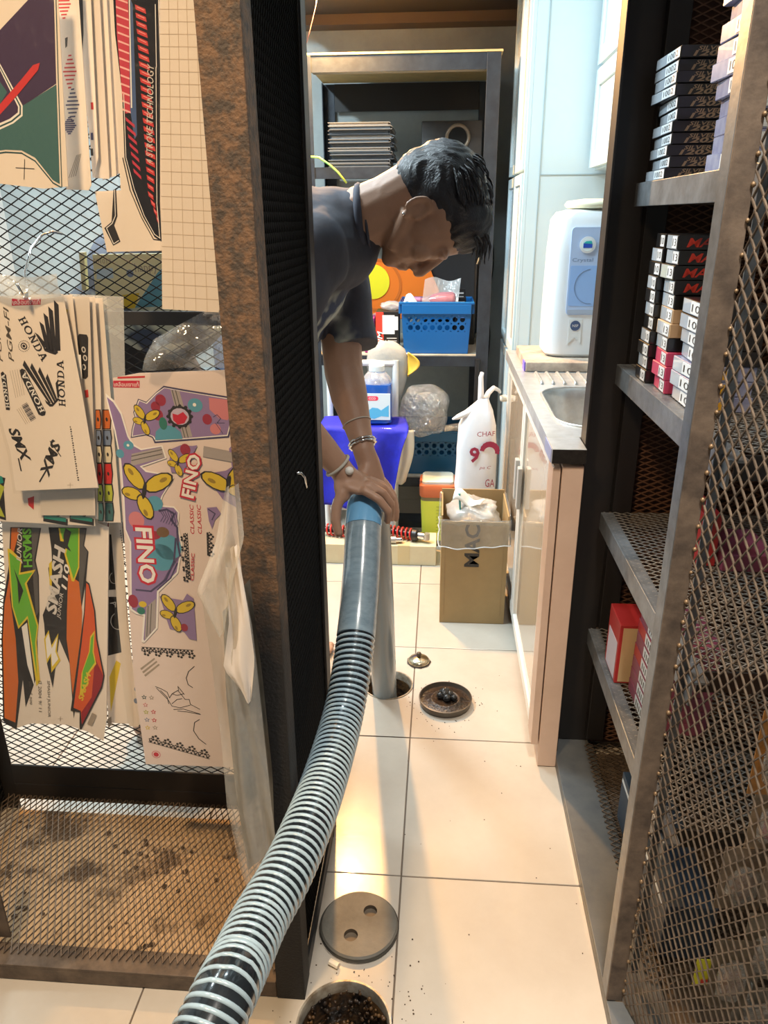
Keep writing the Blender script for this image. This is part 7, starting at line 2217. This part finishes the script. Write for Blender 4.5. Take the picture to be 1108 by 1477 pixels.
rr = random.Random(17)
for (name, label, y0, paper, sleeve, thick, outl, prints) in SHEETS:
    O = [(outl[i] * 1e-4, outl[i + 1] * 1e-4) for i in range(0, len(outl), 2)]
    xs, zs = [a for a, b in O], [b for a, b in O]
    xc, zt = (min(xs) + max(xs)) / 2, max(zs)
    ta = rr.uniform(-.012, .012) if name != 'printed_pouch' else 0
    tb = .012
    Yf = lambda x, z, d=0: y0 + ta * (x - xc) - tb * (zt - z) - d
    t = thing(name, label, 'sticker sheet' if name == 'sticker_sheet' else ('paper' if name == 'backing_sheet' else 'pouch'), (xc, y0, min(zs)),
              {'sticker_sheet': 'hanging sticker sheets', 'backing_sheet': 'grid backing sheets', 'printed_pouch': 'pouches behind the mesh'}[name])
    n = len(O)
    pb = MB().add([(a, Yf(a, b), b) for a, b in O] + [(a, Yf(a, b, -thick), b) for a, b in O],
                  [tuple(range(n)), tuple(range(2 * n - 1, n - 1, -1))] + [(i, (i + 1) % n, n + (i + 1) % n, n + i) for i in range(n)])
    pb.build('paper', pm(paper), t)
    groups = {}
    boxes = []

    def put(col, P, F=None):
        """one flat print; it is laid just above whatever print it overlaps"""
        x0, x1, z0, z1 = min(p[0] for p in P), max(p[0] for p in P), min(p[1] for p in P), max(p[1] for p in P)
        ly = 1 + max([b[4] for b in boxes if b[0] < x1 and b[1] > x0 and b[2] < z1 and b[3] > z0 and b[5] != run] or [0])
        boxes.append((x0, x1, z0, z1, ly, run))
        groups.setdefault(col, MB()).add([(a, Yf(a, b, .0002 + ly * .00007), b) for a, b in P], F or [tuple(range(len(P)))])

    for run, q in enumerate(prints):
        k, col = q[0], q[1]
        if k == '@':
            s_, (ax, az, bx_, bz), h, sh, bo = q[2:]
            a, b = Vector((ax, az)) * 1e-4, Vector((bx_, bz)) * 1e-4
            vs, fs, w, hh = text2d(s_, 1, bo, sh)
            if not vs:
                continue
            u = (b - a).normalized()
            v = Vector((-u.y, u.x))
            kx, ky = (b - a).length / w, h * 1e-4 / hh
            c = (a + b) / 2
            put(col, [tuple(c + u * (p[0] * kx) + v * (p[1] * ky)) for p in vs], fs)
            continue
        for D in q[2:]:
            D = [d * 1e-4 for d in D]
            if k == 'p':
                put(col, [(D[i], D[i + 1]) for i in range(0, len(D), 2)])
            elif k == 'e':
                x, z, ra, rb, rot, nn = D
                rot, nn = math.radians(rot * 1e4), int(round(nn * 1e4))
                put(col, [(x + ra * math.cos(a) * math.cos(rot) - rb * math.sin(a) * math.sin(rot), z + ra * math.cos(a) * math.sin(rot) + rb * math.sin(a) * math.cos(rot)) for a in [2 * math.pi * i / nn for i in range(nn)]])
            elif k == 'l':
                w = D[0] / 2
                L_ = [Vector((D[i], D[i + 1])) for i in range(1, len(D), 2)]
                for a, b in zip(L_, L_[1:]):
                    u = (b - a).normalized()
                    v = Vector((-u.y, u.x)) * w
                    u = u * w * .6
                    put(col, [tuple(a - u + v), tuple(b + u + v), tuple(b + u - v), tuple(a - u - v)])
            elif k == 'f':
                x, z, r = D
                for i in range(5):
                    a = 2 * math.pi * i / 5
                    put(col, [(x + r * .6 * math.cos(a) + r * .34 * math.cos(g_), z + r * .6 * math.sin(a) + r * .34 * math.sin(g_)) for g_ in [2 * math.pi * j / 6 for j in range(6)]])
            elif k == 's':
                x, z, r = D
                f = [r if i % 2 == 0 else r * .45 for i in range(10)]
                put(col, [(x + f[i] * math.sin(math.pi * i / 5), z + f[i] * math.cos(math.pi * i / 5)) for i in range(10)])
                run += 1000
                put(paper, [(x + f[i] * .5 * math.sin(math.pi * i / 5), z + f[i] * .5 * math.cos(math.pi * i / 5)) for i in range(10)])
                run -= 1000
    for col, mb in groups.items():
        mb.build('print', pm(col), t, recalc=False)
    if sleeve:
        c = Vector((xc, (min(zs) + max(zs)) / 2))
        P = []
        for a, b in O:
            dv = (Vector((a, b)) - c)
            P.append(tuple(Vector((a, b)) + dv.normalized() * .003))
        MB().add([(a, Yf(a, b, .0050), b) for a, b in P], [tuple(range(n))]).build('plastic_sleeve', M_sleeve_f, t, recalc=False)

# hook with the header of the hanging bundle
hk = thing('wire_hook', 'bent chrome wire hook holding the front sticker bundle', 'hook', (-.57, 1.1, 1.1))
MB().tube([(-.605, 1.2275, 1.178), (-.603, 1.19, 1.182), (-.598, 1.15, 1.178), (-.592, 1.10, 1.160), (-.586, 1.062, 1.130), (-.578, 1.045, 1.105), (-.577, 1.030, 1.104), (-.580, 1.025, 1.118)], .0021, 8).build('wire', M_chrome, hk, smooth=True)
o = MB().grid(lambda u, v: (-.665 + .137 * u, 1.041 + .004 * math.sin(9 * u + 3 * v), 1.098 + .030 * v + .003 * math.sin(7 * u)), 16, 5).build('header_bag', clear('header_film', (.88, .92, .93), gloss=.16, haze=.42, bump=.8, bscale=40), smooth=True)
tag(o, 'crumpled clear bag top folded over the hook of the front bundle', 'bag')


# clear bags hanging beside the rusty post
def film_sheet(name, label, P, nu, nv, m, fold, seed, sub=None):
    """P = list of (left point, right point) rows from top to bottom"""
    r_ = random.Random(seed)
    ph = [r_.uniform(0, 6) for _ in range(4)]

    def fn(u, v):
        k = v * (len(P) - 1)
        i = min(int(k), len(P) - 2)
        f = k - i
        l = Vector(P[i][0]).lerp(Vector(P[i + 1][0]), f)
        r = Vector(P[i][1]).lerp(Vector(P[i + 1][1]), f)
        p = l.lerp(r, u)
        p.y += fold * (math.sin(7 * u + 3 * v + ph[0]) + .5 * math.sin(15 * u - 4 * v + ph[1]))
        return tuple(p)
    o = MB().grid(fn, nu, nv).build(name, m, smooth=True)
    tag(o, label, 'bag')
    return o


M_milk = clear('milky_bag', (.90, .86, .78), gloss=.10, haze=.24, rough=.18, bump=1.0, bscale=14)
Yb = .80
film_sheet('sleeve_bag', 'milky plastic bag corner folded over beside the rusty post', [((-.246, Yb, .908), (-.232, Yb, .912)), ((-.262, Yb - .01, .84), (-.226, Yb - .01, .85)), ((-.288, Yb - .02, .78), (-.240, Yb - .015, .80)), ((-.262, Yb - .02, .725), (-.258, Yb - .015, .722))], 14, 22, M_milk, .006, 1)
film_sheet('sleeve_bag', 'long milky plastic sleeve hanging down beside the rusty post', [((-.285, Yb, .770), (-.244, Yb, .86)), ((-.282, Yb, .66), (-.230, Yb, .72)), ((-.286, Yb + .01, .54), (-.226, Yb, .58)), ((-.290, Yb + .01, .42), (-.222, Yb, .44)), ((-.282, Yb + .01, .30), (-.216, Yb, .32)), ((-.268, Yb + .02, .20), (-.232, Yb + .01, .215))], 16, 40, M_milk, .009, 2)
o = film_sheet('dark_decal', 'rolled dark grey decal inside the long milky sleeve', [((-.272, Yb + .022, .73), (-.232, Yb + .02, .78)), ((-.280, Yb + .026, .60), (-.224, Yb + .022, .64)), ((-.278, Yb + .026, .45), (-.220, Yb + .022, .48)), ((-.268, Yb + .026, .30), (-.226, Yb + .022, .33))], 10, 20, mat('decal_grey', (.05, .047, .042), .35, col2=(.15, .14, .12), scale=14), .006, 3)
o['category'] = 'decal'
o = film_sheet('paper_strip', 'folded cream paper edge inside the long milky sleeve', [((-.250, Yb - .004, .83), (-.236, Yb - .004, .84)), ((-.252, Yb - .008, .74), (-.228, Yb - .008, .75)), ((-.268, Yb - .008, .665), (-.226, Yb - .006, .680)), ((-.240, Yb - .008, .62), (-.236, Yb - .006, .615))], 8, 14, mat('print_paper', PC['paper'], .5), .004, 6)
o['category'] = 'paper'
film_sheet('crumpled_bag', 'crumpled clear bag above the butterfly sheet by the post', [((-.42, 1.075, 1.035), (-.30, 1.08, 1.095)), ((-.425, 1.06, 1.015), (-.295, 1.06, 1.04)), ((-.43, 1.06, .995), (-.29, 1.06, 1.0))], 16, 10, clear('crumple_film', (.88, .90, .90), gloss=.14, haze=.12, bump=.7, bscale=30), .008, 4)
# ================================================================ boxed parts on the right rack
M_bxblack = mat('box_black', (.012, .011, .011), .28, coat=.4)
M_bxlav = mat('box_lavender', (.20, .22, .38), .25, coat=.6, col2=(.34, .37, .52), scale=30)
M_bxtan = mat('box_tan', (.50, .34, .20), .6)
M_bxpink = mat('box_pinkred', (.50, .05, .12), .4)
M_bxwine = mat('box_wine', (.22, .05, .09), .4)
M_bxred = mat('box_red2', (.40, .025, .025), .4)
M_label = mat('label_cool_white', (.70, .76, .80), .4)
M_inkb = mat('ink_black', (.03, .028, .025), .6)
M_wrap = mat('box_end_pale', (.40, .46, .52), .25, coat=.5)


def parts_box(label, group, x, y, z, w, d, h, body, front=None, end=None, code=None, endm=None, textm=None, yaw=0.0, fronttext2=None, shear=.2):
    """box lying flat: w along X, d along Y; front print faces the camera, end label faces the aisle"""
    t = thing('parts_box', label, 'box', (x, y, z), group)
    MB().box(x, x + w, y, y + d, z, z + h).build('carton', body, t, bevel=.0008, seg=1)
    if endm:
        MB().box(x - .0004, x - .0001, y + .004, y + d - .004, z + .001, z + h - .001).build('end_panel', endm, t)
    if end:
        MB().box(x - .0010, x - .0005, y + d * end[0], y + d * end[1], z + h * .10, z + h * .90).build('label', M_label, t)
        if code:
            l = MB()
            lettering(l, code, (x - .0013, y + d * (end[0] + end[1]) / 2, z + h / 2), (0, -1, 0), (0, 0, 1), width=d * (end[1] - end[0]) * .75, height=h * .5)
            l.build('code', M_inkb, t)
    if front:
        l = MB()
        lettering(l, front, (x + w * .55, y - .0006, z + h * (.5 if not fronttext2 else .72)), (1, 0, 0), (0, 0, 1), width=w * (.80 if not fronttext2 else .5), height=h * (.62 if not fronttext2 else .34), bold=.02, shear=shear)
        if fronttext2:
            lettering(l, fronttext2, (x + w * .58, y - .0006, z + h * .32), (1, 0, 0), (0, 0, 1), width=w * .72, height=h * .46, bold=.03, shear=shear)
        l.build('lettering', textm, t)
    if yaw:
        t.rotation_euler.z = yaw
    return t


NTH = ['lowest', 'second lowest', 'third from the bottom', 'fourth from the bottom', 'fifth from the bottom', 'sixth from the bottom', 'seventh from the bottom', 'eighth from the bottom', 'ninth from the bottom', 'tenth from the bottom', 'second from the top', 'very top']


def nth(k, n):
    return 'topmost' if k == n - 1 else NTH[k]


M_gold = mat('foil_tan', (.40, .28, .17), .35, .5)
M_redt = mat('print_red_bright', (.62, .05, .03), .4)
rr = random.Random(31)
z = SH[0] + .0006
for k in range(11):
    h = .0163
    parts_box('%s black SILVER 120X box in the stack on the top shelf' % nth(k, 11), 'black boxes on the top shelf', .350 + rr.uniform(-.004, .005), 1.326 + rr.uniform(-.006, .006), z, .082, .125, h, M_bxblack,
              'SILVER', (.02, .52), '1002', M_wrap, M_gold, rr.uniform(-.05, .05), '120X')
    z += h + .0004
z = SH[0] + .0006
for k in range(12):
    h = .0208
    t = parts_box('%s lavender box in the top shelf stack beside the post' % nth(k, 12), 'lavender boxes on the top shelf', .349 + rr.uniform(-.003, .003), 1.030 + rr.uniform(-.005, .005), z, .085, .105, h, M_bxlav,
                  None, (.05, .50), '1085', None, None, rr.uniform(-.08, .08))
    l = MB().box(.372, .402, t.location.y - .0008, t.location.y - .0003, z + h * .12, z + h * .88).build('label', M_label, t)
    z += h + .0004
    if k % 2 == 0:
        l = MB()
        lettering(l, '1085', (.387, t.location.y - .0011, z - h * .5), (1, 0, 0), (0, 0, 1), width=.022, height=h * .45)
        l.build('code', M_inkb, t)
# middle shelf: three columns
z = SH[1] + .0006
for k in range(11):
    parts_box('%s black box in the far column on the second shelf' % nth(k, 11), 'far column on the second shelf', .348 + rr.uniform(-.003, .004), 1.292 + rr.uniform(-.003, .003), z, .075, .062, .0212, M_bxblack, None, (.05, .45), '10', M_wrap if k % 2 else None, None, rr.uniform(-.04, .04))
    z += .0216
z = SH[1] + .0006
KIND = [('pink red', M_bxpink, None), ('pink red', M_bxpink, None), ('pink red', M_bxpink, None), ('black', M_bxblack, None), ('tan', M_bxtan, None), ('tan', M_bxtan, None), ('black SILVER 120X', M_bxblack, 's'),
        ('black MAX', M_bxblack, 'm'), ('black MAX', M_bxblack, 'm'), ('black MAX', M_bxblack, 'm'), ('black MAX', M_bxblack, 'm')]
for k, (nm, m, f) in enumerate(KIND):
    parts_box('%s box in the second shelf middle column, %s' % (nm, nth(k, 11)), 'middle column on the second shelf', (.352 if k > 6 else .356) + rr.uniform(-.003, .003), 1.213 + rr.uniform(-.003, .003) - (.006 if k in (0, 1, 2) else 0), z, .085, .070, .0212, m,
              {'s': 'SILVER', 'm': 'MAX4', None: None}[f], (.05, .45), '13', M_wrap if m in (M_bxblack, M_bxtan) else None, M_gold if f == 's' else M_redt, rr.uniform(-.05, .05), '200X' if f == 's' else None, .25)
    z += .0216
z = SH[1] + .0006
for k in range(7):
    b = k < 3
    t = parts_box('%s %s box in the near column on the second shelf' % (nth(k, 7), 'blue and yellow' if b else 'black'), 'near column on the second shelf', .362 + rr.uniform(-.004, .004), 1.092 + rr.uniform(-.004, .004), z, .085, .100, .0212, M_bxlav if b else M_bxblack, None, (.05, .55), '10', M_wrap, M_redt, rr.uniform(-.07, .07))
    if b:
        l = MB()
        lettering(l, '4', (.400, t.location.y - .0006, z + .0105), (1, 0, 0), (0, 0, 1), width=.016, height=.015, bold=.03, shear=.2)
        l.build('lettering', mat('print_amber', (.75, .42, .03), .4), t)
    z += .0216
# third shelf
parts_box('red box standing at the back of the third shelf', None, .455, 1.22, SH[2] + .0006, .03, .12, .095, M_bxred)
parts_box('second red box lying at the back of the third shelf', None, .49, 1.20, SH[2] + .0006, .09, .12, .03, M_bxwine)
# fourth shelf
z = SH[3] + .0006
for k in range(7):
    parts_box('%s wine red box in the stack on the lowest shelf' % nth(k, 7), 'wine red boxes on the lowest shelf', .374 + .001 * k, 1.110 + rr.uniform(-.003, .003), z, .10, .140, .0250, M_bxwine, None, (.08, .62), 'IIIIII', M_bxred if k in (3, 5) else None, None, 0)
    z += .0254
t = thing('parts_box', 'red and cream carton behind the wine red boxes on the lowest shelf', 'box', (.40, 1.24, SH[3]))
zz = SH[3] + .0006
MB().box(.350, .415, 1.262, 1.350, zz, zz + .128).build('carton', M_bxred, t, bevel=.001, seg=1)
MB().box(.356, .409, 1.2612, 1.2618, zz + .004, zz + .122).build('cream_panel', mat('box_cream', (.62, .44, .24), .5), t)
MB().box(.3494, .3498, 1.27, 1.34, zz + .004, zz + .085).build('pale_panel', mat('box_pale', (.55, .52, .60), .5), t)
t = thing('parts_box', 'dark navy carton on the rack floor behind the base plate', 'box', (.43, 1.1, .034))
MB().box(.3875, .47, .93, 1.25, .0345, .150).build('carton', mat('box_navy', (.035, .055, .085), .4), t, bevel=.001, seg=1)
MB().box(.3868, .3873, .935, 1.245, .130, .138).build('stripe', M_label, t)

# packets hanging behind the near mesh leaf
PK = [(.425, .83, .80, (.42, .08, .18)), (.455, .84, .83, (.55, .10, .20)), (.495, .82, .80, (.60, .60, .62)), (.44, .81, .70, (.60, .56, .54)), (.475, .83, .72, (.66, .66, .66)), (.415, .82, .64, (.58, .26, .06)),
      (.445, .84, .60, (.62, .22, .04)), (.485, .82, .63, (.50, .30, .14)), (.50, .83, .55, (.55, .06, .04)), (.43, .83, .52, (.38, .28, .18)), (.465, .82, .45, (.34, .26, .19)), (.50, .84, .42, (.30, .24, .18)),
      (.42, .84, .40, (.32, .25, .18)), (.45, .81, .32, (.26, .22, .16)), (.49, .82, .30, (.30, .27, .22)), (.43, .83, .22, (.28, .24, .18)), (.47, .82, .16, (.34, .30, .24)), (.41, .80, .28, (.20, .16, .11)), (.52, .80, 1.02, (.20, .18, .17)), (.55, .82, .93, (.34, .34, .35))]
WH = ['pink red', 'bright pink', 'silver grey', 'pale grey', 'white', 'orange', 'deep orange', 'tan', 'red', 'brown', 'dull brown', 'dusty brown', 'olive brown', 'grey brown', 'dusty grey', 'grey tan', 'dusty cream', 'dark brown', 'dark grey', 'pale silver']
POS = ['high', 'high', 'high', 'middle', 'middle', 'middle', 'middle', 'middle', 'middle', 'low', 'low', 'low', 'low', 'low', 'low', 'lowest', 'lowest', 'low', 'top', 'top']
for k, (x, y, z, c) in enumerate(PK):
    w, h, d = rr.uniform(.045, .07), rr.uniform(.09, .13), rr.uniform(.010, .018)
    y -= .03 + .004 * (k % 4)
    x += .012
    t = thing('parts_packet', '%s dusty packet hanging %s behind the near mesh' % (WH[k], POS[k]), 'packet', (x, y, z - h), 'packets behind the near mesh')
    MB().box(x - w / 2, x + w / 2, y, y + .0012, z - h, z).build('backing_card', mat('packet_card_%d' % k, c, .5, var=.5, scale=35), t)
    pillow(x, y - d * .55, z - h * .55, w * .36, d * .5, h * .30, k + 40, n=7, amp=.10).build('blister', clear('blister_film', (.85, .84, .80), gloss=.22, haze=.25, bump=.8, bscale=50), t, smooth=True)
    pillow(x, y - d * .5, z - h * .58, w * .24, d * .32, h * .20, k + 80, n=6, amp=.15).build('part', mat('packet_part_%d' % (k % 5), [(.10, .09, .08), (.45, .42, .38), (.35, .14, .05), (.20, .17, .13), (.5, .06, .05)][k % 5], .35, .5), t, smooth=True)
t = thing('price_tag', 'yellow paper price tag with a red mark behind the near mesh', 'tag', (.39, .76, .2))
MB().box(.375, .425, .770, .7712, .185, .235).build('card', mat('tag_yellow', (.72, .70, .03), .5), t)
MB().box(.385, .412, .7688, .7694, .19, .197).build('mark', M_redt, t)
